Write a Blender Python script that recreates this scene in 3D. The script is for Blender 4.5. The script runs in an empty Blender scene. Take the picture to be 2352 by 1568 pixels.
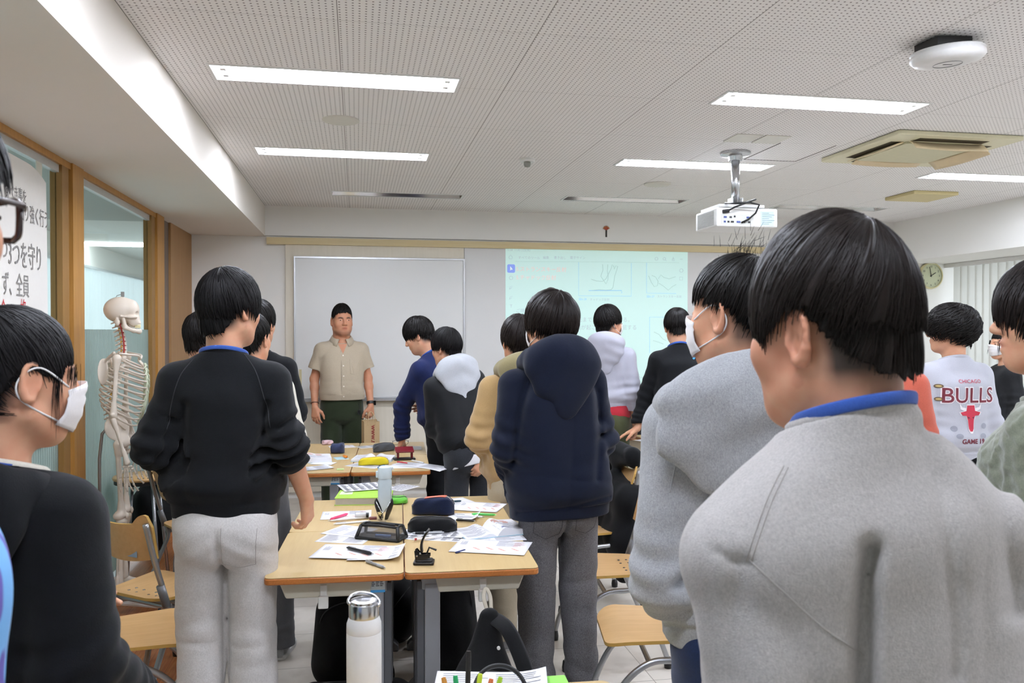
import bpy, bmesh, math, random
import numpy as np
from mathutils import Vector, Matrix, Euler

C = bpy.context.scene.collection
PI = math.pi
rad = math.radians
# ------------------------------------------------------------------ camera, world, exposure
CAM_H, YAW, PITCH, F = 1.62, rad(10.7), rad(-0.73), 1885.0
CEIL, FRONT, LEFT, SOFFIT, BEAM_L, BEAM_R, BEAM_RZ, RIGHT, BACK = 2.82, 8.2, -1.535, 2.53, -0.862, 5.84, 2.375, 6.6, -3.2
cam_data = bpy.data.cameras.new('camera')
cam_data.lens = 18.0
cam_data.sensor_width = 22.46
cam_data.clip_start = 0.05
cam_data.dof.use_dof = True
cam_data.dof.focus_distance = 4.2
cam_data.dof.aperture_fstop = 5.6
cam = bpy.data.objects.new('camera', cam_data)
cam.location = (0, 0, CAM_H)
cam.rotation_euler = (PI / 2 + PITCH, 0, -YAW)
C.objects.link(cam)
bpy.context.scene.camera = cam

world = bpy.data.worlds.new('world')
bpy.context.scene.world = world
world.use_nodes = True
world.node_tree.nodes['Background'].inputs[0].default_value = (0.85, 0.93, 1.0, 1)
world.node_tree.nodes['Background'].inputs[1].default_value = 1.7
vs = bpy.context.scene.view_settings
vs.view_transform = 'Standard'
vs.look = 'None'
vs.exposure = 0.38
vs.gamma = 1.0
vs.use_curve_mapping = False
bpy.context.scene.cycles.max_bounces = 7
bpy.context.scene.cycles.diffuse_bounces = 4
bpy.context.scene.cycles.use_denoising = True
bpy.context.scene.cycles.adaptive_threshold = 0.025
TUBE_STRENGTH = 72.0
WINDOW_STRENGTH = 5.0

_f = Vector((math.sin(YAW) * math.cos(PITCH), math.cos(YAW) * math.cos(PITCH), math.sin(PITCH)))
_r = Vector((math.cos(YAW), -math.sin(YAW), 0))
_u = _r.cross(_f)
def ray(px, py):
    return _f + _r * ((px - 1176) / F) - _u * ((py - 784) / F)
def atD(px, py, d):
    return Vector((0, 0, CAM_H)) + ray(px, py) * d
def atZ(px, py, z):
    v = ray(px, py); return Vector((0, 0, CAM_H)) + v * ((z - CAM_H) / v.z)
def atY(px, py, y):
    v = ray(px, py); return Vector((0, 0, CAM_H)) + v * (y / v.y)
def atX(px, py, x):
    v = ray(px, py); return Vector((0, 0, CAM_H)) + v * (x / v.x)

# ------------------------------------------------------------------ materials
def lin(h):
    if isinstance(h, str):
        h = h.lstrip('#'); c = [int(h[i:i + 2], 16) / 255 for i in (0, 2, 4)]
    else:
        c = h
    return tuple(x / 12.92 if x <= 0.04045 else ((x + 0.055) / 1.055) ** 2.4 for x in c)

class NT:
    def __init__(s, name):
        s.m = bpy.data.materials.new(name); s.m.use_nodes = True
        s.t = s.m.node_tree; s.b = s.t.nodes['Principled BSDF']
    def n(s, typ, **kw):
        x = s.t.nodes.new(typ)
        for k, v in kw.items(): setattr(x, k, v)
        return x
    def l(s, a, b): s.t.links.new(a, b)
    def math(s, op, a, b=None):
        x = s.n('ShaderNodeMath', operation=op)
        for i, v in enumerate((a, b)):
            if v is None: continue
            if isinstance(v, (int, float)): x.inputs[i].default_value = v
            else: s.l(v, x.inputs[i])
        return x.outputs[0]
    def coord(s, scale=(1, 1, 1), which='Object'):
        tc = s.n('ShaderNodeTexCoord'); mp = s.n('ShaderNodeMapping')
        mp.inputs['Scale'].default_value = scale
        s.l(tc.outputs[which], mp.inputs[0]); return mp.outputs[0]
    def noise(s, vec, scale, detail=3):
        x = s.n('ShaderNodeTexNoise'); x.inputs['Scale'].default_value = scale; x.inputs['Detail'].default_value = detail
        s.l(vec, x.inputs['Vector']); return x.outputs['Fac']
    def mix(s, fac, a, b):
        x = s.n('ShaderNodeMix', data_type='RGBA')
        if isinstance(fac, (int, float)): x.inputs[0].default_value = fac
        else: s.l(fac, x.inputs[0])
        for i, v in ((6, a), (7, b)):
            if isinstance(v, tuple): x.inputs[i].default_value = (*v, 1)
            else: s.l(v, x.inputs[i])
        return x.outputs[2]
    def ramp(s, fac, lo, hi):
        x = s.n('ShaderNodeMapRange'); x.inputs[1].default_value = lo; x.inputs[2].default_value = hi
        s.l(fac, x.inputs[0]); return x.outputs[0]
    def bump(s, h, strength, dist):
        x = s.n('ShaderNodeBump'); x.inputs['Strength'].default_value = strength; x.inputs['Distance'].default_value = dist
        s.l(h, x.inputs['Height']); s.l(x.outputs[0], s.b.inputs['Normal'])
    def base(s, c):
        if isinstance(c, tuple): s.b.inputs['Base Color'].default_value = (*c, 1)
        else: s.l(c, s.b.inputs['Base Color'])
    def set(s, **kw):
        for k, v in kw.items(): s.b.inputs[k.replace('_', ' ')].default_value = v

_mc = {}
def plain(name, col, rough=0.5, metal=0.0, spec=0.5, var=0.06, nscale=40, bump=0.0, bscale=200, bdist=0.002):
    if name in _mc: return _mc[name]
    t = NT(name); c = lin(col)
    v = t.coord()
    f = t.noise(v, nscale)
    t.base(t.mix(f, tuple(x * (1 - var) for x in c), tuple(min(1, x * (1 + var)) for x in c)))
    t.set(Roughness=rough, Metallic=metal, Specular_IOR_Level=spec)
    if bump: t.bump(t.noise(v, bscale), bump, bdist)
    _mc[name] = t.m; return t.m

def fabric(name, col, col2=None, heather=0.25, rough=0.95, fscale=420, sheen=0.15, bump=0.2, stretch=(1, 1, .6)):
    if name in _mc: return _mc[name]
    t = NT(name); c = lin(col); c2 = lin(col2) if col2 else tuple(x * (1 + heather) for x in c)
    v = t.coord(stretch); v1 = t.coord()
    n1 = t.ramp(t.noise(v, fscale, 4), .3, .7); n2 = t.noise(v1, 14, 3)
    fac = t.math('ADD', t.math('MULTIPLY', n1, .75), t.math('MULTIPLY', n2, .25))
    t.base(t.mix(fac, tuple(x * (1 - heather) for x in c), c2))
    t.set(Roughness=rough, Specular_IOR_Level=.2, Sheen_Weight=sheen, Sheen_Roughness=.5)
    h = t.math('ADD', t.noise(v1, 500, 2), t.math('MULTIPLY', t.noise(v1, 45, 3), 1.5))
    t.bump(h, bump, .0025)
    _mc[name] = t.m; return t.m

def wood(name, c1, c2, axis=0, scale=6, rough=0.45, stretch=14):
    if name in _mc: return _mc[name]
    t = NT(name)
    sc = [stretch] * 3; sc[axis] = 1
    v = t.coord(tuple(sc))
    n = t.noise(v, scale, 5)
    n2 = t.noise(t.coord(tuple(x * 6 if i != axis else 2 for i, x in enumerate(sc))), scale, 2)
    fac = t.ramp(t.math('ADD', t.math('MULTIPLY', n, .75), t.math('MULTIPLY', n2, .25)), .3, .72)
    t.base(t.mix(fac, lin(c1), lin(c2)))
    t.set(Roughness=rough, Specular_IOR_Level=.4)
    _mc[name] = t.m; return t.m

def emit(name, col, strength):
    if name in _mc: return _mc[name]
    t = NT(name); t.base(lin(col)); t.b.inputs['Emission Color'].default_value = (*lin(col), 1)
    t.set(Emission_Strength=strength); _mc[name] = t.m; return t.m

def skin(name, col):
    if name in _mc: return _mc[name]
    t = NT(name); c = lin(col); v = t.coord()
    n = t.ramp(t.noise(v, 28, 4), .3, .75)
    tone = t.mix(n, c, (c[0] * .95, c[1] * .8, c[2] * .78))
    at = t.n('ShaderNodeVertexColor', layer_name='tint')
    fac = t.n('ShaderNodeSeparateColor'); t.l(at.outputs['Color'], fac.inputs[0])
    tone = t.mix(fac.outputs[0], tone, (c[0] * .62, c[1] * .34, c[2] * .34))
    tone = t.mix(fac.outputs[1], tone, (.028, .022, .02))
    t.base(tone)
    t.set(Roughness=.5, Specular_IOR_Level=.35, Subsurface_Weight=.12, Subsurface_Scale=.01)
    t.b.inputs['Subsurface Radius'].default_value = (1, .35, .2)
    t.bump(t.noise(v, 420, 3), .12, .001)
    _mc[name] = t.m; return t.m

def hairm(name, col, rough=.42):
    if name in _mc: return _mc[name]
    t = NT(name); c = lin(col); v = t.coord()
    t.base(t.mix(t.noise(v, 60, 3), tuple(x * .6 for x in c), tuple(x * 1.5 for x in c)))
    t.set(Roughness=rough, Specular_IOR_Level=.14)
    _mc[name] = t.m; return t.m

# ------------------------------------------------------------------ object helpers
def prop(o, label=None, cat=None, group=None, kind=None):
    if label: o['label'] = label
    if cat: o['category'] = cat
    if group: o['group'] = group
    if kind: o['kind'] = kind
    return o
def empty(name, loc=(0, 0, 0), rz=0, label=None, cat=None, group=None):
    o = bpy.data.objects.new(name, None); C.objects.link(o)
    o.location = loc; o.rotation_euler = (0, 0, rz); o.empty_display_size = .1
    return prop(o, label, cat, group)
def link(name, me, m, parent=None, smooth=False):
    if smooth:
        me.polygons.foreach_set('use_smooth', [True] * len(me.polygons))
    for x in (m if isinstance(m, (list, tuple)) else [m]): me.materials.append(x)
    o = bpy.data.objects.new(name, me); C.objects.link(o)
    if parent is not None: o.parent = parent
    return o
def dup(root, loc=None, rz=None, label=None, group=None):
    r = root.copy(); C.objects.link(r)
    if loc is not None: r.location = loc
    if rz is not None: r.rotation_euler = (0, 0, rz)
    if label: r['label'] = label
    if group: r['group'] = group
    for ch in list(root.children):
        c = ch.copy(); C.objects.link(c); c.parent = r
        for g in list(ch.children):
            d = g.copy(); C.objects.link(d); d.parent = c
    return r

class MB:
    """collects shapes into one mesh"""
    def __init__(s): s.v = []; s.f = []; s.mi = []; s.cur = 0
    def add(s, vs, fs):
        b = len(s.v); s.v += [tuple(v) for v in vs]; s.f += [tuple(i + b for i in f) for f in fs]; s.mi += [s.cur] * len(fs); return s
    def box(s, lo, hi, M=None):
        (x0, y0, z0), (x1, y1, z1) = lo, hi
        vs = [Vector(p) for p in ((x0, y0, z0), (x1, y0, z0), (x1, y1, z0), (x0, y1, z0), (x0, y0, z1), (x1, y0, z1), (x1, y1, z1), (x0, y1, z1))]
        if M is not None: vs = [M @ v for v in vs]
        return s.add(vs, [(0, 3, 2, 1), (4, 5, 6, 7), (0, 1, 5, 4), (1, 2, 6, 5), (2, 3, 7, 6), (3, 0, 4, 7)])
    def tube(s, pts, r, n=8, cap=True, flat=None, closed=False):
        pts = [Vector(p) for p in pts]; N = len(pts)
        rs = r if isinstance(r, (list, tuple)) else [r] * N
        up = None; rings = []
        for i, p in enumerate(pts):
            if closed: t = pts[(i + 1) % N] - pts[i - 1]
            else: t = pts[min(i + 1, N - 1)] - pts[max(i - 1, 0)]
            t = t.normalized() if t.length > 1e-9 else Vector((0, 0, 1))
            if up is None:
                up = Vector((0, 0, 1)) if abs(t.z) < .9 else Vector((1, 0, 0))
                if flat is not None: up = Vector(flat[0])
            if flat is not None and len(flat) > 2: up = Vector(flat[0])
            a = t.cross(up); a = a.normalized() if a.length > 1e-6 else t.orthogonal().normalized()
            b = a.cross(t).normalized(); up = b
            k = flat[1] if flat else 1
            rings.append([p + a * (math.cos(2 * PI * j / n) * rs[i] * k) + b * (math.sin(2 * PI * j / n) * rs[i]) for j in range(n)])
        vs = [v for R in rings for v in R]; fs = []
        for i in range(N if closed else N - 1):
            i2 = (i + 1) % N
            for j in range(n):
                fs.append((i * n + j, i * n + (j + 1) % n, i2 * n + (j + 1) % n, i2 * n + j))
        if cap and not closed: fs += [tuple(range(n - 1, -1, -1)), tuple((N - 1) * n + j for j in range(n))]
        return s.add(vs, fs)
    def lathe(s, prof, n=24, M=None, cap=True):
        vs = []; fs = []
        for r, z in prof:
            for j in range(n):
                v = Vector((r * math.cos(2 * PI * j / n), r * math.sin(2 * PI * j / n), z)); vs.append(M @ v if M is not None else v)
        for i in range(len(prof) - 1):
            for j in range(n):
                fs.append((i * n + j, i * n + (j + 1) % n, (i + 1) * n + (j + 1) % n, (i + 1) * n + j))
        if cap: fs += [tuple(range(n - 1, -1, -1)), tuple((len(prof) - 1) * n + j for j in range(n))]
        return s.add(vs, fs)
    def prism(s, poly, h, M=None, z0=0):
        n = len(poly); vs = [Vector((x, y, z0)) for x, y in poly] + [Vector((x, y, z0 + h)) for x, y in poly]
        if M is not None: vs = [M @ v for v in vs]
        fs = [tuple(range(n - 1, -1, -1)), tuple(range(n, 2 * n))] + [(i, (i + 1) % n, n + (i + 1) % n, n + i) for i in range(n)]
        return s.add(vs, fs)
    def grid(s, P, closed_u=False):
        nu, nv = len(P), len(P[0]); vs = [p for row in P for p in row]; fs = []
        for i in range(nu if closed_u else nu - 1):
            for j in range(nv - 1):
                i2 = (i + 1) % nu
                fs.append((i * nv + j, i2 * nv + j, i2 * nv + j + 1, i * nv + j + 1))
        return s.add(vs, fs)
    def mesh(s, name):
        me = bpy.data.meshes.new(name); me.from_pydata([tuple(v) for v in s.v], [], s.f)
        if any(s.mi): me.polygons.foreach_set('material_index', s.mi)
        me.update(); return me
    def build(s, name, m, parent=None, smooth=False, bevel=0, seg=2, auto=False, solid=0, sub=0):
        me = s.mesh(name)
        o = link(name, me, m, parent, smooth)
        if solid:
            d = o.modifiers.new('solid', 'SOLIDIFY'); d.thickness = solid; d.offset = 0
        if bevel:
            d = o.modifiers.new('bevel', 'BEVEL'); d.width = bevel; d.segments = seg; d.limit_method = 'ANGLE'
            me.polygons.foreach_set('use_smooth', [True] * len(me.polygons))
            d.harden_normals = True
        if sub:
            d = o.modifiers.new('sub', 'SUBSURF'); d.levels = sub; d.render_levels = sub
        if auto:
            try: me.set_sharp_from_angle(angle=rad(35))
            except Exception: pass
        return o

def rrect(w, d, r, n=5, cx=0, cy=0):
    p = []
    for sx, sy, a0 in ((1, 1, 0), (-1, 1, 90), (-1, -1, 180), (1, -1, 270)):
        for i in range(n + 1):
            a = rad(a0 + 90 * i / n)
            p.append((cx + sx * (w / 2 - r) + r * math.cos(a), cy + sy * (d / 2 - r) + r * math.sin(a)))
    return p

def text(name, s, size, m, parent=None, M=None, extrude=0.0004, align='LEFT', bold=0.0, shear=0):
    """lettering as a mesh, lying in its local XY plane, then put by M"""
    cu = bpy.data.curves.new(name, 'FONT'); cu.body = s; cu.size = size; cu.extrude = extrude; cu.offset = bold
    cu.align_x = align; cu.resolution_u = 3; cu.shear = shear
    o = bpy.data.objects.new(name + '_t', cu); C.objects.link(o)
    dg = bpy.context.evaluated_depsgraph_get()
    me = bpy.data.meshes.new_from_object(o.evaluated_get(dg))
    bpy.data.objects.remove(o); bpy.data.curves.remove(cu)
    if M is not None: me.transform(M)
    me.materials.clear()
    return link(name, me, m, parent)
# ------------------------------------------------------------------ signed-distance modelling (for bodies, cloth, bones)
def fnoise(P, freq, seed, octv=3):
    """cheap smooth noise of points (n,3) in about -1..1"""
    rs = np.random.RandomState(seed); out = np.zeros(len(P), np.float32); amp = 1.0; tot = 0
    for o in range(octv):
        acc = np.zeros(len(P), np.float32)
        for k in range(4):
            d = rs.normal(size=3); d /= np.linalg.norm(d)
            e = rs.normal(size=3); e /= np.linalg.norm(e)
            acc += np.sin(P @ (d * freq) + rs.uniform(0, 6.28) + 1.3 * np.sin(P @ (e * freq * .7) + rs.uniform(0, 6.28)))
        out += amp * acc / 2.4; tot += amp; amp *= .5; freq *= 2.1
    return out / tot

class SDF:
    def __init__(s, lo, hi, res):
        s.lo = np.array(lo, np.float32); s.res = res
        s.n = np.ceil((np.array(hi) - s.lo) / res).astype(int) + 1
        s.g = np.full(s.n, 9.0, np.float32)
        s.ax = [s.lo[i] + res * np.arange(s.n[i], dtype=np.float32) for i in range(3)]
    def _sub(s, lo, hi):
        a = np.maximum(0, np.floor((np.array(lo) - s.lo) / s.res).astype(int)); b = np.minimum(s.n, np.ceil((np.array(hi) - s.lo) / s.res).astype(int) + 1)
        if (b <= a).any(): return None
        sl = tuple(slice(a[i], b[i]) for i in range(3))
        return sl, s.ax[0][sl[0]][:, None, None], s.ax[1][sl[1]][None, :, None], s.ax[2][sl[2]][None, None, :]
    def _put(s, sl, d, k, op):
        g = s.g[sl]
        if op == 'sub': d = -d; 
        if op == 'add':
            if k <= 0: np.minimum(g, d, out=g)
            else:
                h = np.clip(k - np.abs(g - d), 0, None) / k
                s.g[sl] = np.minimum(g, d) - h * h * k * .25
        else:
            if k <= 0: np.maximum(g, d, out=g)
            else:
                h = np.clip(k - np.abs(g - d), 0, None) / k
                s.g[sl] = np.maximum(g, d) + h * h * k * .25
    def cone(s, a, b, ra, rb, k=.02, op='add', flat=None):
        """tapered capsule; flat=(direction, factor) squashes it along a direction"""
        a = np.array(a, np.float32); b = np.array(b, np.float32); m = max(ra, rb) * (1 if not flat else max(1, flat[1])) + k + 2 * s.res
        q = s._sub(np.minimum(a, b) - m, np.maximum(a, b) + m)
        if q is None: return
        sl, x, y, z = q; ab = b - a; L = float(ab @ ab) + 1e-12
        px, py, pz = x - a[0], y - a[1], z - a[2]
        t = np.clip((px * ab[0] + py * ab[1] + pz * ab[2]) / L, 0, 1)
        dx, dy, dz = px - t * ab[0], py - t * ab[1], pz - t * ab[2]
        if flat:
            n = np.array(flat[0], np.float32); n /= np.linalg.norm(n)
            w = (dx * n[0] + dy * n[1] + dz * n[2]) * (1 / flat[1] - 1)
            dx, dy, dz = dx + w * n[0], dy + w * n[1], dz + w * n[2]
            f = min(1, flat[1])
        else: f = 1
        s._put(sl, (np.sqrt(dx * dx + dy * dy + dz * dz) - (ra + (rb - ra) * t)) * f, k, op)
    def chain(s, pts, rs, k=.02, flat=None):
        for i in range(len(pts) - 1): s.cone(pts[i], pts[i + 1], rs[i] if not np.isscalar(rs) else rs, rs[i + 1] if not np.isscalar(rs) else rs, k, flat=flat)
    def ell(s, c, r, k=.02, op='add', R=None):
        c = np.array(c, np.float32); m = max(r) + k + 2 * s.res
        q = s._sub(c - m, c + m)
        if q is None: return
        sl, x, y, z = q; x, y, z = x - c[0], y - c[1], z - c[2]
        if R is not None:
            R = np.array(R, np.float32)  # columns are the local axes
            x, y, z = (x * R[0, 0] + y * R[1, 0] + z * R[2, 0], x * R[0, 1] + y * R[1, 1] + z * R[2, 1], x * R[0, 2] + y * R[1, 2] + z * R[2, 2])
        d = np.sqrt((x / r[0]) ** 2 + (y / r[1]) ** 2 + (z / r[2]) ** 2)
        s._put(sl, (d - 1) * min(r), k, op)
    def stack(s, secs, k=.03, e=2.3):
        """upright trunk of elliptic sections (z, half width, half depth, x offset, y offset)"""
        Z, A, B, X, Y = [np.array(v, np.float32) for v in zip(*secs)]
        m = k + 2 * s.res
        q = s._sub([(X - A).min() - m, (Y - B).min() - m, Z[0] - m], [(X + A).max() + m, (Y + B).max() + m, Z[-1] + m])
        if q is None: return
        sl, x, y, z = q; zz = z.ravel()
        def sp(V):  # smooth interpolation of the sections
            zi = np.clip(zz, Z[0], Z[-1]); i = np.clip(np.searchsorted(Z, zi) - 1, 0, len(Z) - 2)
            t = (zi - Z[i]) / (Z[i + 1] - Z[i]); m_ = np.gradient(V, Z)
            h = Z[i + 1] - Z[i]
            return ((2 * t**3 - 3 * t**2 + 1) * V[i] + (t**3 - 2 * t**2 + t) * h * m_[i] + (-2 * t**3 + 3 * t**2) * V[i + 1] + (t**3 - t**2) * h * m_[i + 1])[None, None, :]
        a, b = sp(A), sp(B)
        d = (np.abs((x - sp(X)) / a) ** e + np.abs((y - sp(Y)) / b) ** e) ** (1 / e)
        d = (d - 1) * np.minimum(a, b)
        d = np.maximum(d, np.maximum(Z[0] - z, z - Z[-1]))
        s._put(sl, d.astype(np.float32), k, 'add')
    def cut(s, p, n):
        """remove everything on the n side of the plane"""
        p, n = np.array(p, np.float32), np.array(n, np.float32)
        d = (s.ax[0] - p[0])[:, None, None] * n[0] + (s.ax[1] - p[1])[None, :, None] * n[1] + (s.ax[2] - p[2])[None, None, :] * n[2]
        s.g = np.maximum(s.g, d)
    def warp(s, fn, band=.03):
        """add fn(points) to the distance near the surface"""
        idx = np.nonzero(np.abs(s.g) < band)
        P = np.stack([s.ax[i][idx[i]] for i in range(3)], 1)
        s.g[idx] += fn(P).astype(np.float32)
    def mesh(s, name, M=None, smooth=1):
        g = s.g
        g[0] = g[-1] = 9; g[:, 0] = g[:, -1] = 9; g[:, :, 0] = g[:, :, -1] = 9
        ins = g < 0; n = s.n
        cnt = np.zeros(n - 1, np.int8)
        for i in (0, 1):
            for j in (0, 1):
                for k in (0, 1): cnt += ins[i:n[0] - 1 + i, j:n[1] - 1 + j, k:n[2] - 1 + k]
        act = (cnt > 0) & (cnt < 8)
        ci = np.stack(np.nonzero(act), 1)
        vid = np.full(n - 1, -1, np.int32); vid[act] = np.arange(len(ci))
        acc = np.zeros((len(ci), 3), np.float32); w = np.zeros(len(ci), np.float32)
        for ax in range(3):
            o1, o2 = [a for a in range(3) if a != ax]
            for i in (0, 1):
                for j in (0, 1):
                    p = ci.copy(); p[:, o1] += i; p[:, o2] += j; q = p.copy(); q[:, ax] += 1
                    ga = g[p[:, 0], p[:, 1], p[:, 2]]; gb = g[q[:, 0], q[:, 1], q[:, 2]]
                    m = (ga < 0) != (gb < 0); t = np.where(m, ga / np.where(m, ga - gb, 1), 0)
                    pos = (p - ci).astype(np.float32); pos[:, ax] += t
                    acc += pos * m[:, None]; w += m
        V = s.lo + (ci + acc / w[:, None]) * s.res
        quads = []
        for ax in range(3):
            o1, o2 = [(1, 2), (2, 0), (0, 1)][ax]
            a = [slice(1, -1)] * 3; a[ax] = slice(0, -1); b = [slice(1, -1)] * 3; b[ax] = slice(1, None)
            A, B = ins[tuple(a)], ins[tuple(b)]
            e = np.stack(np.nonzero(A != B), 1)
            if not len(e): continue
            flip = A[e[:, 0], e[:, 1], e[:, 2]]
            off = np.ones(3, int); off[ax] = 0; e = e + off
            c = []
            for d1, d2 in ((1, 1), (0, 1), (0, 0), (1, 0)):
                p = e.copy(); p[:, o1] -= d1; p[:, o2] -= d2; c.append(vid[p[:, 0], p[:, 1], p[:, 2]])
            qd = np.stack(c, 1); qd = np.where(flip[:, None], qd, qd[:, ::-1]); quads.append(qd)
        Q = np.concatenate(quads).astype(np.int32)
        for _ in range(smooth):
            e = np.concatenate([Q[:, [0, 1]], Q[:, [1, 2]], Q[:, [2, 3]], Q[:, [3, 0]]])
            acc = np.zeros((len(V), 3)); deg = np.bincount(e.ravel(), minlength=len(V)).astype(float)
            for ax in range(3):
                acc[:, ax] = np.bincount(e[:, 0], V[e[:, 1], ax], len(V)) + np.bincount(e[:, 1], V[e[:, 0], ax], len(V))
            V = (V * .45 + acc / deg[:, None] * .55).astype(np.float32)
        # keep the largest connected piece
        lab = np.arange(len(V))
        e = np.concatenate([Q[:, [0, 1]], Q[:, [1, 2]], Q[:, [2, 3]]])
        while True:
            m = np.minimum(lab[e[:, 0]], lab[e[:, 1]]); new = lab.copy()
            np.minimum.at(new, e[:, 0], m); np.minimum.at(new, e[:, 1], m); new = new[new]
            if (new == lab).all(): break
            lab = new
        big = np.argmax(np.bincount(lab)); keep = lab == big
        if not keep.all():
            idx = np.cumsum(keep) - 1; Q = idx[Q[keep[Q[:, 0]]]].astype(np.int32); V = V[keep]
        if M is not None:
            Mn = np.array(M, np.float64); V = V @ Mn[:3, :3].T + Mn[:3, 3]
        me = bpy.data.meshes.new(name)
        me.vertices.add(len(V)); me.vertices.foreach_set('co', np.ascontiguousarray(V, np.float32).ravel())
        me.loops.add(Q.size); me.loops.foreach_set('vertex_index', Q.ravel())
        me.polygons.add(len(Q)); me.polygons.foreach_set('loop_start', np.arange(0, Q.size, 4, dtype=np.int32))
        me.polygons.foreach_set('use_smooth', np.ones(len(Q), bool))
        me.update(calc_edges=True)
        return me

def bounds(pts, m):
    P = np.array([list(p) for p in pts]); return P.min(0) - m, P.max(0) + m

def loft(m, rings, closed=True, cap=True):
    """rings: equal-length lists of points"""
    n = len(rings[0]); vs = [p for r in rings for p in r]; fs = []
    for i in range(len(rings) - 1):
        for j in range(n if closed else n - 1):
            fs.append((i * n + j, i * n + (j + 1) % n, (i + 1) * n + (j + 1) % n, (i + 1) * n + j))
    if cap: fs += [tuple(range(n - 1, -1, -1)), tuple((len(rings) - 1) * n + j for j in range(n))]
    return m.add(vs, fs)
# ------------------------------------------------------------------ people
def V3(p): return Vector(p)
HIP = Vector((0, 0, .95))
PIV = Vector((0, -.012, 1.495))

def periodic(ctrl, a):
    """ctrl: values at azimuth 0,45,90,135,180 (mirrored), or 8 values all round"""
    n = 8; c = list(ctrl) if len(ctrl) == 8 else [ctrl[0], ctrl[1], ctrl[2], ctrl[3], ctrl[4], ctrl[3], ctrl[2], ctrl[1]]
    u = (a / (2 * PI) * n) % n; i = int(u); t = u - i
    p = [c[(i + k) % n] for k in (-1, 0, 1, 2)]
    return p[1] + .5 * t * (p[2] - p[0] + t * (2 * p[0] - 5 * p[1] + 4 * p[2] - p[3] + t * (3 * (p[1] - p[2]) + p[3] - p[0])))

class HairShell:
    def __init__(s, c, r, hem, tilt=24, roll=0, fall=.5):
        s.c, s.r, s.hem, s.fall = Vector(c), Vector(r), hem, fall
        s.R = Matrix.Rotation(rad(roll), 3, 'Y') @ Matrix.Rotation(rad(tilt), 3, 'X')
        s.cache = {}
    def raw(s, a, t, k=1.0):
        d = s.R @ Vector((math.sin(t) * math.sin(a), math.sin(t) * math.cos(a), math.cos(t)))
        z = d.z
        if z < 0:
            h = math.hypot(d.x, d.y); g = (1 - s.fall) * h + s.fall * min(1, h / max(h, 1e-6))
            g = g / max(h, 1e-6); d = Vector((d.x * g, d.y * g, z))
        return s.c + Vector((s.r.x * d.x, s.r.y * d.y, s.r.z * d.z)) * k
    def tend(s, a):
        key = round(a, 2)
        if key in s.cache: return s.cache[key]
        lo = 2.9
        for i in range(1, 60):
            t = i * 2.9 / 60; p = s.raw(a, t)
            az = math.atan2(p.x - s.c.x, p.y - s.c.y)
            if p.z < periodic(s.hem, az): lo = t; break
        s.cache[key] = lo; return lo

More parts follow.
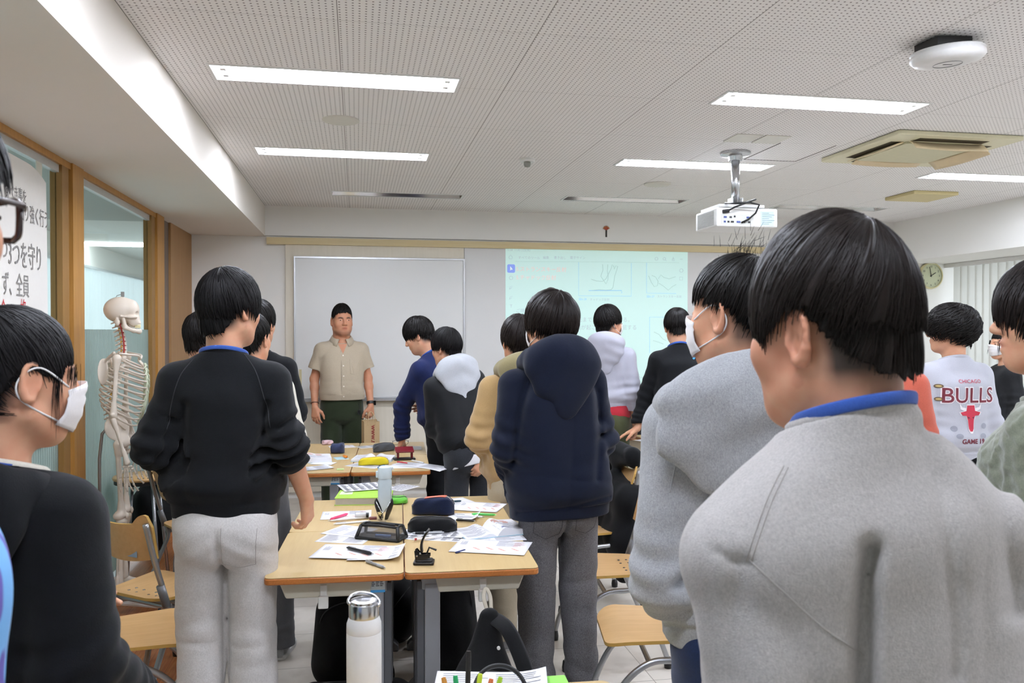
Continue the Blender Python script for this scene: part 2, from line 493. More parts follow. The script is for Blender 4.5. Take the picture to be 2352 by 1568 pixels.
def make_hair(parent, M, layers, mat, seed=1, locks=350, width=.006, jag=.12, mess=.003, curl=0.0, lift=.03, tufts=None, tail=None, na=112, nt=34):
    rnd = random.Random(seed); m = MB()
    for li, L in enumerate(layers):
        sh = HairShell(**{k: v for k, v in L.items() if k not in ('n', 'jag', 'lock')})
        jg = L.get('jag', jag); P = []
        offs = [rnd.uniform(-1, 1) for _ in range(na)]
        offs = [.5 * offs[i] + .25 * offs[i - 1] + .25 * offs[(i + 1) % na] for i in range(na)]
        fr = [(rnd.uniform(0, 6.28), rnd.choice((11, 17, 23, 31))) for _ in range(5)]
        for i in range(na):
            a = 2 * PI * i / na; te = sh.tend(a) * (1 + jg * .5 * offs[i]); row = []
            for j in range(nt + 1):
                t = te * j / nt; w = min(1, t / .5)
                g = sum(math.sin(q * a + ph + 1.5 * math.sin(2.2 * t + ph)) for ph, q in fr) / 5
                g2 = math.sin(7 * a + 3 * t + seed) * .4
                row.append(M @ sh.raw(a, t, 1 + w * (mess / .1) * (g + g2) + (.02 * math.sin(9 * t + 5 * a) if curl else 0)))
            for k, q in ((.93, .985), (.86, .9), (.84, .7)):
                row.append(M @ sh.raw(a, te * q, k))
            P.append(row)
        m.grid(P, closed_u=True)
        n = L.get('n', locks)
        for _ in range(n):
            a = rnd.uniform(0, 2 * PI); te = sh.tend(a)
            if te < .25: continue
            ts = rnd.uniform(.05, .7) * te; tz = te * rnd.uniform(.82, 1.0 + jg * .8)
            k0 = rnd.uniform(.985, 1.012); sw = rnd.gauss(0, .1); lf = rnd.uniform(0, lift); ph = rnd.uniform(0, 6.28)
            pts, rs = [], []; N = 8 if not curl else 12; w0 = width * rnd.uniform(.5, 1.2)
            for j in range(N):
                u = j / (N - 1); t = ts + (tz - ts) * u
                p = sh.raw(a + sw * u + curl * .12 * math.sin(ph + u * 14), t, k0 + lf * u * u + curl * .035 * math.cos(ph + u * 14))
                pts.append(M @ p); rs.append(max(.0004, w0 * (math.sin(PI * min(1, u * .85 + .12)) ** .7) * (1 if u < .95 else .3)))
            m.tube(pts, rs, n=4, cap=False, flat=((0, 0, 1), 1.0))
    for T in (tufts or []):
        # (root, direction, length, count, spread)
        for _ in range(T[3]):
            b = V3(T[0]) + V3([rnd.gauss(0, T[4]) for _ in range(3)]); d = (V3(T[1]) + V3([rnd.gauss(0, T[7] if len(T) > 7 else .35) for _ in range(3)])).normalized()
            L_ = T[2] * rnd.uniform(.5, 1.2); g = V3(T[5]) if len(T) > 5 else V3((0, 0, -.3))
            pts = [M @ (b + d * (L_ * u) + g * (L_ * u * u)) for u in (0, .25, .5, .75, 1)]
            w = T[6] if len(T) > 6 else .0012
            m.tube(pts, [w, w, w * .9, w * .6, w * .15], n=4, cap=False)
    if tail:
        # (points, radius)
        for _ in range(tail[2]):
            a = rnd.uniform(0, 6.28); q = math.sqrt(rnd.random())
            pts, rs = [], []
            for i, p in enumerate(tail[0]):
                rr = tail[1][i] * q; pts.append(M @ (V3(p) + V3((rr * math.cos(a), rr * math.sin(a) * .8, rnd.gauss(0, .002))))); rs.append(.0032 if i < len(tail[0]) - 1 else .0004)
            m.tube(pts, rs, n=4, cap=False)
    return m.build('hair', mat, parent, smooth=True)

def head_sdf(S, H, o):
    """the head, in head space mapped by matrix H (rigid * scale)"""
    sc = H.to_scale()[0]; R = H.to_3x3() * (1 / sc)
    def e(c, r, k=.012, op='add', rot=None):
        RR = R @ rot if rot is not None else R
        S.ell(H @ V3(c), [x * sc for x in r], k * sc, op, R=[list(x) for x in RR])
    def c(a, b, ra, rb, k=.012, op='add'): S.cone(H @ V3(a), H @ V3(b), ra * sc, rb * sc, k * sc, op)
    fw = o.get('face_w', 1.0)
    e((0, -.012, .038), (.0745, .093, .09), .02)
    e((0, .022, -.02), (.066 * fw, .07, .09), .03)
    e((0, .036, -.072), (.052 * fw, .05, .04), .03)
    e((0, .062, -.097), (.022, .022, .018), .025)
    for sx in (-1, 1):
        c((sx * .058 * fw, .0, -.06), (sx * .02, .058, -.1), .014, .014, .03)      # jaw line
        e((sx * .043 * fw, .06, -.022), (.022, .022, .024), .025)          # cheek
        c((sx * .012, .083, .026), (sx * .048, .062, .022), .008, .008, .012)        # brow ridge
        e((sx * .032, .088, .008), (.017, .013, .0075), .008, 'sub')      # eye hollow
        e((sx * .032, .0775, .0065), (.0145, .011, .0105), .003)           # eyeball bulge under the lids
        e((sx * .012, .098, -.03), (.009, .01, .0075), .006)               # nostril wing
        # ear
        rot = Matrix.Rotation(rad(sx * 22), 3, 'Z') @ Matrix.Rotation(rad(-12), 3, 'X')
        ex = sx * .0775
        e((ex, -.009, -.001), (.005, .017, .03), .004, rot=rot)
        pv = None
        for th in range(-70, 291, 24):
            ct, st_ = math.cos(rad(th)), math.sin(rad(th)); rr = .0046 + .0026 * (th > 235)
            p = (sx * (.0755 + .0125 * (1 - ct) / 2), -.009 + .0175 * ct, .0005 + .031 * st_ - (.004 if th > 235 else 0))
            if pv: c(pv, p, rr, rr, .003)
            pv = p
        c((sx * .079, .006, -.004), (sx * .08, .007, -.014), .004, .004, .003)
        e((sx * .0835, -.004, -.006), (.006, .0085, .013), .002, 'sub', rot=rot)
    c((0, .09, .016), (0, .106, -.022), .0075, .0105, .012)
    e((0, .107, -.025), (.0105, .0105, .009), .008)
    lip = o.get('mouth_open', 0)
    e((0, .089, -.0545), (.021, .0105, .0055), .006)
    e((0, .087, -.0655 - lip), (.019, .0105, .006), .006)
    e((0, .1, -.0598 - lip * .5), (.021, .006, .0012 + lip * .5), .002, 'sub')

def make_person(o):
    res = o.get('res', .005); L = o['label']; seed = o.get('seed', 1)
    yaw, hyaw = rad(o.get('yaw', 0)), rad(o.get('hyaw', o.get('yaw', 0)))
    U = Matrix.Translation(HIP) @ Matrix.Rotation(rad(o.get('side', 0)), 4, 'Y') @ Matrix.Rotation(rad(-o.get('lean', 0)), 4, 'X') @ Matrix.Translation(-HIP)
    Ui = U.inverted()
    pv = U @ (PIV - V3((0, 0, o.get('neckdrop', 0))))
    H0 = Matrix.Translation(pv) @ Matrix.Rotation(hyaw - yaw, 4, 'Z') @ Matrix.Rotation(rad(o.get('hroll', 0)), 4, 'Y') @ Matrix.Rotation(rad(-o.get('hpitch', 0)), 4, 'X') @ Matrix.Translation((0, .02, .122))
    hs = o.get('hs', 1.0)   # head size
    H0 = H0 @ Matrix.Scale(hs, 4)
    top = H0 @ V3((0, -.012, .142))
    tgt = atD(*o['top'], o['d'])
    s = (tgt.z - o.get('base_z', 0)) / top.z
    if 's' in o: s = o['s']
    off = Matrix.Rotation(yaw, 3, 'Z') @ (top * s)
    root = Vector((tgt.x - off.x, tgt.y - off.y, o.get('base_z', 0)))
    SM = Matrix.Scale(s, 4)
    H = SM @ H0; SU = SM @ U
    print('PERSON %-60s height %.2f s=%.3f root=(%.2f,%.2f)' % (L[:60], s * 1.75, s, root.x, root.y))
    bw = o.get('bulk', 1.0); o['_W'] = Matrix.Translation(root) @ Matrix.Rotation(yaw, 4, 'Z')
    # joints in the upper frame
    J = {}
    for sx, n in ((-1, 'L'), (1, 'R')):
        sh = V3((sx * .150 * bw, -.012, 1.368 + o.get('shz', 0))); a = o.get('arm' + n, 'hang')
        if a == 'hang': el = sh + V3((sx * .05, -.03, -.27)); wr = el + V3((sx * .01, .07, -.235))
        elif a == 'front': el = sh + V3((sx * .07, -.01, -.26)); wr = el + V3((-sx * .12, .2, .0))
        elif a == 'down': el = sh + V3((sx * .035, -.02, -.28)); wr = el + V3((sx * .0, .02, -.245))
        else:
            el, wr = V3(a[0]), V3(a[1])
            if len(a) > 2:    # joints given in the room
                B_ = (Matrix.Translation(root) @ Matrix.Rotation(yaw, 4, 'Z') @ Matrix.Scale(s, 4)).inverted()
                el, wr = Ui @ (B_ @ el), Ui @ (B_ @ wr)
                if a[2] == 'wrist': el = V3((sh + wr) / 2) + V3((sx * .07, -.07, -.02))
        J[n] = (sh, el, wr)
    fl, fr = o.get('footL', (-.1, .0)), o.get('footR', (.1, .0))
    legs = {}
    for sx, n, ft in ((-1, 'L', fl), (1, 'R', fr)):
        legs[n] = (V3((sx * .084, 0, .91)), V3((sx * .5 * .084 + .5 * ft[0], .5 * ft[1] + .02, .5)), V3((ft[0], ft[1] - .02, .09)))
    # ---------------- the body: one skin surface
    pts = [V3((0, 0, 0)), H @ V3((0, 0, .15)), H @ V3((0, .13, -.12)), H @ V3((0, -.12, 0))]
    hands = {}
    for n in 'LR':
        sh, el, wr = J[n]
        dirn = (wr - el).normalized()
        hd = o.get('hand' + n)      # direction of the fingers and palm normal, person's frame
        if hd and hd[0] is not None: dirn = (Ui.to_3x3() @ V3(hd[0])).normalized()
        pts += [SU @ x for x in (sh, el, wr, wr + dirn * .21)]
        pts += [SM @ x for x in legs[n]]
        hands[n] = dirn
    lo, hi = bounds(pts, .16 * s)
    S = SDF(lo, hi, res)
    head_sdf(S, H, o)
    cu = lambda a, b, ra, rb, k=.03, flat=None: S.cone(SU @ V3(a), SU @ V3(b), ra * s, rb * s, k * s, flat=flat)
    nk = Ui @ (H0 @ V3((0, -.028, -.045)))
    cu((0, -.012, 1.36), nk, .06 * o.get('neck', 1), .056 * o.get('neck', 1), .03)
    fy = (U.to_3x3() @ V3((0, 1, 0)), .72)
    cu((0, 0, .93), (0, 0, 1.15), .115, .11, .05, fy); cu((0, 0, 1.15), (0, .0, 1.30), .11, .115, .05, fy)
    for sx, n in ((-1, 'L'), (1, 'R')):
        sh, el, wr = J[n]
        cu((0, -.005, 1.35), sh, .05, .04, .04)
        cu(sh, el, .046, .037, .03); cu(el, el + (wr - el) * .3, .037, .036, .02); cu(el + (wr - el) * .3, wr, .036, .025, .02, )
        # hand
        d = hands[n]; hd = o.get('hand' + n)
        pn = Ui.to_3x3() @ V3(hd[1]) if hd else V3((-sx, 0, 0))
        pn = (pn - d * pn.dot(d)).normalized(); side = d.cross(pn).normalized() * (1 if n == 'R' else -1)
        if hd and len(hd) > 3: side = side * hd[3]
        curl = hd[2] if hd else 28
        if not (hd and hd[2] is None):
            kn = []
            for q, (u, Lp) in enumerate(((.027, .078), (.009, .083), (-.009, .08), (-.026, .073))):
                b = wr + d * .012 + side * (u * .45); k_ = wr + d * Lp + side * u
                cu(b, k_, .0165, .0118, .012); kn.append(k_)
            for q, (Lf, sp, ex) in enumerate(((.068, .1, 0), (.076, .02, .05), (.07, -.05, .12), (.055, -.13, .2))):
                p = kn[q]; ang = 0
                for w, (fr_, r0, r1) in enumerate(((.45, .0098, .0088), (.31, .0088, .008), (.24, .008, .0066))):
                    ang += rad(curl) * (1 + ex) * (.75 if w == 0 else 1)
                    dd = (d + side * sp).normalized() * math.cos(ang) + pn * math.sin(ang)
                    p2 = p + dd * (Lf * fr_ * 1.05); cu(p, p2, r0, r1, .002); p = p2
            tb = wr + d * .025 + side * .02; t1 = tb + (d * .5 + side * .62 + pn * .35).normalized() * .042
            t2 = t1 + (d * .8 + side * .2 + pn * .4).normalized() * .034; t3 = t2 + (d * .85 - side * .1 + pn * .45).normalized() * .026
            cu(wr + d * .01 + side * .008, t1, .017, .0125, .012); cu(t1, t2, .0118, .0102, .004); cu(t2, t3, .0102, .0075, .003)
    for n in 'LR':
        h, k, a = legs[n]; cl = lambda a, b, ra, rb, kk=.03: S.cone(SM @ a, SM @ b, ra * s, rb * s, kk * s)
        cl(h, k, .066, .052, .04); cl(k, a, .054, .036); cl(a - V3((0, .015, .03)), a + V3((0, .15, -.055)), .032, .022)
    me = S.mesh('person')
    me.materials.append(skin(o.get('skin_name', 'skin light'), o.get('skin', '#d9a98a')))
    body = bpy.data.objects.new('person', me); C.objects.link(body)
    body.location = root; body.rotation_euler = (0, 0, yaw)
    prop(body, L, 'person', o.get('group'))
    # tint: red channel lips / cheeks, green channel scalp, brows and stubble
    co = np.empty(len(me.vertices) * 3, np.float32); me.vertices.foreach_get('co', co); co = co.reshape(-1, 3)
    Hi = np.array(H.inverted()); q = co @ Hi[:3, :3].T + Hi[:3, 3]
    x, y, z = np.abs(q[:, 0]), q[:, 1], q[:, 2]
    sm = lambda v, a, b: np.clip((v - a) / (b - a), 0, 1)
    headm = (z > -.12) & (np.abs(y) < .2) & (x < .1)
    r_ = np.where((y > .07) & headm, np.exp(-((x / .021) ** 4 + ((z + .0598) / .0095) ** 4)) * .8, 0)
    if o.get('flush'): r_ = np.maximum(r_, np.where(headm & (y > .0), o['flush'] * np.exp(-(((x - .05) / .03) ** 2 + ((z + .03) / .03) ** 2)), 0))
    r_ = np.maximum(r_, np.where(headm & (x > .075), .22, 0))
    hl = o.get('hairline', (.075, .005, -.082))
    front = sm(z - .012 * (x / .06) ** 2 * 0, hl[0], hl[0] + .008) * (y > .03)
    sideb = sm(z, .012, .03) * sm(-y, -.055, -.03)
    back = sm(z, hl[2], hl[2] + .035) * sm(-y, .02, .045)
    g_ = np.where(headm & ~((x > .0735) & (np.abs(y + .005) < .025) & (z < .03)), np.clip(front + sideb + back, 0, 1), 0) * o.get('scalp', .95)
    if o.get('face'):
        ba = (x - .033) / .02
        g_ = np.maximum(g_, np.where((y > .05) & headm, np.exp(-(ba ** 4 + ((z - .0265 + .004 * ba ** 2) / o.get('brow', .0042)) ** 4)) * .9, 0))
        if o.get('stubble'): g_ = np.maximum(g_, np.where((y > .02) & headm & (z < -.04), o['stubble'] * sm(-z, .07, .095), 0))
    colr = np.zeros((len(co), 4), np.float32); colr[:, 0], colr[:, 1], colr[:, 3] = r_, g_, 1
    at = me.color_attributes.new('tint', 'FLOAT_COLOR', 'POINT'); at.data.foreach_set('color', colr.ravel())
    if o.get('face'):
        for sx in (-1, 1):
            m = MB(); K = H @ Matrix.Translation((sx * .032, .0835, .0062)) @ Matrix.Rotation(rad(-sx * 12), 4, 'Z')
            op = o.get('eye', .0034)
            P = []
            for i in range(11):
                u = -1 + 2 * i / 10; w = op * (1 - u * u) ** .6
                P.append([K @ V3((u * .0125, .0062 - .006 * u * u, w * v * (1 if v > 0 else .8))) for v in (-1, -.33, .33, 1)])
            m.grid(P); eye = m.build('eye', plain('eye white', '#cfc6c0', .3), body, smooth=True)
            m = MB(); P = []
            for i in range(7):
                u = -.46 + .92 * i / 6; w = op * (1 - u * u) ** .6; w = min(w, .0056 * (1 - (u / .5) ** 2) ** .5 + .001)
                P.append([K @ V3((u * .0125, .0067 - .006 * u * u, w * v * (1 if v > 0 else .8))) for v in (-1, -.33, .33, 1)])
            m.grid(P)
            m.build('iris', plain('iris dark', '#1a1210', .15), eye, smooth=True)
    # ---------------- clothing
    T = o.get('topwear')
    if T: make_top(o, T, body, J, U, SU, s, res, seed, bw)
    B = o.get('legwear')
    if B: make_legs(o, B, body, legs, SM, s, res, seed)
    for n in 'LR':
        if o.get('shoe'):
            make_shoe(body, SM, legs[n][2], o['shoe'])
    if o.get('hair'):
        make_hair(body, H, seed=seed, **o['hair'])
    if o.get('mask'): make_mask(body, H)
    if o.get('lanyard'): make_lanyard(body, SU, H0, Ui, s, o)
    o['_'] = dict(body=body, H=H, SU=SU, s=s, J=J, root=root, Rz=Matrix.Translation(root) @ Matrix.Rotation(yaw, 4, 'Z'))
    return body

def make_top(o, T, body, J, U, SU, s, res, seed, bw):
    fit = T.get('fit', 1.0); hem = T.get('hem', .88); dp = T.get('depth', 1.0) * fit; wd = fit * bw
    slr = T.get('sleeve', 1.0); cuff = T.get('cuff', 1.0); short = T.get('short')
    ends = {}
    pts = [(0, 0, hem), (.25 * wd, .2, 1.2), (-.25 * wd, -.2, 1.2), (0, 0, 1.58)]
    for n in 'LR':
        sh, el, wr = J[n]
        ends[n] = (sh + (el - sh) * short) if short else el + (wr - el) * cuff
        pts += [sh, el if not short else ends[n], ends[n]]
    lo, hi = bounds(pts, .12)
    tres = T.get('res', res)
    S = SDF(lo, hi, tres)
    sag = T.get('blouse', .02); bel = T.get('belly', 0); Z = lambda z: hem + (z - .88) * (1.38 - hem) / .5   # between hem and chest
    co_ = T.get('collar', 0)
    S.stack([(hem, .158 * wd * T.get('hemw', 1), .12 * dp + bel * .6, 0, .01), (hem + .055, .162 * wd * T.get('hemw', 1), .126 * dp + bel, 0, .01), (hem + .095, (.166 + sag) * wd, .13 * dp + sag + bel, 0, .012),
             (Z(1.08), (.163 + sag * .5) * wd, .126 * dp + sag * .5 + bel, 0, .01), (Z(1.24), .168 * wd, .124 * dp + bel * .4, 0, .003), (1.335, .158 * wd, .116 * dp, 0, -.004),
             (1.395, .13 * (.5 + .5 * wd), .096, 0, -.014), (1.435, .1, .082, 0, -.018), (1.462, .082, .074, 0, -.02), (1.5 + co_, .072, .068, 0, -.018)], .02, 2.3)
    for sx, n in ((-1, 'L'), (1, 'R')):
        sh, el, wr = J[n]
        dsh = V3((sx * T.get('drop', 0), 0, -T.get('drop', 0) * .5))
        S.cone((sx * .05, -.018, 1.405 + o.get('shz', 0) * .4), sh, .052, .058 * (.5 + .5 * slr), .05)
        if short:
            S2 = SDF(lo, hi, tres); d2 = (ends[n] - sh).normalized(); S2.cone(sh, ends[n] + d2 * .06, .06 * slr, .07 * slr, .0); S2.cut(ends[n], d2)
            h_ = np.clip(.035 - np.abs(S.g - S2.g), 0, None) / .035; S.g = np.minimum(S.g, S2.g) - h_ * h_ * .035 * .25
        else:
            S.cone(sh, el, .058 * (.5 + .5 * slr), .053 * slr, T.get('pit', .03))
            mid = el + (ends[n] - el) * .62
            S.cone(el, mid, .053 * slr, .049 * slr, .02)
            cu0 = el + (ends[n] - el) * .86
            S.cone(mid, cu0, .049 * slr, .048 * slr, .02)
            S.cone(cu0, ends[n], .037 * (.6 + .4 * slr), .036 * (.6 + .4 * slr), .018)
    amp = T.get('folds', .007); dirs = T.get('fold_scale', 1.0)
    els = [np.array(J[n][1], np.float32) for n in 'LR']; shs = [np.array(J[n][0], np.float32) for n in 'LR']; cf = [np.array(ends[n], np.float32) for n in 'LR']
    def w(P):
        f = np.zeros(len(P), np.float32)
        inarm = np.zeros(len(P), np.float32)
        for i in (0, 1):
            a, b, c_ = shs[i], els[i], cf[i]
            if not short:
                de = np.linalg.norm(P - b, axis=1); m = np.exp(-(de / .11) ** 2)
                ax = (c_ - a) / (np.linalg.norm(c_ - a) + 1e-6); u = P @ ax
                f += m * .8 * np.sin(u * 105 * dirs + 2.2 * fnoise(P, 9, seed + 11 + i, 1))
                dc = np.abs((P - c_) @ ((c_ - b) / (np.linalg.norm(c_ - b) + 1e-6)) + .07); r = np.linalg.norm(P - c_, axis=1)
                f += T.get('bunch', .7) * np.exp(-(dc / .05) ** 2) * (r < .16) * np.sin(((P - c_) @ ((c_ - b) / (np.linalg.norm(c_ - b) + 1e-6))) * 170 + 2.5 * fnoise(P, 8, seed + 21 + i, 1))
            dsn = np.linalg.norm(P - (a + np.array((0, 0, -.1), np.float32)), axis=1)
            f += .9 * np.exp(-(dsn / .13) ** 2) * fnoise(P * np.array((1, 1, .45)), 26 * dirs, seed + 31 + i, 2)
        n1 = fnoise(P * np.array((1, 1, .33)), 15 * dirs, seed + 3, 2)
        f += .75 * (1 - 2.2 * np.abs(n1))
        f += .5 * fnoise(P, 8, seed + 7, 2)
        dh = P[:, 2] - hem
        m = np.exp(-((dh - .12) / .08) ** 2)
        f += .8 * m * (1 - 2 * np.abs(fnoise(P * np.array((.55, .55, 2.0)), 13 * dirs, seed + 5, 2)))
        rib = (dh < .055) & (np.hypot(P[:, 0], P[:, 1]) < .3)
        f = np.where(rib, f * .25, f)
        if T.get('fuzz'): f += T['fuzz'] * fnoise(P, 160, seed + 77, 2)
        return f * amp * np.clip((1.46 - P[:, 2]) / .06, .1, 1)
    S.warp(w, .04)
    for fn in T.get('grooves', []):  # (a, b, radius, depth): seams and creases carved along a line
        a, b, r, dpt = fn; a = np.array(a, np.float32); b = np.array(b, np.float32)
        def gr(P, a=a, b=b, r=r, dpt=dpt):
            ab = b - a; t = np.clip((P - a) @ ab / (ab @ ab), 0, 1); d = np.linalg.norm(P - a - t[:, None] * ab, axis=1)
            return dpt * np.exp(-(d / r) ** 2)
        S.warp(gr, .03)
    for pts_, wpx, dep in T.get('creases', []):      # creases pressed into the cloth along lines of sight
        W_ = o['_W'] @ SU; Wn = np.array(W_, np.float64); fv, rv, uv = [np.array(v) for v in (_f, _r, _u)]; cz = np.array((0, 0, CAM_H)); mid = (np.array(o['_W'].translation) - cz) @ fv
        def cr(P, pts_=pts_, wpx=wpx, dep=dep):
            Q = P.astype(np.float64) @ Wn[:3, :3].T + Wn[:3, 3] - cz; dd = Q @ fv; x = 1176 + F * (Q @ rv) / dd; y = 784 - F * (Q @ uv) / dd; best = np.full(len(P), 1e9)
            for i in range(len(pts_) - 1):
                a, b = np.array(pts_[i], float), np.array(pts_[i + 1], float); ab = b - a; t = np.clip(((x - a[0]) * ab[0] + (y - a[1]) * ab[1]) / (ab @ ab), 0, 1)
                best = np.minimum(best, np.hypot(x - a[0] - t * ab[0], y - a[1] - t * ab[1]))
            return dep * np.exp(-(best / wpx) ** 2) * (dd < mid + .06)
        S.warp(cr, .05)
    S.cut((0, 0, hem), (0, 0, -1)); S.cut((0, -.085, 1.478 + co_), (0, .33, 1))
    name = T.get('name', 'sweatshirt')
    me = S.mesh(name, SU); t = link(name, me, T['mat'], body, smooth=True); o['_top'] = t
    if T.get('tlabel'): t['label'] = T['tlabel']
    # rib bands at neck, hem, cuffs are modelled as rings of their own
    if T.get('ring', True):
        m = MB()
        P = [SU @ V3(((.076 + .006 * max(0, math.sin(a))) * math.cos(a), -.016 + (.071 if math.sin(a) < 0 else .075) * math.sin(a), 1.478 + co_ - .33 * (-.016 + .072 * math.sin(a) + .085))) for a in np.linspace(0, 2 * PI, 40, endpoint=False)]
        m.tube(P, .0095 * s, 8, closed=True, flat=((0, 0, 1), .7)); m.build('collar', T.get('ringmat', T['mat']), t, smooth=True)
    if T.get('hood'): make_hood(o, T, body, SU, s, tres, seed)
    if T.get('under'):
        m2, z0, z1, k = T['under']
        Q = SDF((-.3, -.3, z0 - .03), (.3, .3, z1 + .03), res)
        Q.stack([(z0, .156 * wd * k, .119 * dp * k, 0, .01), ((z0 + z1) / 2, .157 * wd * k, .12 * dp * k, 0, .01), (z1, .15 * wd * k, .115 * dp * k, 0, .01)], .02)
        Q.warp(lambda P: .005 * fnoise(P * np.array((1, 1, .3)), 22, seed + 9, 2), .03)
        link('undershirt', Q.mesh('undershirt', SU), m2, body, smooth=True)

def make_hood(o, T, body, SU, s, res, seed):
    k = T.get('hoodsize', 1.0)
    hz = T.get('hoodz', 0)
    S = SDF((-.26, -.34, 1.2), (.26, .2, 1.72), res)
    ring = []
    for a in np.linspace(-1, 1, 15):       # round the neck from chest left over the back to chest right
        an = PI / 2 + a * PI * .93 + PI
        ring.append(V3((.098 * k * T.get('hoodw', 1) * math.cos(an) , -.03 + .1 * k * math.sin(an), 1.45 + .02 * k - .055 * max(0, math.sin(an)) + .02 * max(0, -math.sin(an)))))
    S.chain([list(p) for p in ring], [(.03 + .02 * max(0, -math.sin(PI / 2 + a * PI * .93 + PI))) * k for a in np.linspace(-1, 1, 15)], .03)
    S.ell((0, -.12 * k, 1.41), (.118 * k * T.get('hoodw', 1), .046 * k * T.get('hoodflat', 1), .09 * k), .05)
    hf = T.get('hoodflat', 1); S.cone((0, -.115 * k, 1.43), (0, -.128 * k, 1.30 - .03 * k), .10 * k * T.get('hoodw', 1), .035 * k, .04, flat=((0, 1, 0), .42 * hf / T.get('hoodw', 1)))
    S.ell((0, -.01, 1.53), (.072, .075, .1), .02, 'sub')
    S.ell((0, -.075, 1.555 + .02 * k), (.088 * k, .042 * k, .075 * k), .02, 'sub')
    def w(P):
        r = np.hypot(P[:, 0] * .9, P[:, 1] + .03)
        return .0018 * k * np.sin(P[:, 2] * 50 + np.abs(P[:, 0]) * 30 + 4 * fnoise(P, 7, seed + 41, 1)) + .0012 * fnoise(P * np.array((.7, 1, 1.2)), 13, seed + 43, 2)
    S.warp(w, .03)
    h = link('hood', S.mesh('hood', SU @ Matrix.Translation((0, 0, hz))), T.get('hoodmat', T['mat']), body, smooth=True)
    if T.get('hoodlabel'): h['label'] = T['hoodlabel']
    o['_hood'] = h
    if T.get('hoodlining'):
        m = MB(); P = []
        for i in range(17):
            a = PI + PI * i / 16
            P.append([SU @ V3((.088 * k * math.cos(a) * q, -.035 + .085 * k * math.sin(a) * q, 1.47 + z)) for q, z in ((.8, -.02), (.95, .02), (1.05, .045 * k), (1.12, .05 * k))])
        m.grid(P); m.build('hood_lining', T['hoodlining'], h, smooth=True, solid=.006)

def make_legs(o, B, body, legs, SM, s, res, seed):
    fit = B.get('fit', 1.0); pts = [(-.22, -.2, .0), (.22, .2, 1.02)]
    for n in 'LR': pts += [tuple(p) for p in legs[n]]
    lo, hi = bounds(pts, .1); lo[2] = -.02
    S = SDF(lo, hi, B.get('res', res))
    tw = B.get('top', 1.0) + o.get('lean', 0) * .002
    S.stack([(.745, .07 * fit, .07 * fit, 0, .0), (.79, .135 * fit, .11 * fit, 0, .0), (.84, .153 * fit, .121 * fit, 0, -.003), (.89, .158 * fit, .124 * fit, 0, -.004), (.93, .154 * fit, .119 * fit, 0, .002), (max(tw, .95), .145 * fit, .11 * fit, 0, .008)], .04, 2.3)
    bot = B.get('bottom', .06); fl = B.get('flare', 1.0)
    for n in 'LR':
        h, k, a = legs[n]; e = a + (k - a) * ((bot - a.z) / max(k.z - a.z, .01))
        S.cone(h, k, .088 * fit, .072 * fit * fl, .018); S.cone(k, e, .072 * fit * fl, .062 * fit * fl, .008)
    S.ell((-.065, -.06, .86), (.08 * fit, .068 * fit, .1), .05); S.ell((.065, -.06, .86), (.08 * fit, .068 * fit, .1), .05)
    amp = B.get('folds', .006)
    kn = [np.array(legs[n][1], np.float32) for n in 'LR']
    def w(P):
        f = .6 * (1 - 2.2 * np.abs(fnoise(P * np.array((1, 1, .45)), 14, seed + 51, 2))) + .4 * fnoise(P, 9, seed + 52, 2)
        for i in (0, 1):
            f += .9 * np.exp(-((P[:, 2] - kn[i][2]) / .13) ** 2) * (1 - 2 * np.abs(fnoise(P * np.array((.6, .6, 1.8)), 15, seed + 53 + i, 2))) * .6
        f += B.get('stackf', 1.2) * np.exp(-((P[:, 2] - bot - .1) / .11) ** 2) * (1 - 2 * np.abs(fnoise(P * np.array((.5, .5, 2.2)), 16, seed + 55, 2)))
        cr = np.exp(-((P[:, 2] - .80) / .07) ** 2); f += .2 * cr * np.sin(P[:, 2] * 90 + np.abs(P[:, 0]) * 60 + seed)
        return f * amp
    S.warp(w, .03)
    S.warp(lambda P: .016 * np.exp(-(P[:, 0] / .011) ** 2) * np.clip((.90 - P[:, 2]) / .08, 0, 1) * (P[:, 1] < 0), .04)
    S.cut((0, 0, bot), (0, 0, -1)); S.cut((0, 0, tw), (0, 0, 1))
    nm = B.get('name', 'trousers')
    t = link(nm, S.mesh(nm, SM), B['mat'], body, smooth=True); o['_legs'] = t
    if B.get('pockets'):
        project_outline(t, B['pockets'], SM, s, B['stitch'], body)

def project_outline(t, outlines, SM, s, mat, body, name='pocket', r=.0013, d=V3((0, 1, 0)), y0=-.5):
    from mathutils.bvhtree import BVHTree
    me = t.data; bv = BVHTree.FromPolygons([v.co for v in me.vertices], [tuple(p.vertices) for p in me.polygons])
    for ol in outlines:
        pts = []
        for i in range(len(ol) - 1):
            a, b = ol[i], ol[i + 1]; n = max(2, int(math.hypot(b[0] - a[0], b[1] - a[1]) / .008))
            for j in range(n):
                u = j / n; p = SM @ V3((a[0] + (b[0] - a[0]) * u, y0, a[1] + (b[1] - a[1]) * u)); h = bv.ray_cast(p, d)
                if h[0] is not None: pts.append(h[0] + V3((0, .0004, 0)))
        if len(pts) > 2:
            m = MB(); m.tube(pts, r, 6); m.build(name, mat, t, smooth=True)

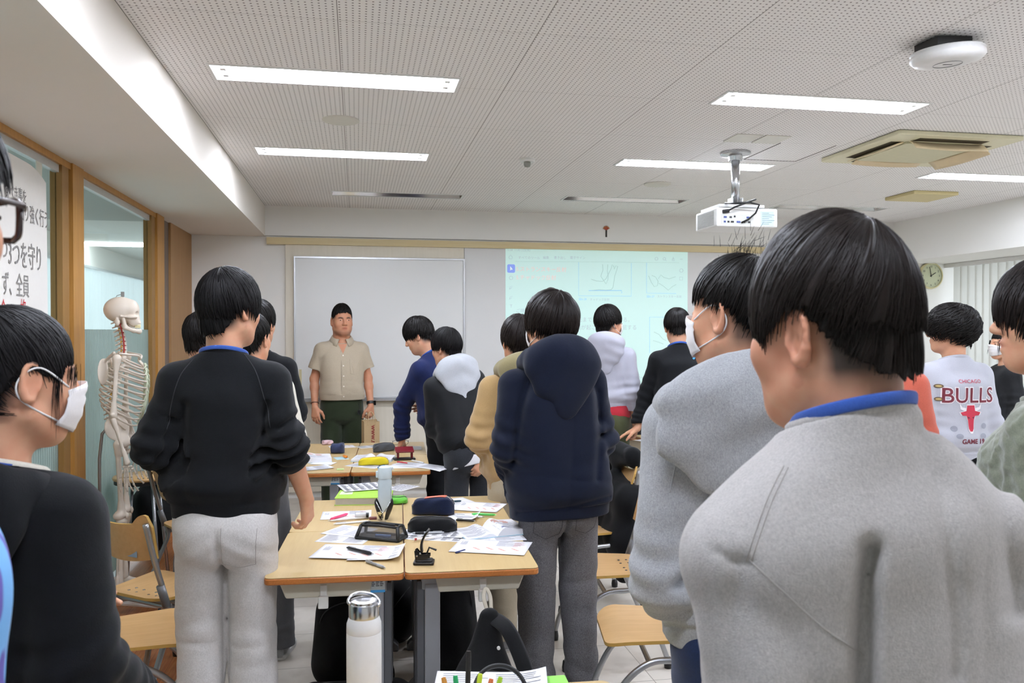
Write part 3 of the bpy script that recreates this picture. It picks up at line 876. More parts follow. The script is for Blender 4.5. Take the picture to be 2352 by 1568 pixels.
def make_shoe(body, SM, ank, col):
    m = MB(); rings = []
    prof = [(-.085, .03, .075), (-.07, .036, .085), (-.03, .038, .085), (.03, .042, .07), (.09, .046, .055), (.14, .04, .045), (.165, .028, .036), (.175, .012, .026)]
    for y, w, h in prof:
        rings.append([SM @ V3((ank.x + w * math.cos(a) * (1 if math.sin(a) < 0 else .92), ank.y + .03 + y, .018 + max(0, math.sin(a)) * h + min(0, math.sin(a)) * .004)) for a in np.linspace(0, 2 * PI, 20, endpoint=False)])
    loft(m, rings); sh = m.build('shoe', plain('shoe upper ' + col, col, .8, bump=.2), body, smooth=True)
    m = MB(); poly = [(ank.x + w * 1.06 * sgn, ank.y + .03 + y) for sgn, lst in ((1, prof), (-1, prof[::-1])) for y, w, h in lst]
    m.prism(poly, .026, SM); m.build('sole', plain('shoe sole', '#c9c8c6', .7), sh, bevel=.004)

def make_mask(body, H):
    m = MB(); P = []; sc = H.to_scale()[0]
    for i in range(25):
        u = -1 + 2 * i / 24; row = []
        for j in range(13):
            v = j / 12; z = .004 - .1 * v - .018 * u * u * (1 - 2 * v) ; a = u * rad(62)
            r1 = .0735 + .004 * math.sin(PI * v); yc = .118 - .012 * abs(v - .35) - .03 * max(0, v - .7)
            if v < .25: yc += .004
            bulge = .0012 * math.sin(v * 22) * (1 - u * u) ** 2
            row.append(H @ V3((r1 * math.sin(a) * 1.04, yc - (1 - math.cos(a)) * .105 + bulge, z)))
        P.append(row)
    m.grid(P); mk = m.build('face_mask', fabric('mask cloth', '#e6e2e2', heather=.03, rough=.9, bump=.1), body, smooth=True, solid=.0015)
    for sx in (-1, 1):
        m = MB()
        a = V3((sx * .066, .063, -.008)); b = V3((sx * .064, .058, -.075)); e1 = V3((sx * .083, .004, .024)); e2 = V3((sx * .083, -.03, .0)); e3 = V3((sx * .08, -.02, -.036))
        pts = []
        ctrl = [a, a, e1, e2, e3, b, b]
        for i in range(1, len(ctrl) - 2):
            for k in range(8):
                t = k / 8; p0, p1, p2, p3 = ctrl[i - 1], ctrl[i], ctrl[i + 1], ctrl[i + 2]
                pts.append(H @ (.5 * ((2 * p1) + (p2 - p0) * t + (2 * p0 - 5 * p1 + 4 * p2 - p3) * t * t + (3 * (p1 - p2) + p3 - p0) * t ** 3)))
        m.tube(pts, .0018 * sc, 6); m.build('ear_loop', plain('mask loop', '#e9e6e6', .8), mk, smooth=True)

def make_lanyard(body, SU, H0, Ui, s, o):
    m = MB(); pts = []; w = o.get('lanw', .0068); dz = o.get('lanz', 0)
    for i in range(49):
        a = -PI / 2 + 2 * PI * (i / 48)      # starts at the back
        b = math.sin(a); f = max(0, b); yy = -.02 + .076 * b + .05 * f ** 2
        pts.append(SU @ V3((.078 * math.cos(a) * (1 - .5 * f ** 3), yy, 1.487 + dz - .33 * (yy + .09) - .06 * f ** 1.7)))
    m.tube(pts[:-1], w * s, 8, closed=True, flat=((0, 0, 1), .22)); m.build('lanyard', fabric('lanyard blue', '#34539c', heather=.12, bump=.2), body, smooth=True)
# ------------------------------------------------------------------ the room
WALL = plain('wall paint', '#edebe6', .85, spec=.25, var=.015, nscale=3, bump=.05, bscale=150)
SOFF = plain('soffit paint', '#e4ddd4', .9, spec=.2, var=.015, nscale=3)
CREAM = plain('cream panel', '#d3c8b2', .7, var=.03, nscale=30)
BLACK = plain('black plastic', '#141415', .45)
WHITEP = plain('white plastic', '#e4e3e0', .4)
METAL = plain('steel', '#b9babc', .25, metal=1)
GREYM = plain('grey painted tube', '#8f9093', .35, metal=.55)
def struct(mb, name, m, **kw):
    o = mb.build(name, m, **kw); o['kind'] = 'structure'; return o
def slab(name, lo, hi, m, **kw): return struct(MB().box(lo, hi), name, m, **kw)

def floor_mat():
    t = NT('vinyl tile'); v = t.coord()
    br = t.n('ShaderNodeTexBrick'); br.offset = 0; t.l(v, br.inputs['Vector'])
    br.inputs['Scale'].default_value = 1; br.inputs['Brick Width'].default_value = .45; br.inputs['Row Height'].default_value = .45; br.inputs['Mortar Size'].default_value = .0022
    br.inputs['Color1'].default_value = (*lin('#dcd5cb'), 1); br.inputs['Color2'].default_value = (*lin('#d3cbc0'), 1); br.inputs['Mortar'].default_value = (*lin('#8f877c'), 1)
    n = t.noise(t.coord((1, 1, 1)), 9, 5)
    t.base(t.mix(t.ramp(n, .5, .85), br.outputs['Color'], lin('#c3b9ad')))
    t.set(Roughness=.32, Specular_IOR_Level=.45); return t.m
def ceil_mat():
    t = NT('perforated ceiling board'); tc = t.n('ShaderNodeTexCoord'); sp = t.n('ShaderNodeSeparateXYZ'); t.l(tc.outputs['Object'], sp.inputs[0])
    def cell(o, p): return t.math('SUBTRACT', t.math('FRACT', t.math('DIVIDE', o, p)), .5)
    px, py = cell(sp.outputs[0], .0245), cell(sp.outputs[1], .0245)
    ex = t.math('MULTIPLY', px, px); ey = t.math('MULTIPLY', py, py)
    dot = t.math('LESS_THAN', t.math('ADD', ex, ey), .028)
    sx = t.math('ABSOLUTE', cell(t.math('ADD', sp.outputs[0], .465), .79)); sy = t.math('ABSOLUTE', cell(t.math('ADD', sp.outputs[1], .3), .79))
    sm = t.math('ADD', t.math('LESS_THAN', sx, .0022), t.math('LESS_THAN', sy, .0010))
    c = t.mix(dot, lin('#f1eeec'), lin('#8c8684')); c = t.mix(t.math('MINIMUM', sm, 1), c, lin('#98938f'))
    t.base(c); t.set(Roughness=.9, Specular_IOR_Level=.2)
    t.bump(t.math('SUBTRACT', 1, dot), .6, .004); return t.m
FL = MB().box((-.83, BACK, -.1), (RIGHT, FRONT, 0)); struct(FL, 'floor', floor_mat())
def plank():
    t = NT('orange wood floor'); v = t.coord()
    br = t.n('ShaderNodeTexBrick'); t.l(t.coord((1, 1, 1)), br.inputs['Vector'])
    mp = br.inputs['Vector'].links[0].from_node; mp.inputs['Rotation'].default_value = (0, 0, PI / 2)
    br.inputs['Scale'].default_value = 1; br.inputs['Brick Width'].default_value = .9; br.inputs['Row Height'].default_value = .1; br.inputs['Mortar Size'].default_value = .001
    br.inputs['Color1'].default_value = (*lin('#c98350'), 1); br.inputs['Color2'].default_value = (*lin('#b8703f'), 1); br.inputs['Mortar'].default_value = (*lin('#7a4524'), 1)
    n = t.noise(t.coord((20, 1.5, 1)), 5, 4)
    t.base(t.mix(t.ramp(n, .35, .8), br.outputs['Color'], lin('#a8623a'))); t.set(Roughness=.22, Specular_IOR_Level=.5); return t.m
struct(MB().box((LEFT - .04, BACK, -.1), (-.83, FRONT, 0)), 'floor_wood_strip', plank())

# ceiling with the light troughs cut out
LIGHTS = [(-.085, 4.0, 1), (-.085, 5.68, 1), (2.40, 3.96, 1), (2.40, 5.59, 1), (4.87, 5.62, 1), (.355, 7.31, 0), (2.41, 7.2, 0), (4.53, 7.3, 0),
          (4.87, 3.95, 1), (-.085, 2.3, 1), (2.4, 2.3, 1), (4.87, 2.3, 1), (-.085, .6, 1), (2.4, .6, 1), (4.87, .6, 1), (-.085, -1.1, 0), (2.4, -1.1, 0), (4.87, -1.1, 0)]
LW, LD = 1.13, .215
holes = [(x - LW / 2, x + LW / 2, y - LD / 2, y + LD / 2) for x, y, _ in LIGHTS]
m = MB(); ys = sorted({BACK, FRONT + .0} | {h[2] for h in holes} | {h[3] for h in holes})
for a, b in zip(ys, ys[1:]):
    cuts = sorted((h[0], h[1]) for h in holes if h[2] < (a + b) / 2 < h[3]); x = BEAM_L
    for h0, h1 in cuts:
        m.add([(x, a, CEIL), (x, b, CEIL), (h0, b, CEIL), (h0, a, CEIL)], [(0, 1, 2, 3)]); x = h1
    m.add([(x, a, CEIL), (x, b, CEIL), (BEAM_R, b, CEIL), (BEAM_R, a, CEIL)], [(0, 1, 2, 3)])
struct(m, 'ceiling', ceil_mat())
slab('ceiling_slab', (LEFT, BACK, CEIL + .16), (RIGHT, FRONT, CEIL + .26), WALL)
slab('beam_left', (LEFT - .06, BACK, SOFFIT), (BEAM_L, FRONT, CEIL + .16), SOFF)
slab('beam_right', (BEAM_R, BACK, BEAM_RZ), (RIGHT + .25, FRONT, CEIL + .16), WALL)
slab('wall_front', (LEFT - .15, FRONT, -.1), (RIGHT + .25, FRONT + .15, CEIL + .26), WALL)
slab('wall_back', (LEFT - .15, BACK - .15, -.1), (RIGHT + .25, BACK, CEIL + .26), WALL)
slab('trim_1', (-.845, FRONT - .06, 2.452), (4.32, FRONT, 2.517), wood('pale beech trim', '#cdb98a', '#d8c79d', 0, 3))
slab('bulkhead_front', (BEAM_L, FRONT - .035, 2.535), (BEAM_R, FRONT, CEIL), WALL)

# right side: windows behind vertical blinds, low sill wall
slab('wall_right', (RIGHT + .1, BACK, -.1), (RIGHT + .25, FRONT, .92), WALL)
m = MB()
for y in (-3.2, -.9, 1.4, 3.7, 6.0, 8.15): m.box((RIGHT + .12, y - .03, .92), (RIGHT + .18, y + .03, BEAM_RZ))
m.box((RIGHT + .12, BACK, .92), (RIGHT + .18, FRONT, .97)); m.box((RIGHT + .12, BACK, BEAM_RZ - .05), (RIGHT + .18, FRONT, BEAM_RZ))
struct(m, 'window_frame', plain('aluminium', '#b8bbbd', .35, metal=.7))
def glassm(name, col, rough, trans=1.0, alpha=None):
    if name in _mc: return _mc[name]
    t = NT(name); t.base(lin(col)); t.set(Roughness=rough, Transmission_Weight=trans, IOR=1.05 if rough < .1 else 1.15, Specular_IOR_Level=.5); _mc[name] = t.m; return t.m
t = NT('blind fabric'); t.base(lin('#d9d8d2')); t.set(Roughness=.9, Specular_IOR_Level=.1)
tr = t.n('ShaderNodeBsdfTranslucent'); tr.inputs[0].default_value = (*lin('#dcdcd6'), 1); ms = t.n('ShaderNodeMixShader'); ms.inputs[0].default_value = .35
out = t.t.nodes['Material Output']; t.l(t.b.outputs[0], ms.inputs[1]); t.l(tr.outputs[0], ms.inputs[2]); t.l(ms.outputs[0], out.inputs[0]); BLIND = t.m
m = MB(); y = BACK + .1; k = 0
while y < FRONT - .12:
    a = rad(-9 + 5 * math.sin(k * 1.7)); w = .064
    c, s_ = math.cos(a) * w, math.sin(a) * w
    P = [[(RIGHT - .05 + s_ * u + .004 * (1 - u * u), y + c * u, z) for z in (.95, 1.6, 2.33)] for u in (-1, -.5, 0, .5, 1)]
    m.grid(P); y += .107; k += 1
bl = m.build('window_blind', BLIND, smooth=True); prop(bl, 'off-white vertical slat blind covering the windows on the right', 'blind')
m = MB().box((RIGHT - .09, BACK, 2.33), (RIGHT - .01, FRONT, 2.372)); m.build('headrail', WHITEP, bl)

# left side: glazed partition in wooden posts, with a frosted lower band, and the room beyond
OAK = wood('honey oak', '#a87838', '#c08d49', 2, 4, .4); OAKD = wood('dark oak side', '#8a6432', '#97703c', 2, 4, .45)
def post(name, a, b, c):
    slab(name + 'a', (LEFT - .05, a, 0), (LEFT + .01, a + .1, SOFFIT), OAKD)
    slab(name + 'b', (LEFT - .05, a + .1, 0), (LEFT - .01, a + .13, SOFFIT), plain('aluminium channel', '#c9cfce', .4, metal=.3))
    slab(name + 'c', (LEFT - .05, a + .13, 0), (LEFT + .022, b, SOFFIT), OAK)
post('partition_post_1', 4.70, 5.01, 0); post('partition_post_2', 6.62, 6.98, 0); post('partition_post_3', 2.75, 3.07, 0); post('partition_post_4', .85, 1.15, 0)
slab('trim_2', (LEFT - .05, BACK, SOFFIT - .035), (LEFT + .012, 6.98, SOFFIT), OAK)
slab('trim_3', (LEFT - .035, BACK, SOFFIT - .075), (LEFT - .005, 6.98, SOFFIT - .035), plain('pale track', '#c4c3c0', .4, metal=.2))
slab('dark_gap_strip', (LEFT - .06, 6.98, 0), (LEFT - .02, 7.32, SOFFIT), plain('brown panel shade', '#75665c', .6))  # solid strip for the dark gap, its shade put into the colour
slab('wall_left_board', (LEFT - .06, 7.32, 0), (LEFT + .0, FRONT, SOFFIT), wood('brown board', '#a07a50', '#ab8459', 2, 2, .6))
def frosted():
    t = NT('ribbed frosted glass'); sp = t.n('ShaderNodeSeparateXYZ'); tc = t.n('ShaderNodeTexCoord'); t.l(tc.outputs['Object'], sp.inputs[0])
    w = t.math('SINE', t.math('MULTIPLY', sp.outputs[1], 2 * PI / .03))
    t.base(lin('#c3d0ca')); t.set(Roughness=.28, Specular_IOR_Level=.4)
    t.bump(w, .6, .004)
    tl = t.n('ShaderNodeBsdfTranslucent'); tl.inputs[0].default_value = (*lin('#c6d3cd'), 1)
    tp = t.n('ShaderNodeBsdfTransparent'); tp.inputs[0].default_value = (*lin('#c6d8d2'), 1)
    m1 = t.n('ShaderNodeMixShader'); m1.inputs[0].default_value = .4; t.l(t.b.outputs[0], m1.inputs[1]); t.l(tl.outputs[0], m1.inputs[2])
    m2 = t.n('ShaderNodeMixShader'); m2.inputs[0].default_value = .22; t.l(m1.outputs[0], m2.inputs[1]); t.l(tp.outputs[0], m2.inputs[2])
    t.l(m2.outputs[0], t.t.nodes['Material Output'].inputs[0]); return t.m
def clear():
    t = NT('clear pane'); tp = t.n('ShaderNodeBsdfTransparent'); tp.inputs[0].default_value = (.90, .94, .92, 1)
    gl = t.n('ShaderNodeBsdfGlossy'); gl.inputs['Roughness'].default_value = .02
    lw = t.n('ShaderNodeLayerWeight'); fac = t.math('ADD', t.math('MULTIPLY', t.math('POWER', lw.outputs['Facing'], 5), .5), .025)
    m1 = t.n('ShaderNodeMixShader'); t.l(fac, m1.inputs[0]); t.l(tp.outputs[0], m1.inputs[1]); t.l(gl.outputs[0], m1.inputs[2])
    t.l(m1.outputs[0], t.t.nodes['Material Output'].inputs[0]); return t.m
FG, CG = frosted(), clear()
for i, (a, b) in enumerate(((5.01, 6.62), (3.07, 4.70), (1.15, 2.75), (BACK, .85))):
    slab('window_%d' % (i + 1), (LEFT - .026, a, 1.63), (LEFT - .018, b, SOFFIT - .07), CG)
    slab('window_%d' % (i + 11), (LEFT - .026, a, .06), (LEFT - .018, b, 1.63), FG)
slab('floor_corridor', (-4.4, BACK, -.1), (LEFT - .04, 15, 0), plain('corridor floor', '#a9aaa4', .4))
slab('ceiling_corridor_far', (-3.3, 8.0, 2.62), (LEFT - .06, 15, 2.7), WALL)
slab('ceiling_corridor', (-3.3, BACK, 2.62), (LEFT - .06, 8.0, 2.7), plain('unlit ceiling grey', '#b9bdb8', .9))  # greyer than the far part: its unlit look is put into the colour
slab('wall_corridor_end', (-3.3, 15, -.1), (LEFT, 15.1, 2.7), WALL)
slab('wall_corridor_side', (LEFT - .15, FRONT + .15, -.1), (LEFT - .05, 15, 2.7), WALL)
m = MB(); m.box((-3.0, 9.95, 2.585), (-1.7, 10.07, 2.62)); fx = m.build('ceiling_light', emit('corridor tube', '#eef6ff', 12.0)); prop(fx, 'thin bright ceiling tube seen through the glass partition', 'ceiling light')
t = NT('white curtain'); t.base(lin('#dfe8ea')); t.set(Roughness=.9, Specular_IOR_Level=.1)
tr = t.n('ShaderNodeBsdfTranslucent'); tr.inputs[0].default_value = (*lin('#e2edf0'), 1); ms = t.n('ShaderNodeMixShader'); ms.inputs[0].default_value = .6
t.l(t.b.outputs[0], ms.inputs[1]); t.l(tr.outputs[0], ms.inputs[2]); t.l(ms.outputs[0], t.t.nodes['Material Output'].inputs[0])
m = MB(); P = []
n = 420
for i in range(n):
    y = 1.0 + 14 * i / (n - 1); P.append([(-3.0 + .03 * math.sin(y * 21 + 1.5 * math.sin(y * 3.3)) * (.4 + .6 * (2.33 - z) / 2.3) + .01 * math.sin(y * 57), y, z) for z in (.02, .8, 1.6, 2.2, 2.33)])
m.grid(P); cu = m.build('curtain', t.m, smooth=True); prop(cu, 'long white curtain on a rail in the room behind the glass', 'curtain')
slab('wall_corridor_lintel', (-3.06, BACK, 2.36), (-3.02, 15, 2.63), WALL)
m = MB().box((-3.03, 1, 2.335), (-2.97, 15, 2.36)); m.build('rail', plain('curtain rail', '#c9ced0', .4), cu)

# the sheet of handwriting taped to the glass
def onX(y, z, x=LEFT - .004): return Matrix(((0, 0, 1, x), (1, 0, 0, y), (0, 1, 0, z), (0, 0, 0, 1)))
m = MB(); P = []
for i in range(25):
    u = i / 24
    P.append([(LEFT - .003 + .0008 * (1 + math.sin(u * 5)) * (1 - v) + .0006 * (1 + math.sin(v * 7 + u * 3)), 3.30 + 1.21 * u + .02 * (1 - v) * u, 1.05 + (1.365 - .05 * max(0, (u - .8) / .2) ** 2 + .02 * (1 - u)) * v) for v in [j / 14 for j in range(15)]])
m.grid(P); pp = m.build('paper_sheet', plain('banner paper', '#ece8e2', .9, var=.02), smooth=True); prop(pp, 'large white paper with handwritten Japanese taped to the glass', 'paper sign')
INK = plain('grey ink', '#8b8784', .8); RED = plain('red ink', '#c5333a', .8)
def write(s, px, py, h, ink, bold=0):
    p = atX(px, py, LEFT); z = p.z; q = atX(px, py + h, LEFT)
    text('writing', s, (p.z - q.z) * .98, ink, pp, onX(p.y, q.z, LEFT + .0006) @ Matrix.Diagonal((.66, 1, 1, 1)), .0002, bold=bold)
for s, px, py, h in (('すべき事を', 10, 408, 40), ('粘り強く行う', 43, 452, 48), ('つ', 2, 530, 60), ('3つを守り', 18, 532, 72), ('ず、全員', 4, 610, 62)): write(s, px, py, h, INK)
write('合', 0, 676, 56, RED); write('格', 46, 676, 56, RED)
m = MB(); m.box((LEFT - .012, 4.40, 2.34), (LEFT - .007, 4.47, 2.46)); m.build('tape', plain('clear tape', '#d9d6c8', .3), pp)

# front wall: sliding board with the whiteboard, projection board
slab('wall_panel_board', (-.674, FRONT - .03, .06), (1.055, FRONT, 2.452), wood('pale board', '#e0d8c6', '#e7dfcf', 2, 3, .7))
slab('wall_panel_screen', (1.06, FRONT - .026, .95), (4.2, FRONT, 2.452), plain('projection board', '#dbdad8', .6, var=.01))
slab('wall_panel_lower', (1.06, FRONT - .02, .06), (4.2, FRONT, .95), wood('pale board', '', '', 2))
wb = empty('whiteboard', (.233, FRONT - .03, .95), 0, 'wide white magnetic board in a thin aluminium frame behind the man in beige', 'whiteboard')
X0, X1, Z0, Z1 = -.585 - .233, 1.05 - .233, .02, 1.375
t = NT('whiteboard enamel'); t.base(lin('#e2e2e0')); t.set(Roughness=.3, Specular_IOR_Level=.45); WBM = t.m
MB().box((X0, -.02, Z0), (X1, 0, Z1)).build('board_surface', WBM, wb)
fm = MB()
for lo, hi in (((X0 - .012, -.03, Z1 - .005), (X1 + .012, 0, Z1 + .016)), ((X0 - .012, -.03, Z0 - .016), (X1 + .012, 0, Z0 + .005)), ((X0 - .012, -.03, Z0), (X0 + .006, 0, Z1)), ((X1 - .006, -.03, Z0), (X1 + .012, 0, Z1))): fm.box(lo, hi)
fm.build('frame', plain('brushed aluminium', '#c5c6c8', .35, metal=.8), wb, bevel=.003)
MB().prism([(0, 0), (-.07, 0), (-.07, .014), (-.058, .014), (-.058, .006), (0, .006)], X1 - X0 + .02, Matrix(((0, 0, 1, X0 - .01), (1, 0, 0, -.02), (0, 1, 0, Z0 - .028), (0, 0, 0, 1)))).build('tray', plain('brushed aluminium', '', .3), wb)
MB().box((X0 + .035, -.0225, Z0 + .02), (X0 + .06, -.0195, Z0 + .28)).build('tape_strip', plain('yellowed tape', '#cfc49c', .7), wb)
hd = MB(); hd.box((-.645, FRONT - .042, 1.03), (-.598, FRONT - .03, 1.20)); o = hd.build('door_handle', plain('aluminium', '', .3)); prop(o, 'recessed grey pull handle on the sliding board left of the whiteboard', 'handle'); o['kind'] = 'thing'
MB().box((-.635, FRONT - .044, 1.045), (-.608, FRONT - .0415, 1.185)).build('recess', plain('handle dark', '#6a6863', .5), o)

# the projected picture
SX0, SX1, SZ0, SZ1, SY = 1.478, 3.43, .985, 2.452, FRONT - .0285
t = NT('projected page'); c = lin('#cdeae4'); t.base(c); t.b.inputs['Emission Color'].default_value = (*lin('#cfeee6'), 1); t.set(Emission_Strength=.22, Roughness=.7, Specular_IOR_Level=.1)
scr = MB().box((SX0, SY, SZ0), (SX1, SY + .002, SZ1)).build('projection_screen', t.m); prop(scr, 'pale green projected page with reflex drawings and Japanese text on the wall', 'projected screen')
def scol(name, c):
    t = NT(name); t.base(lin(c)); t.b.inputs['Emission Color'].default_value = (*lin(c), 1); t.set(Emission_Strength=.26, Roughness=.7, Specular_IOR_Level=.1); return t.m
SR, SG, SB, SL, SK, SBUT = scol('screen red', '#ecd0cd'), scol('screen grey', '#b7c7cd'), scol('screen blue', '#9fd0ea'), scol('screen line', '#b4cfcb'), scol('screen pale grey', '#b9c8cc'), scol('screen button', '#8fa4ee')
def stext(s, px, py, h, m, bold=.0):
    """px,py: left end and baseline in the photograph"""
    p = atY(px, py, SY); q = atY(px, py - h, SY)
    text('screen_text', s, (q.z - p.z) * 1.12, m, scr, Matrix(((1, 0, 0, p.x), (0, 0, -1, SY - .001), (0, 1, 0, p.z), (0, 0, 0, 1))), .0002, bold=bold)
def sline(pts, m, w=.8, closed=False):
    mm = MB(); P = [atY(x, y, SY - .001) for x, y in pts]; mm.tube(P, w / 1885 * 8.2 / 1.0, 5, closed=closed); mm.build('screen_line', m, scr)
stext('13:58  11月12日(水)', 1163, 576, 6, SG)
for s, x in (('すべてのツール', 1190), ('編集', 1247), ('書き出し', 1272), ('電子サイン', 1309)): stext(s, x, 594, 6.6, SG)
stext('5.ストランスキー反射', 1185, 622, 11, SR); stext('5.チャドック反射', 1185, 641, 11, SR)
stext('図6-28', 1329, 689, 6, SB); stext('チャドック反射', 1355, 690, 6, SG); stext('図6-27', 1485, 683, 6, SB); stext('ストランスキー反射', 1509, 683, 6, SG)
stext('ご理', 1185, 717, 9, SG); stext('足をよくにぎって指先まで足底に屈曲する。', 1218, 738, 11, SK); stext('足指の屈曲が起こり足先が背屈する', 1275, 756, 11, SK); stext('背屈する', 1165, 833, 10, SK); stext('する。', 1450, 868, 10, SK)
stext('T', 1171, 706, 9, SG)
sline([(1329, 602), (1329, 679), (1450, 680), (1450, 604)], SB, .5); sline([(1485, 603), (1485, 673), (1553, 674)], SB, .5); sline([(1492, 810), (1492, 728), (1553, 728)], SB, .5); sline([(1492, 818), (1492, 880), (1553, 880)], SB, .5)
sline([(1352, 667), (1428, 667), (1428, 673)], SB, .8); sline([(1183, 600), (1560, 603)], SL, .35)
foot = [(1358, 641), (1370, 645), (1384, 646), (1392, 640), (1398, 628), (1404, 616), (1406, 608), (1410, 611), (1411, 618), (1415, 610), (1419, 611), (1416, 622), (1412, 634), (1410, 648), (1408, 660), (1404, 665), (1392, 666), (1375, 665), (1358, 667)]
sline(foot, SL, .7); sline([(1384, 607), (1385, 620), (1380, 634), (1386, 643), (1392, 652), (1396, 643), (1397, 634), (1395, 622), (1396, 607)], SL, .7)
sline([(1490, 633), (1496, 648), (1503, 658), (1510, 656), (1512, 646), (1506, 636), (1497, 632)], SL, .7); sline([(1512, 640), (1518, 631), (1525, 637), (1537, 640), (1552, 635)], SL, .7); sline([(1513, 650), (1524, 657), (1535, 666), (1544, 658), (1553, 653)], SL, .7)
sline([(1502, 762), (1514, 768), (1522, 778), (1530, 782)], SL, .7); sline([(1500, 782), (1514, 786), (1524, 790)], SL, .7)
bm = MB(); a, b = atY(1165, 626, SY), atY(1183, 607, SY); bm.prism(rrect(b.x - a.x, b.z - a.z, .015, 4, (a.x + b.x) / 2, (a.z + b.z) / 2), .001, Matrix(((1, 0, 0, 0), (0, 0, -1, SY), (0, 1, 0, 0), (0, 0, 0, 1)))); bm.build('tool_button', SBUT, scr)
bm = MB(); q = [atY(x, y, SY - .0018) for x, y in ((1172, 611), (1172, 621), (1174.5, 619), (1178, 619))]; bm.add(q, [(0, 1, 2, 3)]); bm.build('cursor_arrow', scol('screen white', '#eefaf6'), scr)
def circ(cx, cy, r, n=14): return [(cx + r * math.cos(2 * PI * i / n), cy + r * math.sin(2 * PI * i / n)) for i in range(n)]
sline([(1169, 590), (1173, 585), (1177, 590), (1176, 594), (1170, 594)], SG, .5, True)
for cy in (638,): sline(circ(1174, cy, 4), SG, .5, True)
for cy in (660, 683, 726): sline([(1170, cy + 4), (1172, cy - 1), (1177, cy - 4), (1175, cy + 1), (1170, cy + 4)], SG, .5)
sline(circ(1508, 594, 3.5), SG, .5, True); sline(circ(1526, 594, 3), SG, .5, True); sline([(1528, 596), (1531, 599)], SG, .5); sline([(1544, 594), (1544, 598), (1549, 598), (1549, 594)], SG, .5, True); sline([(1546.5, 596), (1546.5, 590)], SG, .5); sline([(1562, 595), (1568, 595)], SG, .5)
sline(circ(1565, 621, 4), SG, .5, True); sline([(1561, 636), (1568, 636), (1568, 643), (1561, 643)], SG, .5, True)

# small charm on the bulkhead over the screen
ch = empty('wall_charm', (2.533, FRONT - .036, 2.66), 0, 'small red and orange flower charm on the wall above the screen', 'wall decoration')
m = MB()
for i in range(9):
    a = rad(20 + i * 18); m.tube([(0, 0, 0), (.022 * math.cos(a), -.004, .022 * math.sin(a) + .01), (.042 * math.cos(a), -.006, .045 * math.sin(a) + .005)], [.003, .006, .001], 6)
m.build('petal_spray', plain('charm red', '#b5563f', .6), ch, smooth=True)
m = MB()
for i in range(5): a = rad(30 + i * 30); m.lathe([(.0001, -.005), (.007, 0), (.0001, .005)], 8, Matrix.Translation((.03 * math.cos(a), -.007, .03 * math.sin(a) + .006)))
m.build('berry', plain('charm gold', '#d9a24c', .5), ch, smooth=True)
MB().box((-.008, -.006, -.07), (.008, -.001, 0)).build('tag', plain('charm dark', '#3c3632', .7), ch)

# wall clock
ck = empty('wall_clock', (6.325, FRONT, 2.24), 0, 'round cream wall clock hanging beside the window blind', 'clock')
R90 = Matrix.Rotation(PI / 2, 4, 'X')
MB().lathe([(.0001, 0), (.147, 0), (.15, .012), (.147, .034), (.135, .04), (.13, .03)], 48, R90, cap=False).build('rim', plain('cream plastic rim', '#d9cfa0', .35), ck, smooth=True)
MB().lathe([(.0001, .024), (.133, .024)], 48, R90, cap=False).build('dial', plain('cream dial', '#e9e4c4', .5), ck)
for i in range(1, 13):
    a = rad(90 - 30 * i); text('numeral', str(i), .03, BLACK, ck, Matrix(((1, 0, 0, .103 * math.cos(a)), (0, 0, -1, -.0265), (0, 1, 0, .103 * math.sin(a) - .011), (0, 0, 0, 1))), .0003, 'CENTER')
for L_, a, w in ((.065, 31, .004), (.1, 102, .003)):
    m = MB(); m.tube([(-.015 * math.cos(rad(a)), -.029, -.015 * math.sin(rad(a))), (L_ * math.cos(rad(a)), -.029, L_ * math.sin(rad(a)))], w, 6); m.build('clock_hand', BLACK, ck)
MB().lathe([(.132, .034), (.07, .041), (.0001, .043)], 48, R90, cap=False).build('clock_glass', CG, ck, smooth=True)

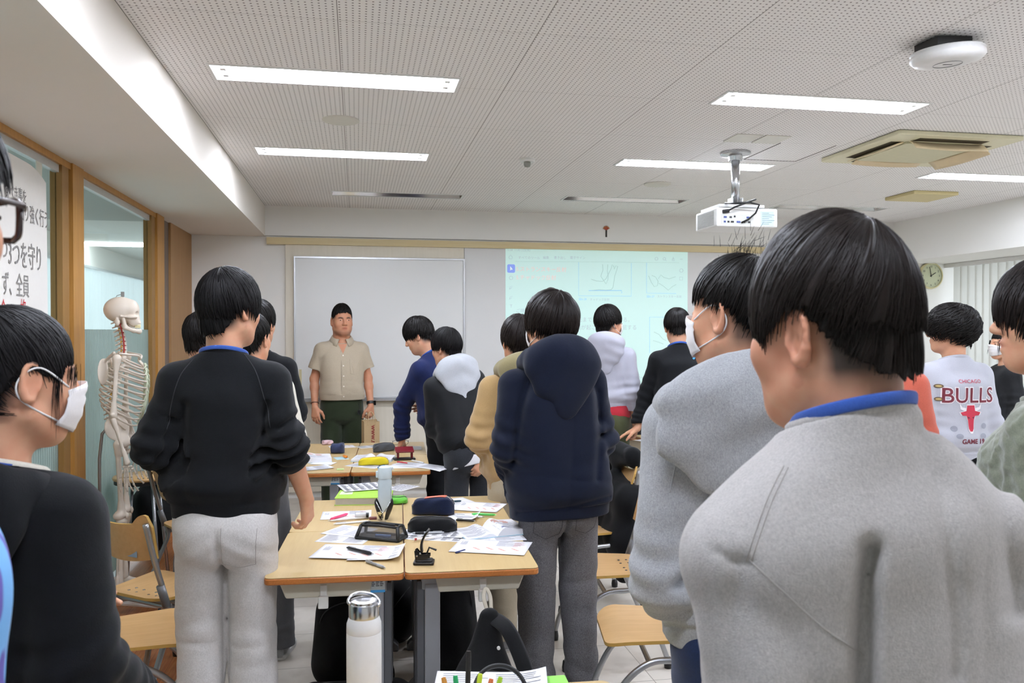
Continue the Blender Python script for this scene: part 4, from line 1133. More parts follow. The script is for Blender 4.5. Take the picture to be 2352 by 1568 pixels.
# ------------------------------------------------------------------ ceiling fittings
TUBE = emit('fluorescent tube', '#eaf1ff', TUBE_STRENGTH); TUBE_OFF = plain('unlit tube', '#d6d6d2', .3)
ENAM = plain('white enamel trough', '#e6e6e6', .3)
LLAB = {0: 'nearest lit recessed ceiling light on the left, twin tubes', 1: 'lit recessed ceiling light further back on the left side', 2: 'nearest lit recessed ceiling light on the right, above the tallest foreground head', 3: 'lit recessed ceiling light behind the projector pole', 4: 'lit recessed ceiling light cut off by the right edge of the photo', 5: 'unlit ceiling trough on the left near the front wall', 6: 'unlit ceiling trough in the middle near the front wall', 7: 'unlit ceiling trough with a pink reflection near the right beam',
        8: 'lit recessed ceiling light over the right side, outside the photo'}
for i, (x, y, on) in enumerate(LIGHTS):
    e = empty('ceiling_light', (x, y, CEIL), 0, LLAB.get(i, 'recessed twin tube light in the rear ceiling'), 'ceiling light', 'recessed ceiling lights' if i < 8 else 'rear ceiling lights')
    a, b = LW / 2, LD / 2; m = MB()
    m.add([(-a, -b, 0), (a, -b, 0), (a, b, 0), (-a, b, 0), (-a + .02, -b + .05, .09), (a - .02, -b + .05, .09), (a - .02, b - .05, .09), (-a + .02, b - .05, .09)],
          [(0, 1, 5, 4), (1, 2, 6, 5), (2, 3, 7, 6), (3, 0, 4, 7), (4, 5, 6, 7)])
    m.build('trough', ENAM if on else plain('mirror trough', '#c9c8c6', .12, metal=.9), e)
    m = MB()
    for lo, hi in (((-a - .012, -b - .012, -.006), (a + .012, -b, .002)), ((-a - .012, b, -.006), (a + .012, b + .012, .002)), ((-a - .012, -b, -.006), (-a, b, .002)), ((a, -b, -.006), (a + .012, b, .002))): m.box(lo, hi)
    m.build('rim', WHITEP, e)
    for yy in (-.048, .048):
        if on:
            m = MB(); m.tube([(-a + .05, yy, .012), (a - .05, yy, .012)], .016, 10); m.build('tube', TUBE, e, smooth=True)
            for sx in (-1, 1): MB().box((sx * (a - .05) - .012, yy - .014, .0 - .004), (sx * (a - .05) + .012, yy + .014, .085)).build('lamp_holder', WHITEP, e)
    if not on: MB().box((-a + .03, -.02, .05), (a - .03, .02, .09)).build('trough_ridge', TUBE_OFF, e)

# projector
pj = empty('projector', (2.50, 5.15, CEIL), 0, 'white ceiling projector hanging on a silver pole', 'projector')
PX, PY, PZ = .24, .10, -.39
MB().lathe([(.0001, 0), (.10, 0), (.10, -.02), (.05, -.03), (.045, -.06), (.0001, -.06)], 20).build('ceiling_plate', METAL, pj, smooth=False, bevel=.003)
m = MB(); m.tube([(0, 0, -.03), (0, 0, -.36)], .028, 16); m.build('pole', METAL, pj, smooth=True)
m = MB(); m.box((-.16, -.1, -.385), (.16, .2, -.365)); m.box((-.04, -.035, -.37), (-.03, .035, -.31)); m.box((.03, -.035, -.37), (.04, .035, -.31)); m.build('bracket', plain('bracket white', '#d8d8d6', .4), pj, bevel=.003)
m = MB(); bx = (-.21, .28); body_ = MB(); body_.box((-.19, -.12, -.515), (.245, .22, -.39)); pb = body_.build('body', WHITEP, pj, bevel=.012, seg=3)
m = MB()
for k in range(13): m.box((-.1925, -.08 + .0, -.50 + k * .0075), (-.189, .18, -.497 + k * .0075))
m.build('side_grille', plain('grille grey', '#a3a3a0', .6), pb)
m = MB(); m.box((-.155, -.1225, -.50), (.07, -.119, -.435)); m.build('port_panel', plain('port panel grey', '#c9c9c4', .5), pb)
for k, (x, z, w) in enumerate(((-.14, -.49, .014), (-.115, -.49, .014), (-.09, -.49, .02), (-.05, -.49, .026), (-.01, -.49, .02), (.03, -.49, .016), (-.14, -.46, .02), (-.1, -.46, .016), (-.07, -.455, .012), (.02, -.46, .02))):
    MB().box((x, -.125, z), (x + w, -.1215, z + .012)).build('port', BLACK if k % 3 else plain('port blue', '#3c4a86', .5), pb)
MB().box((.12, -.1225, -.505), (.215, -.119, -.41)).build('rating_label', plain('label blue white', '#c3dadf', .6), pb)
m = MB()
for k in range(7): m.box((.13, -.1235, -.495 + k * .012), (.13 + .05 + .02 * (k % 3), -.1222, -.492 + k * .012))
m.build('label_lines', plain('label print', '#6e8790', .7), pb)
cb = MB(); cb.tube([(-.12, -.1, -.42), (-.1, -.19, -.40), (-.02, -.2, -.37), (.05, -.19, -.345), (.03, -.1, -.35), (-.06, -.05, -.355), (-.12, -.1, -.36), (-.09, -.19, -.375), (0, -.21, -.37), (.07, -.2, -.38), (.06, -.17, -.43), (.02, -.15, -.47), (-.02, -.13, -.49)], .006, 8); cb.build('cable', BLACK, pj, smooth=True)
m = MB(); m.tube([(-.15, -.13, -.42), (-.11, -.135, -.415)], .012, 8); m.build('plug', BLACK, pj)
MB().lathe([(.0001, -.40), (.03, -.4), (.035, -.36), (.0001, -.36)], 14, Matrix.Translation((0, 0, 0))).build('swivel', METAL, pj)

# air conditioner cassette
ac = empty('air_conditioner', (3.60, 4.80, CEIL), rad(0), 'square cream ceiling air conditioner with open louvres', 'air conditioner')
ACM = plain('aged cream plastic', '#d8d2b2', .45); w = .42
MB().prism(rrect(.86, .84, .012, 3), .028, z0=-.03).build('panel', ACM, ac, bevel=.006)
MB().prism(rrect(.53, .52, .02, 4), .014, z0=-.044).build('intake_grille', plain('intake cream', '#c9c4a4', .6), ac, bevel=.004)
for i in range(4):
    Rm = Matrix.Rotation(i * PI / 2, 4, 'Z')
    MB().box((-.24, .285, -.0315), (.24, .355, -.03), Rm).build('air_slot', plain('slot brown', '#4e4532', .8), ac)
    mm = MB(); mm.grid([[Rm @ V3((-.25 + .5 * i_ / 10, .275 + .06 * j / 4, -.034 - .05 * (j / 4) ** 1.3 * (1 if i > 1 else .35) - .008 * math.sin(PI * i_ / 10))) for j in range(5)] for i_ in range(11)]); mm.build('louvre', plain('louvre tan', '#d9c5a0', .5), ac, smooth=True, solid=.006)

def disc(name, x, y, r, h, m, label, cat):
    e = empty(name, (x, y, CEIL), 0, label, cat); MB().lathe([(.0001, 0), (r, 0), (r, -h * .6), (r * .9, -h), (.0001, -h)], 32).build('cover', m, e, smooth=False, bevel=.001); return e
disc('ceiling_speaker', -.087, 4.78, .105, .01, plain('ivory plate', '#d9d6cc', .6), 'flat round plate on the ceiling between the two left lights', 'ceiling speaker')
disc('ceiling_speaker', 2.411, 6.37, .11, .012, plain('ivory plate', '', .6), 'flat round plate on the ceiling left of the projector', 'ceiling speaker')
sd = disc('smoke_detector', 1.17, 5.62, .055, .022, WHITEP, 'small round smoke detector in the middle of the ceiling', 'smoke detector')
MB().lathe([(.024, -.02), (.026, -.035), (.02, -.055), (.0001, -.06)], 16).build('sensor', plain('sensor grey', '#8f9089', .4), sd, smooth=True)
ap = empty('wireless_access_point', (2.405, 3.02, CEIL - .02), 0, 'white round wireless access point hanging at the top right of the ceiling', 'access point')
ap.rotation_euler = (rad(3), rad(-4), 0)
MB().lathe([(.0001, -.018), (.135, -.018), (.143, -.026), (.135, -.03), (.142, -.036), (.143, -.05), (.128, -.066), (.08, -.074), (.0001, -.075)], 48).build('housing', plain('ap white', '#e2e0de', .35), ap, smooth=True)
m = MB(); m.tube([(.055 * math.cos(a), .055 * math.sin(a), -.0755) for a in np.linspace(0, 2 * PI, 40, endpoint=False)], .0012, 5, closed=True); m.build('ring', plain('ap ring', '#8d8d8f', .4), ap)
m = MB().box((-.02, -.004, -.0765), (.02, .004, -.0745)); m.build('nameplate', plain('ap mark', '#77777a', .5), ap)
m = MB(); m.box((-.1, -.07, -.02), (.06, .07, .02)); m.build('mount', BLACK, ap)
for x, lab in ((2.36, 'left of two cream square plates on the ceiling above the projector'), (2.55, 'right of two cream square plates on the ceiling above the projector')):
    o = MB().box((x - .085, 4.66, CEIL - .006), (x + .085, 4.86, CEIL)).build('ceiling_plate_cover', plain('ivory plate', '', .6), bevel=.002); prop(o, lab, 'ceiling plate', 'square ceiling plates')
o = MB().box((4.67, 6.25, CEIL - .03), (5.1, 6.65, CEIL)).build('ceiling_vent_plate', plain('tan plate', '#cfc08f', .6), bevel=.006); prop(o, 'tan square ceiling vent plate near the right beam', 'ceiling vent')
m = MB()
for p, q in (((2.66, 4.85), (2.66, 5.35)), ((2.66, 5.35), (3.05, 5.35)), ((3.05, 4.85), (3.05, 5.35))):
    m.box((min(p[0], q[0]) - .003, min(p[1], q[1]) - .003, CEIL - .002), (max(p[0], q[0]) + .003, max(p[1], q[1]) + .003, CEIL + .001))
o = m.build('ceiling_hatch', plain('hatch gap', '#55514e', .8)); prop(o, 'thin dark outline of an access hatch in the ceiling beside the projector', 'ceiling hatch')
# ------------------------------------------------------------------ desks and chairs
TOPM = wood('desk laminate', '#c3a674', '#ccb281', 1, 5, .38, 10); EDGE = wood('desk edge', '#a15f2c', '#b8743a', 1, 10, .35, 30)
TRAY = plain('tray beige', '#c9c3b2', .55, var=.02); POST = plain('desk grey metal', '#97989c', .45, metal=.25, var=.02); POSTD = plain('desk dark metal', '#55565a', .5, metal=.2)
DESK_Z = .755
def make_desk(loc, rz, label, hook=True, L=.662, D=.486):
    """the user sits at local -x; the long side runs along y"""
    e = empty('school_desk', (loc[0], loc[1], 0), rz, label, 'desk', 'school desks')
    top = MB(); top.prism(rrect(D, L, .022, 5), .004, z0=DESK_Z - .004); t = top.build('desktop', TOPM, e, bevel=.0015)
    eg = MB(); eg.prism(rrect(D + .003, L + .003, .023, 5), .024, z0=DESK_Z - .0275); eg.build('edge_band', EDGE, e, bevel=.006, seg=3)
    tr = MB(); sec = [(-.2, -.03), (.135, -.03), (.12, -.092), (-.175, -.092)]
    Mx = Matrix(((1, 0, 0, 0), (0, 0, -1, L / 2 - .05), (0, 1, 0, DESK_Z), (0, 0, 0, 1)))
    tr.prism(sec, L - .1, Mx); tr.build('book_tray', TRAY, e, bevel=.006)
    for sy in (-1, 1):
        m = MB(); y = sy * (L / 2 - .085); w = .03
        m.box((.115, y - .028, .04), (.172, y + .028, DESK_Z - .06))
        m.prism([(-.13, DESK_Z - .031), (.185, DESK_Z - .031), (.185, DESK_Z - .085), (.11, DESK_Z - .085), (-.13, DESK_Z - .05)], .05, Matrix(((1, 0, 0, 0), (0, 0, -1, y + .025), (0, 1, 0, 0), (0, 0, 0, 1))))
        lg = m.build('leg_column', POST, e, bevel=.006)
        m = MB(); m.box((.172, y - .024, .05), (.2, y + .024, DESK_Z - .05)); m.build('inner_column', POSTD, lg, bevel=.004)
        m = MB(); m.prism([(-.2, .0), (.225, .0), (.225, .03), (.2, .055), (-.16, .055), (-.2, .035)], .06, Matrix(((1, 0, 0, 0), (0, 0, -1, y + .03), (0, 1, 0, 0), (0, 0, 0, 1)))); m.build('foot_bar', plain('foot bar grey', '#6d6e72', .45, metal=.2), e, bevel=.008)
        if hook:
            m = MB(); m.box((-.055, sy * (L / 2 - .052) - .006, DESK_Z - .095), (-.03, sy * (L / 2 - .052) + .006, DESK_Z - .045)); m.box((-.06, sy * (L / 2 - .035) - .012, DESK_Z - .125), (-.024, sy * (L / 2 - .035) + .012, DESK_Z - .082)); m.build('bag_hook', plain('hook white', '#dedcd6', .4), e, bevel=.004)
    return e
def sticker(e, x, y, flip):
    m = MB(); R = Matrix.Translation((x, y, DESK_Z - .062)) @ Matrix.Rotation(PI * flip, 4, 'Z'); m.box((-.026, -.0012, -.015), (.026, 0, .021), R); s = m.build('label_sticker', plain('sticker white', '#d8e3ea', .5), e)
    m = MB(); m.box((-.026, -.0018, -.021), (.026, -.0002, -.012), R); m.build('sticker_stripe', plain('sticker blue', '#3f97cf', .5), s)
    m = MB()
    for k in range(3):
        for j in range(3): m.box((-.022 + j * .015, -.002, .002 + k * .0065), (-.022 + j * .015 + .009 + .003 * ((k + j) % 2), -.0006, .0048 + k * .0065), R)
    m.build('sticker_print', plain('sticker print', '#4d5a63', .7), s)
RZ = rad(-2.8)
def grp(px, py, dy):   # group frame: seam point at the near edge
    return Matrix.Translation((px, py, 0)) @ Matrix.Rotation(RZ, 4, 'Z')
DESKS = {}
G1 = grp(.165, 2.945, 0)
for key, gx, gy, rz, lab in (('L1', -.2455, .333, 0, 'school desk left of the seam in the near row, black pen and handouts on it'), ('R1', .2455, .333, PI, 'school desk with the black hole punch standing on it'),
                             ('L2', -.2455, .999, 0, 'school desk carrying the green binder and pale water bottle'), ('R2', .2455, .999, PI, 'school desk carrying the navy pencil case behind the black one')):
    p = G1 @ V3((gx, gy, 0)); DESKS[key] = make_desk(p, RZ + rz, lab)
G0 = grp(.123, 1.972, 0)
for key, gx, gy, rz, lab in (('L0', -.2455, -.333, 0, 'school desk at the bottom edge holding the white steel bottle'), ('R0', .2455, -.333, PI, 'school desk corner at the bottom edge with the green folder')):
    p = G0 @ V3((gx, gy, 0)); DESKS[key] = make_desk(p, RZ + rz, lab)
G2 = grp(-.042, 5.115, 0)
for key, gx, gy, rz, lab in (('L3', -.2455, .333, 0, 'school desk in the middle row with the open textbook on its left'), ('R3', .2455, .333, PI, 'school desk with the yellow pencil case on it'),
                             ('L4', -.2455, .999, 0, 'school desk in the middle row nearest the man in the beige shirt'), ('R4', .2455, .999, PI, 'school desk the student in blue leans on')):
    p = G2 @ V3((gx, gy, 0)); DESKS[key] = make_desk(p, RZ + rz, lab)
for k in ('L1', 'L3'): sticker(DESKS[k], .15, -.331 + .085 - .03, 0)
DESKS['R5'] = make_desk((2.52, 6.2, 0), rad(4), 'school desk on the right under the hand of the student in black')

PLY = wood('chair plywood', '#c99f6a', '#d6ae79', 1, 4, .38, 10); PLYE = plain('ply edge', '#c29a4e', .5)
TUB = plain('chair tube', '#a9abae', .3, metal=.8, var=.02); CONN = plain('chair joint', '#77787b', .4, metal=.3)
def spline(ctrl, n=8):
    c = [V3(p) for p in ctrl]; c = [c[0]] + c + [c[-1]]; out = []
    for i in range(1, len(c) - 2):
        for k in range(n):
            t = k / n; p0, p1, p2, p3 = c[i - 1], c[i], c[i + 1], c[i + 2]
            out.append(.5 * ((2 * p1) + (p2 - p0) * t + (2 * p0 - 5 * p1 + 4 * p2 - p3) * t * t + (3 * (p1 - p2) + p3 - p0) * t ** 3))
    return out + [c[-2]]
def make_chair(label):
    e = empty('school_chair', (0, 0, 0), 0, label, 'chair', 'wooden school chairs')
    # seat, sitter faces +y
    def seat_z(x, y): return .44 + .012 * (x / .2) ** 2 - .022 * max(0, (y - .1) / .1) ** 2 + .012 * max(0, (-.1 - y) / .1) ** 2
    m = MB(); poly = []
    for x, y in rrect(.40, .39, .09, 8): poly.append((x * (1 + .12 * (y / .2)), y))
    n = len(poly); vs = []; fs = []; R = 7
    for dz in (0, -.013):
        b = len(vs)
        for r in range(R + 1):
            for x, y in poly: q = r / R; vs.append((x * q, y * q, seat_z(x * q, y * q) + dz))
        for r in range(R):
            for j in range(n):
                f = (b + r * n + j, b + r * n + (j + 1) % n, b + (r + 1) * n + (j + 1) % n, b + (r + 1) * n + j); fs.append(f if dz else f[::-1])
    m.add(vs, fs); m.cur = 1; b = len(vs) // 2
    m.add([], []); m.f += [(R * n + j, R * n + (j + 1) % n, b + R * n + (j + 1) % n, b + R * n + j) for j in range(n)]; m.mi += [1] * n
    st = m.build('seat', [PLY, PLYE], e, smooth=True, auto=True)
    for x in (-.09, -.04, .04, .09):
        for y in (-.13, -.09): MB().lathe([(.0001, .0008), (.006, .0006), (.007, -.001)], 10, Matrix.Translation((x, y, seat_z(x, y) + .001))).build('rivet', METAL, st)
    # backrest
    def top(u): return .80 + .035 * (abs(u) > .55) * math.sin(min(1, (abs(u) - .55) / .3) * PI / 2) - .012 * math.cos(u * 2)
    P = []; nu = 33
    def bp(u, v, th):
        z0 = .615 + .02 * u * u; zt = top(u) if abs(u) < .93 else top(.93) - (abs(u) - .93) * .8
        z = z0 + (zt - z0) * v; x = u * (.195 - .02 * (1 - v)); y = -.215 - (z - .6) * .28 + .035 * u * u
        return V3((x, y + th, z))
    m = MB()
    F_ = [[bp(-1 + 2 * i / (nu - 1), j / 8, .006) for j in range(9)] for i in range(nu)]; B_ = [[bp(-1 + 2 * i / (nu - 1), j / 8, -.006) for j in range(9)] for i in range(nu)]
    m.grid(F_); m.grid([r[::-1] for r in B_])
    m.cur = 1
    for i in range(nu - 1):
        m.add([F_[i][8], F_[i + 1][8], B_[i + 1][8], B_[i][8]], [(0, 1, 2, 3)]); m.add([F_[i][0], B_[i][0], B_[i + 1][0], F_[i + 1][0]], [(0, 1, 2, 3)])
    for j in range(8):
        m.add([F_[0][j], F_[0][j + 1], B_[0][j + 1], B_[0][j]], [(0, 1, 2, 3)]); m.add([F_[-1][j], B_[-1][j], B_[-1][j + 1], F_[-1][j + 1]], [(0, 1, 2, 3)])
    bk = m.build('backrest', [PLY, PLYE], e, smooth=True, auto=True)
    d = MB(); p0 = bp(.35, .12, -.008); d.box((p0.x - .03, p0.y - .0015, p0.z), (p0.x + .03, p0.y + .001, p0.z + .035), None); d.build('label_sticker', plain('sticker blue grey', '#8fa6bd', .5), bk)
    for sx in (-1, 1):
        m = MB(); m.tube(spline([(sx * .188, -.262, .80), (sx * .19, -.215, .62), (sx * .192, -.155, .43), (sx * .192, -.14, .36), (sx * .195, -.17, .28), (sx * .198, -.235, .13), (sx * .2, -.27, .035)], 6), .0125, 10); m.build('rear_leg', TUB, e, smooth=True)
        m = MB(); m.tube([(sx * .19, -.19, .52), (sx * .192, -.16, .425)], .018, 10); m.build('joint_sleeve', CONN, e, smooth=True)
        m = MB(); m.tube(spline([(sx * .192, -.15, .395), (sx * .188, -.08, .375), (sx * .18, .03, .36), (sx * .185, .13, .28), (sx * .195, .2, .13), (sx * .2, .225, .035)], 6), .0125, 10); m.build('front_leg', TUB, e, smooth=True)
        for y in (-.27, .225): MB().lathe([(.0001, 0), (.018, 0), (.02, .02), (.016, .05), (.0001, .05)], 12, Matrix.Translation((sx * .2, y, 0))).build('foot_cap', BLACK, e, smooth=True)
        m = MB(); p = bp(sx * .93, .6, -.014); m.lathe([(.0001, -.004), (.008, -.003), (.008, .006)], 10, Matrix.Translation(p) @ Matrix.Rotation(PI / 2, 4, 'X')); m.build('bolt', METAL, bk)
    m = MB(); m.tube([(-.18, .03, .36), (.18, .03, .36)], .011, 8); m.tube([(-.19, -.12, .40), (.19, -.12, .40)], .011, 8); m.build('cross_tube', TUB, e)
    return e
CH = [(-.84, 3.42, -80, 'wooden chair seat showing at the bottom left beside the grey sweatpants'), (-.87, 4.02, -38, 'wooden chair whose wavy backrest shows right of the girl in black'),
      (-.93, 5.28, -58, 'wooden chair in front of the black backpack on the left'), (-1.05, 6.1, -55, 'wooden chair carrying the big black backpack on its back'),
      (1.15, 3.12, 80, 'nearer empty wooden chair right of the navy hoodie'), (1.22, 3.95, 84, 'further empty wooden chair right of the navy hoodie'),
      (1.35, 4.75, 95, 'wooden chair covered by a black coat'), (1.3, 5.8, 80, 'wooden chair behind the tan jacket')]
c0 = None; CHAIRS = []
for x, y, a, lab in CH:
    if c0 is None: c0 = make_chair(lab); c0.location = (x, y, 0); c0.rotation_euler = (0, 0, rad(a)); CHAIRS.append(c0)
    else: CHAIRS.append(dup(c0, (x, y, 0), rad(a), lab))

# lectern and low cabinet near the front, on the right
lt = empty('lectern', (2.75, 7.0, 0), 0, 'beige teacher table at the front right with a black box on it', 'teacher table')
MB().box((-.7, -.3, .03), (.7, .3, .69)).build('cabinet', CREAM, lt, bevel=.004); MB().box((-.74, -.34, .69), (.74, .34, .72)).build('table_top', PLY, lt, bevel=.004)
bx = empty('equipment_box', (2.47, 6.82, .72), 0, 'black equipment box with white labels standing on the teacher table', 'equipment box')
MB().box((-.14, -.1, 0), (.12, .1, .27)).build('case', BLACK, bx, bevel=.006); MB().box((-.12, -.1025, .20), (.1, -.099, .225)).build('label_strip', WHITEP, bx); MB().box((-.1, -.09, .272), (.12, .09, .31)).build('lid_module', plain('light grey device', '#c7c9c9', .5), bx, bevel=.004)
ct = empty('low_table', (1.15, 6.85, 0), 0, 'low beige table with a pale green panel behind the tan jacket', 'low table')
MB().box((-.35, -.22, .62), (.4, .22, .655)).build('table_top', CREAM, ct, bevel=.004); MB().box((-.33, -.2, .43), (.38, .2, .6)).build('panel', plain('pale green panel', '#b9c2ba', .5), ct, bevel=.004); MB().box((-.33, -.2, .24), (.38, .2, .42)).build('lower_panel', CREAM, ct, bevel=.004); MB().box((-.35, -.22, .2), (.4, .22, .24)).build('shelf_board', PLY, ct)
for sx in (-.3, .35): MB().box((sx - .02, -.18, 0), (sx + .02, .18, .2)).build('leg', POSTD, ct)
cb = empty('side_cabinet', (6.2, 6.9, 0), 0, 'low pale cabinet under the window blind behind the curly haired student', 'cabinet')
MB().box((-.22, -1.2, .06), (.26, 1.2, .985)).build('cabinet_body', plain('cabinet pale', '#c5c1b8', .5), cb, bevel=.004); MB().box((-.25, -1.22, .985), (.27, 1.22, 1.01)).build('worktop', plain('worktop brown grey', '#b5aea3', .5), cb, bevel=.003); MB().box((-.2, -1.17, 0), (.24, 1.17, .06)).build('plinth', POSTD, cb)
for k in range(3): MB().box((-.232, -1.17 + k * .79, .09), (-.219, -.42 + k * .79, .96)).build('door', plain('cabinet door brown', '#8f8378', .5), cb, bevel=.003)
o = MB().box((6.05, 7.02, 1.01), (6.15, 7.12, 1.13)).build('storage_box', plain('box blue grey', '#57626b', .5), bevel=.006); prop(o, 'small blue grey box standing on the low cabinet by the window', 'box')
o = MB().box((6.02, 6.72, 1.01), (6.24, 6.98, 1.03)).build('notebook', plain('notebook white', '#ece9d8', .6), bevel=.002); prop(o, 'white notebook lying on the low cabinet by the window', 'notebook')
# white panel standing behind the chairs on the left
o = MB().box((-1.10, 7.66, .0), (-.84, 7.70, 1.0)).build('partition_panel', plain('white board panel', '#d9d6d1', .6), bevel=.004); prop(o, 'white panel leaning by the left wall behind the chairs', 'panel')

sl = empty('stool', (-1.35, 5.58, 0), 0, 'round wooden stool top with a black rim beside the skeleton', 'stool')
MB().lathe([(.0001, .68), (.17, .68), (.175, .69), (.17, .70), (.0001, .701)], 32).build('seat', PLY, sl, smooth=True); MB().lathe([(.0001, .655), (.165, .655), (.165, .68), (.0001, .68)], 32).build('rim', BLACK, sl)
for k in range(4):
    m = MB(); a = PI / 4 + k * PI / 2; m.tube([(.11 * math.cos(a), .11 * math.sin(a), .66), (.18 * math.cos(a), .18 * math.sin(a), .0)], .011, 8); m.build('leg', TUB, sl, smooth=True)
# ------------------------------------------------------------------ things on the desks
TZ = DESK_Z
PAPER = plain('paper white', '#efeef2', .8, var=.01); PRT = plain('print grey', '#9a9aa2', .8); PRTD = plain('print dark', '#6b6b72', .8); PINK = plain('print pink', '#e6b7ab', .8); PRED = plain('print red', '#d88f8a', .8); PBLU = plain('print blue', '#a9bfe0', .8); PNAV = plain('print navy', '#3b4a8c', .8)
def onD(px, py, z=0): return atZ(px, py, TZ + z)
def frame(bl, br, z=0):
    a, b = onD(*bl, z), onD(*br, z); x = (b - a).normalized(); y = Vector((-x.y, x.x, 0))
    return Matrix(((x.x, y.x, 0, a.x), (x.y, y.y, 0, a.y), (0, 0, 1, a.z), (0, 0, 0, 1))), (b - a).length
def paper(bl, br, h, label, lay=0, style='text', curl=.0, group='handouts on the desks', w=None, seed=1, name='paper_sheet', cat='paper'):
    M, W = frame(bl, br); W = w or W; z0 = .0006 + lay * .0016; rnd = random.Random(seed)
    def zz(x, y): return z0 + curl * (max(0, x / W - .7) / .3) ** 2 + curl * .35 * (max(0, .25 - y / h) / .25) ** 2 + abs(curl) * .12 * (1 + math.sin(x * 18 + seed))
    m = MB(); m.grid([[V3((W * i / 14, h * j / 10, zz(W * i / 14, h * j / 10))) for j in range(11)] for i in range(15)])
    e = m.build(name, PAPER, smooth=True, solid=.0006); e.matrix_world = M; prop(e, label, cat, group)
    def quad(mm, x0, y0, x1, y1):
        x0, x1, y0, y1 = x0 * W, x1 * W, y0 * h, y1 * h; n = 3
        mm.grid([[V3((x0 + (x1 - x0) * i / n, y0 + (y1 - y0) * j, zz(x0 + (x1 - x0) * i / n, y0 + (y1 - y0) * j) + .0007)) for j in (0, 1)] for i in range(n + 1)])
    if style == 'text':
        m = MB()
        for c0, c1 in ((.06, .48), (.54, .95)):
            y = .93
            while y > .08:
                quad(m, c0, y - .012, c0 + (c1 - c0) * rnd.uniform(.55, 1), y + .004); y -= .05
        m.build('printed_text', PRTD if seed % 2 else PRT, e)
    elif style == 'dense':
        m = MB(); y = .95
        while y > .06:
            for c in range(6): quad(m, .05 + c * .15, y - .02, .05 + c * .15 + rnd.uniform(.06, .13), y)
            y -= .036
        m.build('printed_text', PRTD, e)
    elif style == 'anat':
        m = MB()
        for k in range(9): quad(m, .55 + .0, .93 - k * .045, .55 + rnd.uniform(.1, .35), .945 - k * .045)
        m.build('printed_text', PRT, e); m = MB()
        for k in range(7): quad(m, .06 + k * .013, .55, .066 + k * .013, .55 + rnd.uniform(.15, .35))
        m.build('printed_notes', PRT, e)
        m = MB()
        for k in range(4):
            x = .28 + k * .17; y = .2 + .05 * (k % 2)
            for q in range(3): m.grid([[V3(((x + .03 * q + .045 * math.sin(i * .9 + q)) * W, (y + .04 * i) * h, zz((x + .03 * q) * W, (y + .04 * i) * h) + .0008 + .00015 * q)), V3(((x + .018 + .03 * q + .045 * math.sin(i * .9 + q)) * W, (y + .04 * i + .02) * h, zz((x + .03 * q) * W, (y + .04 * i) * h) + .0008 + .00015 * q))] for i in range(5)])
        m.build('printed_drawing', PINK, e)
        m = MB()
        for k in range(8): quad(m, .78, .55 + .045 * k, .78 + rnd.uniform(.05, .15), .562 + .045 * k)
        m.build('printed_red', PRED, e)
    return e
def pen(a, b, label, col, r=.0052, grip=None, tip='#b9babc', clip=True, cap=None, z=.0012, cat='pen', z2=None, group='pens on the desks'):
    A, B = onD(*a, z + r), onD(*b, (z if z2 is None else z2) + r); L = (B - A).length; x = (B - A).normalized(); y = Vector((0, 0, 1)).cross(x).normalized(); zz = x.cross(y)
    M = Matrix(((y.x, zz.x, x.x, A.x), (y.y, zz.y, x.y, A.y), (y.z, zz.z, x.z, A.z), (0, 0, 0, 1)))
    body = MB().lathe([(.0001, 0), (r * .55, 0), (r * .6, L * .05), (r * .95, L * .055), (r, L * .1), (r, L * .86), (r * .62, L * .93), (.0001, L * .93)], 14).build('pen', plain('pen ' + col, col, .3), smooth=True, auto=True)
    body.matrix_world = M; prop(body, label, cat, group)
    MB().lathe([(r * .62, L * .925), (r * .25, L * .985), (.0001, L)], 12).build('tip', plain('pen tip ' + tip, tip, .3, metal=.6), body, smooth=True)
    if grip: MB().lathe([(r * 1.02, L * .6), (r * 1.1, L * .62), (r * 1.1, L * .84), (r * 1.02, L * .86)], 14, cap=False).build('grip', plain('grip ' + grip, grip, .6), body, smooth=True)
    if clip: MB().box((-.0018, r * .95, L * .06), (.0018, r * 1.35, L * .33)).build('clip', plain('pen tip ' + (cap or tip), cap or tip, .3, metal=.5), body)
    return body
def pouch(a, b, W, H, label, mat, cat='pencil case', z=.001, sag=.12, zipcol='#1a1a1c', pull=True, seed=2, open_=None):
    """soft case lying from pixel a to pixel b (its near long edge)"""
    M, L = frame(a, b, z); rings = []; N = 17
    for i in range(N):
        u = i / (N - 1); e = 1 - (2 * u - 1) ** 8 * .55; k = max(.12, (1 - abs(2 * u - 1) ** 9)) ; ring = []
        for j in range(24):
            an = 2 * PI * j / 24; c, s_ = math.cos(an), math.sin(an); q = 2.0 / 3.6
            y = W / 2 + W / 2 * math.copysign(abs(c) ** q, c) * k; zz = H / 2 + H / 2 * math.copysign(abs(s_) ** q, s_) * (k * (.86 + .14 * e) if s_ > 0 else 1)
            zz -= sag * H * (.5 + .5 * math.sin(u * 5 + seed)) * (s_ > .2); y += .004 * math.sin(u * 11 + j * .9 + seed)
            ring.append(V3((L * u, y, max(0, zz))))
        rings.append(ring)
    m = MB(); loft(m, rings); e = m.build('pencil_case', mat, smooth=True); e.matrix_world = M; prop(e, label, cat, 'pencil cases on the desks')
    m = MB(); m.tube([rings[i][6] + V3((0, -.004, .001)) for i in range(1, N - 1)], .0022, 6); m.build('zip', plain('zip ' + zipcol, zipcol, .4), e, smooth=True)
    if pull: m = MB(); p = rings[N - 2][4]; m.tube([p, p + V3((.008, -.006, -.008)), p + V3((.012, -.008, -.022))], .0022, 6); m.build('zip_pull', METAL, e)
    if open_: m = MB(); m.grid([[rings[i][5] + V3((0, 0, .002)), rings[i][7] + V3((0, 0, .002))] for i in range(5, N - 3)]); m.build('lining', plain('lining ' + open_, open_, .7), e)
    return e
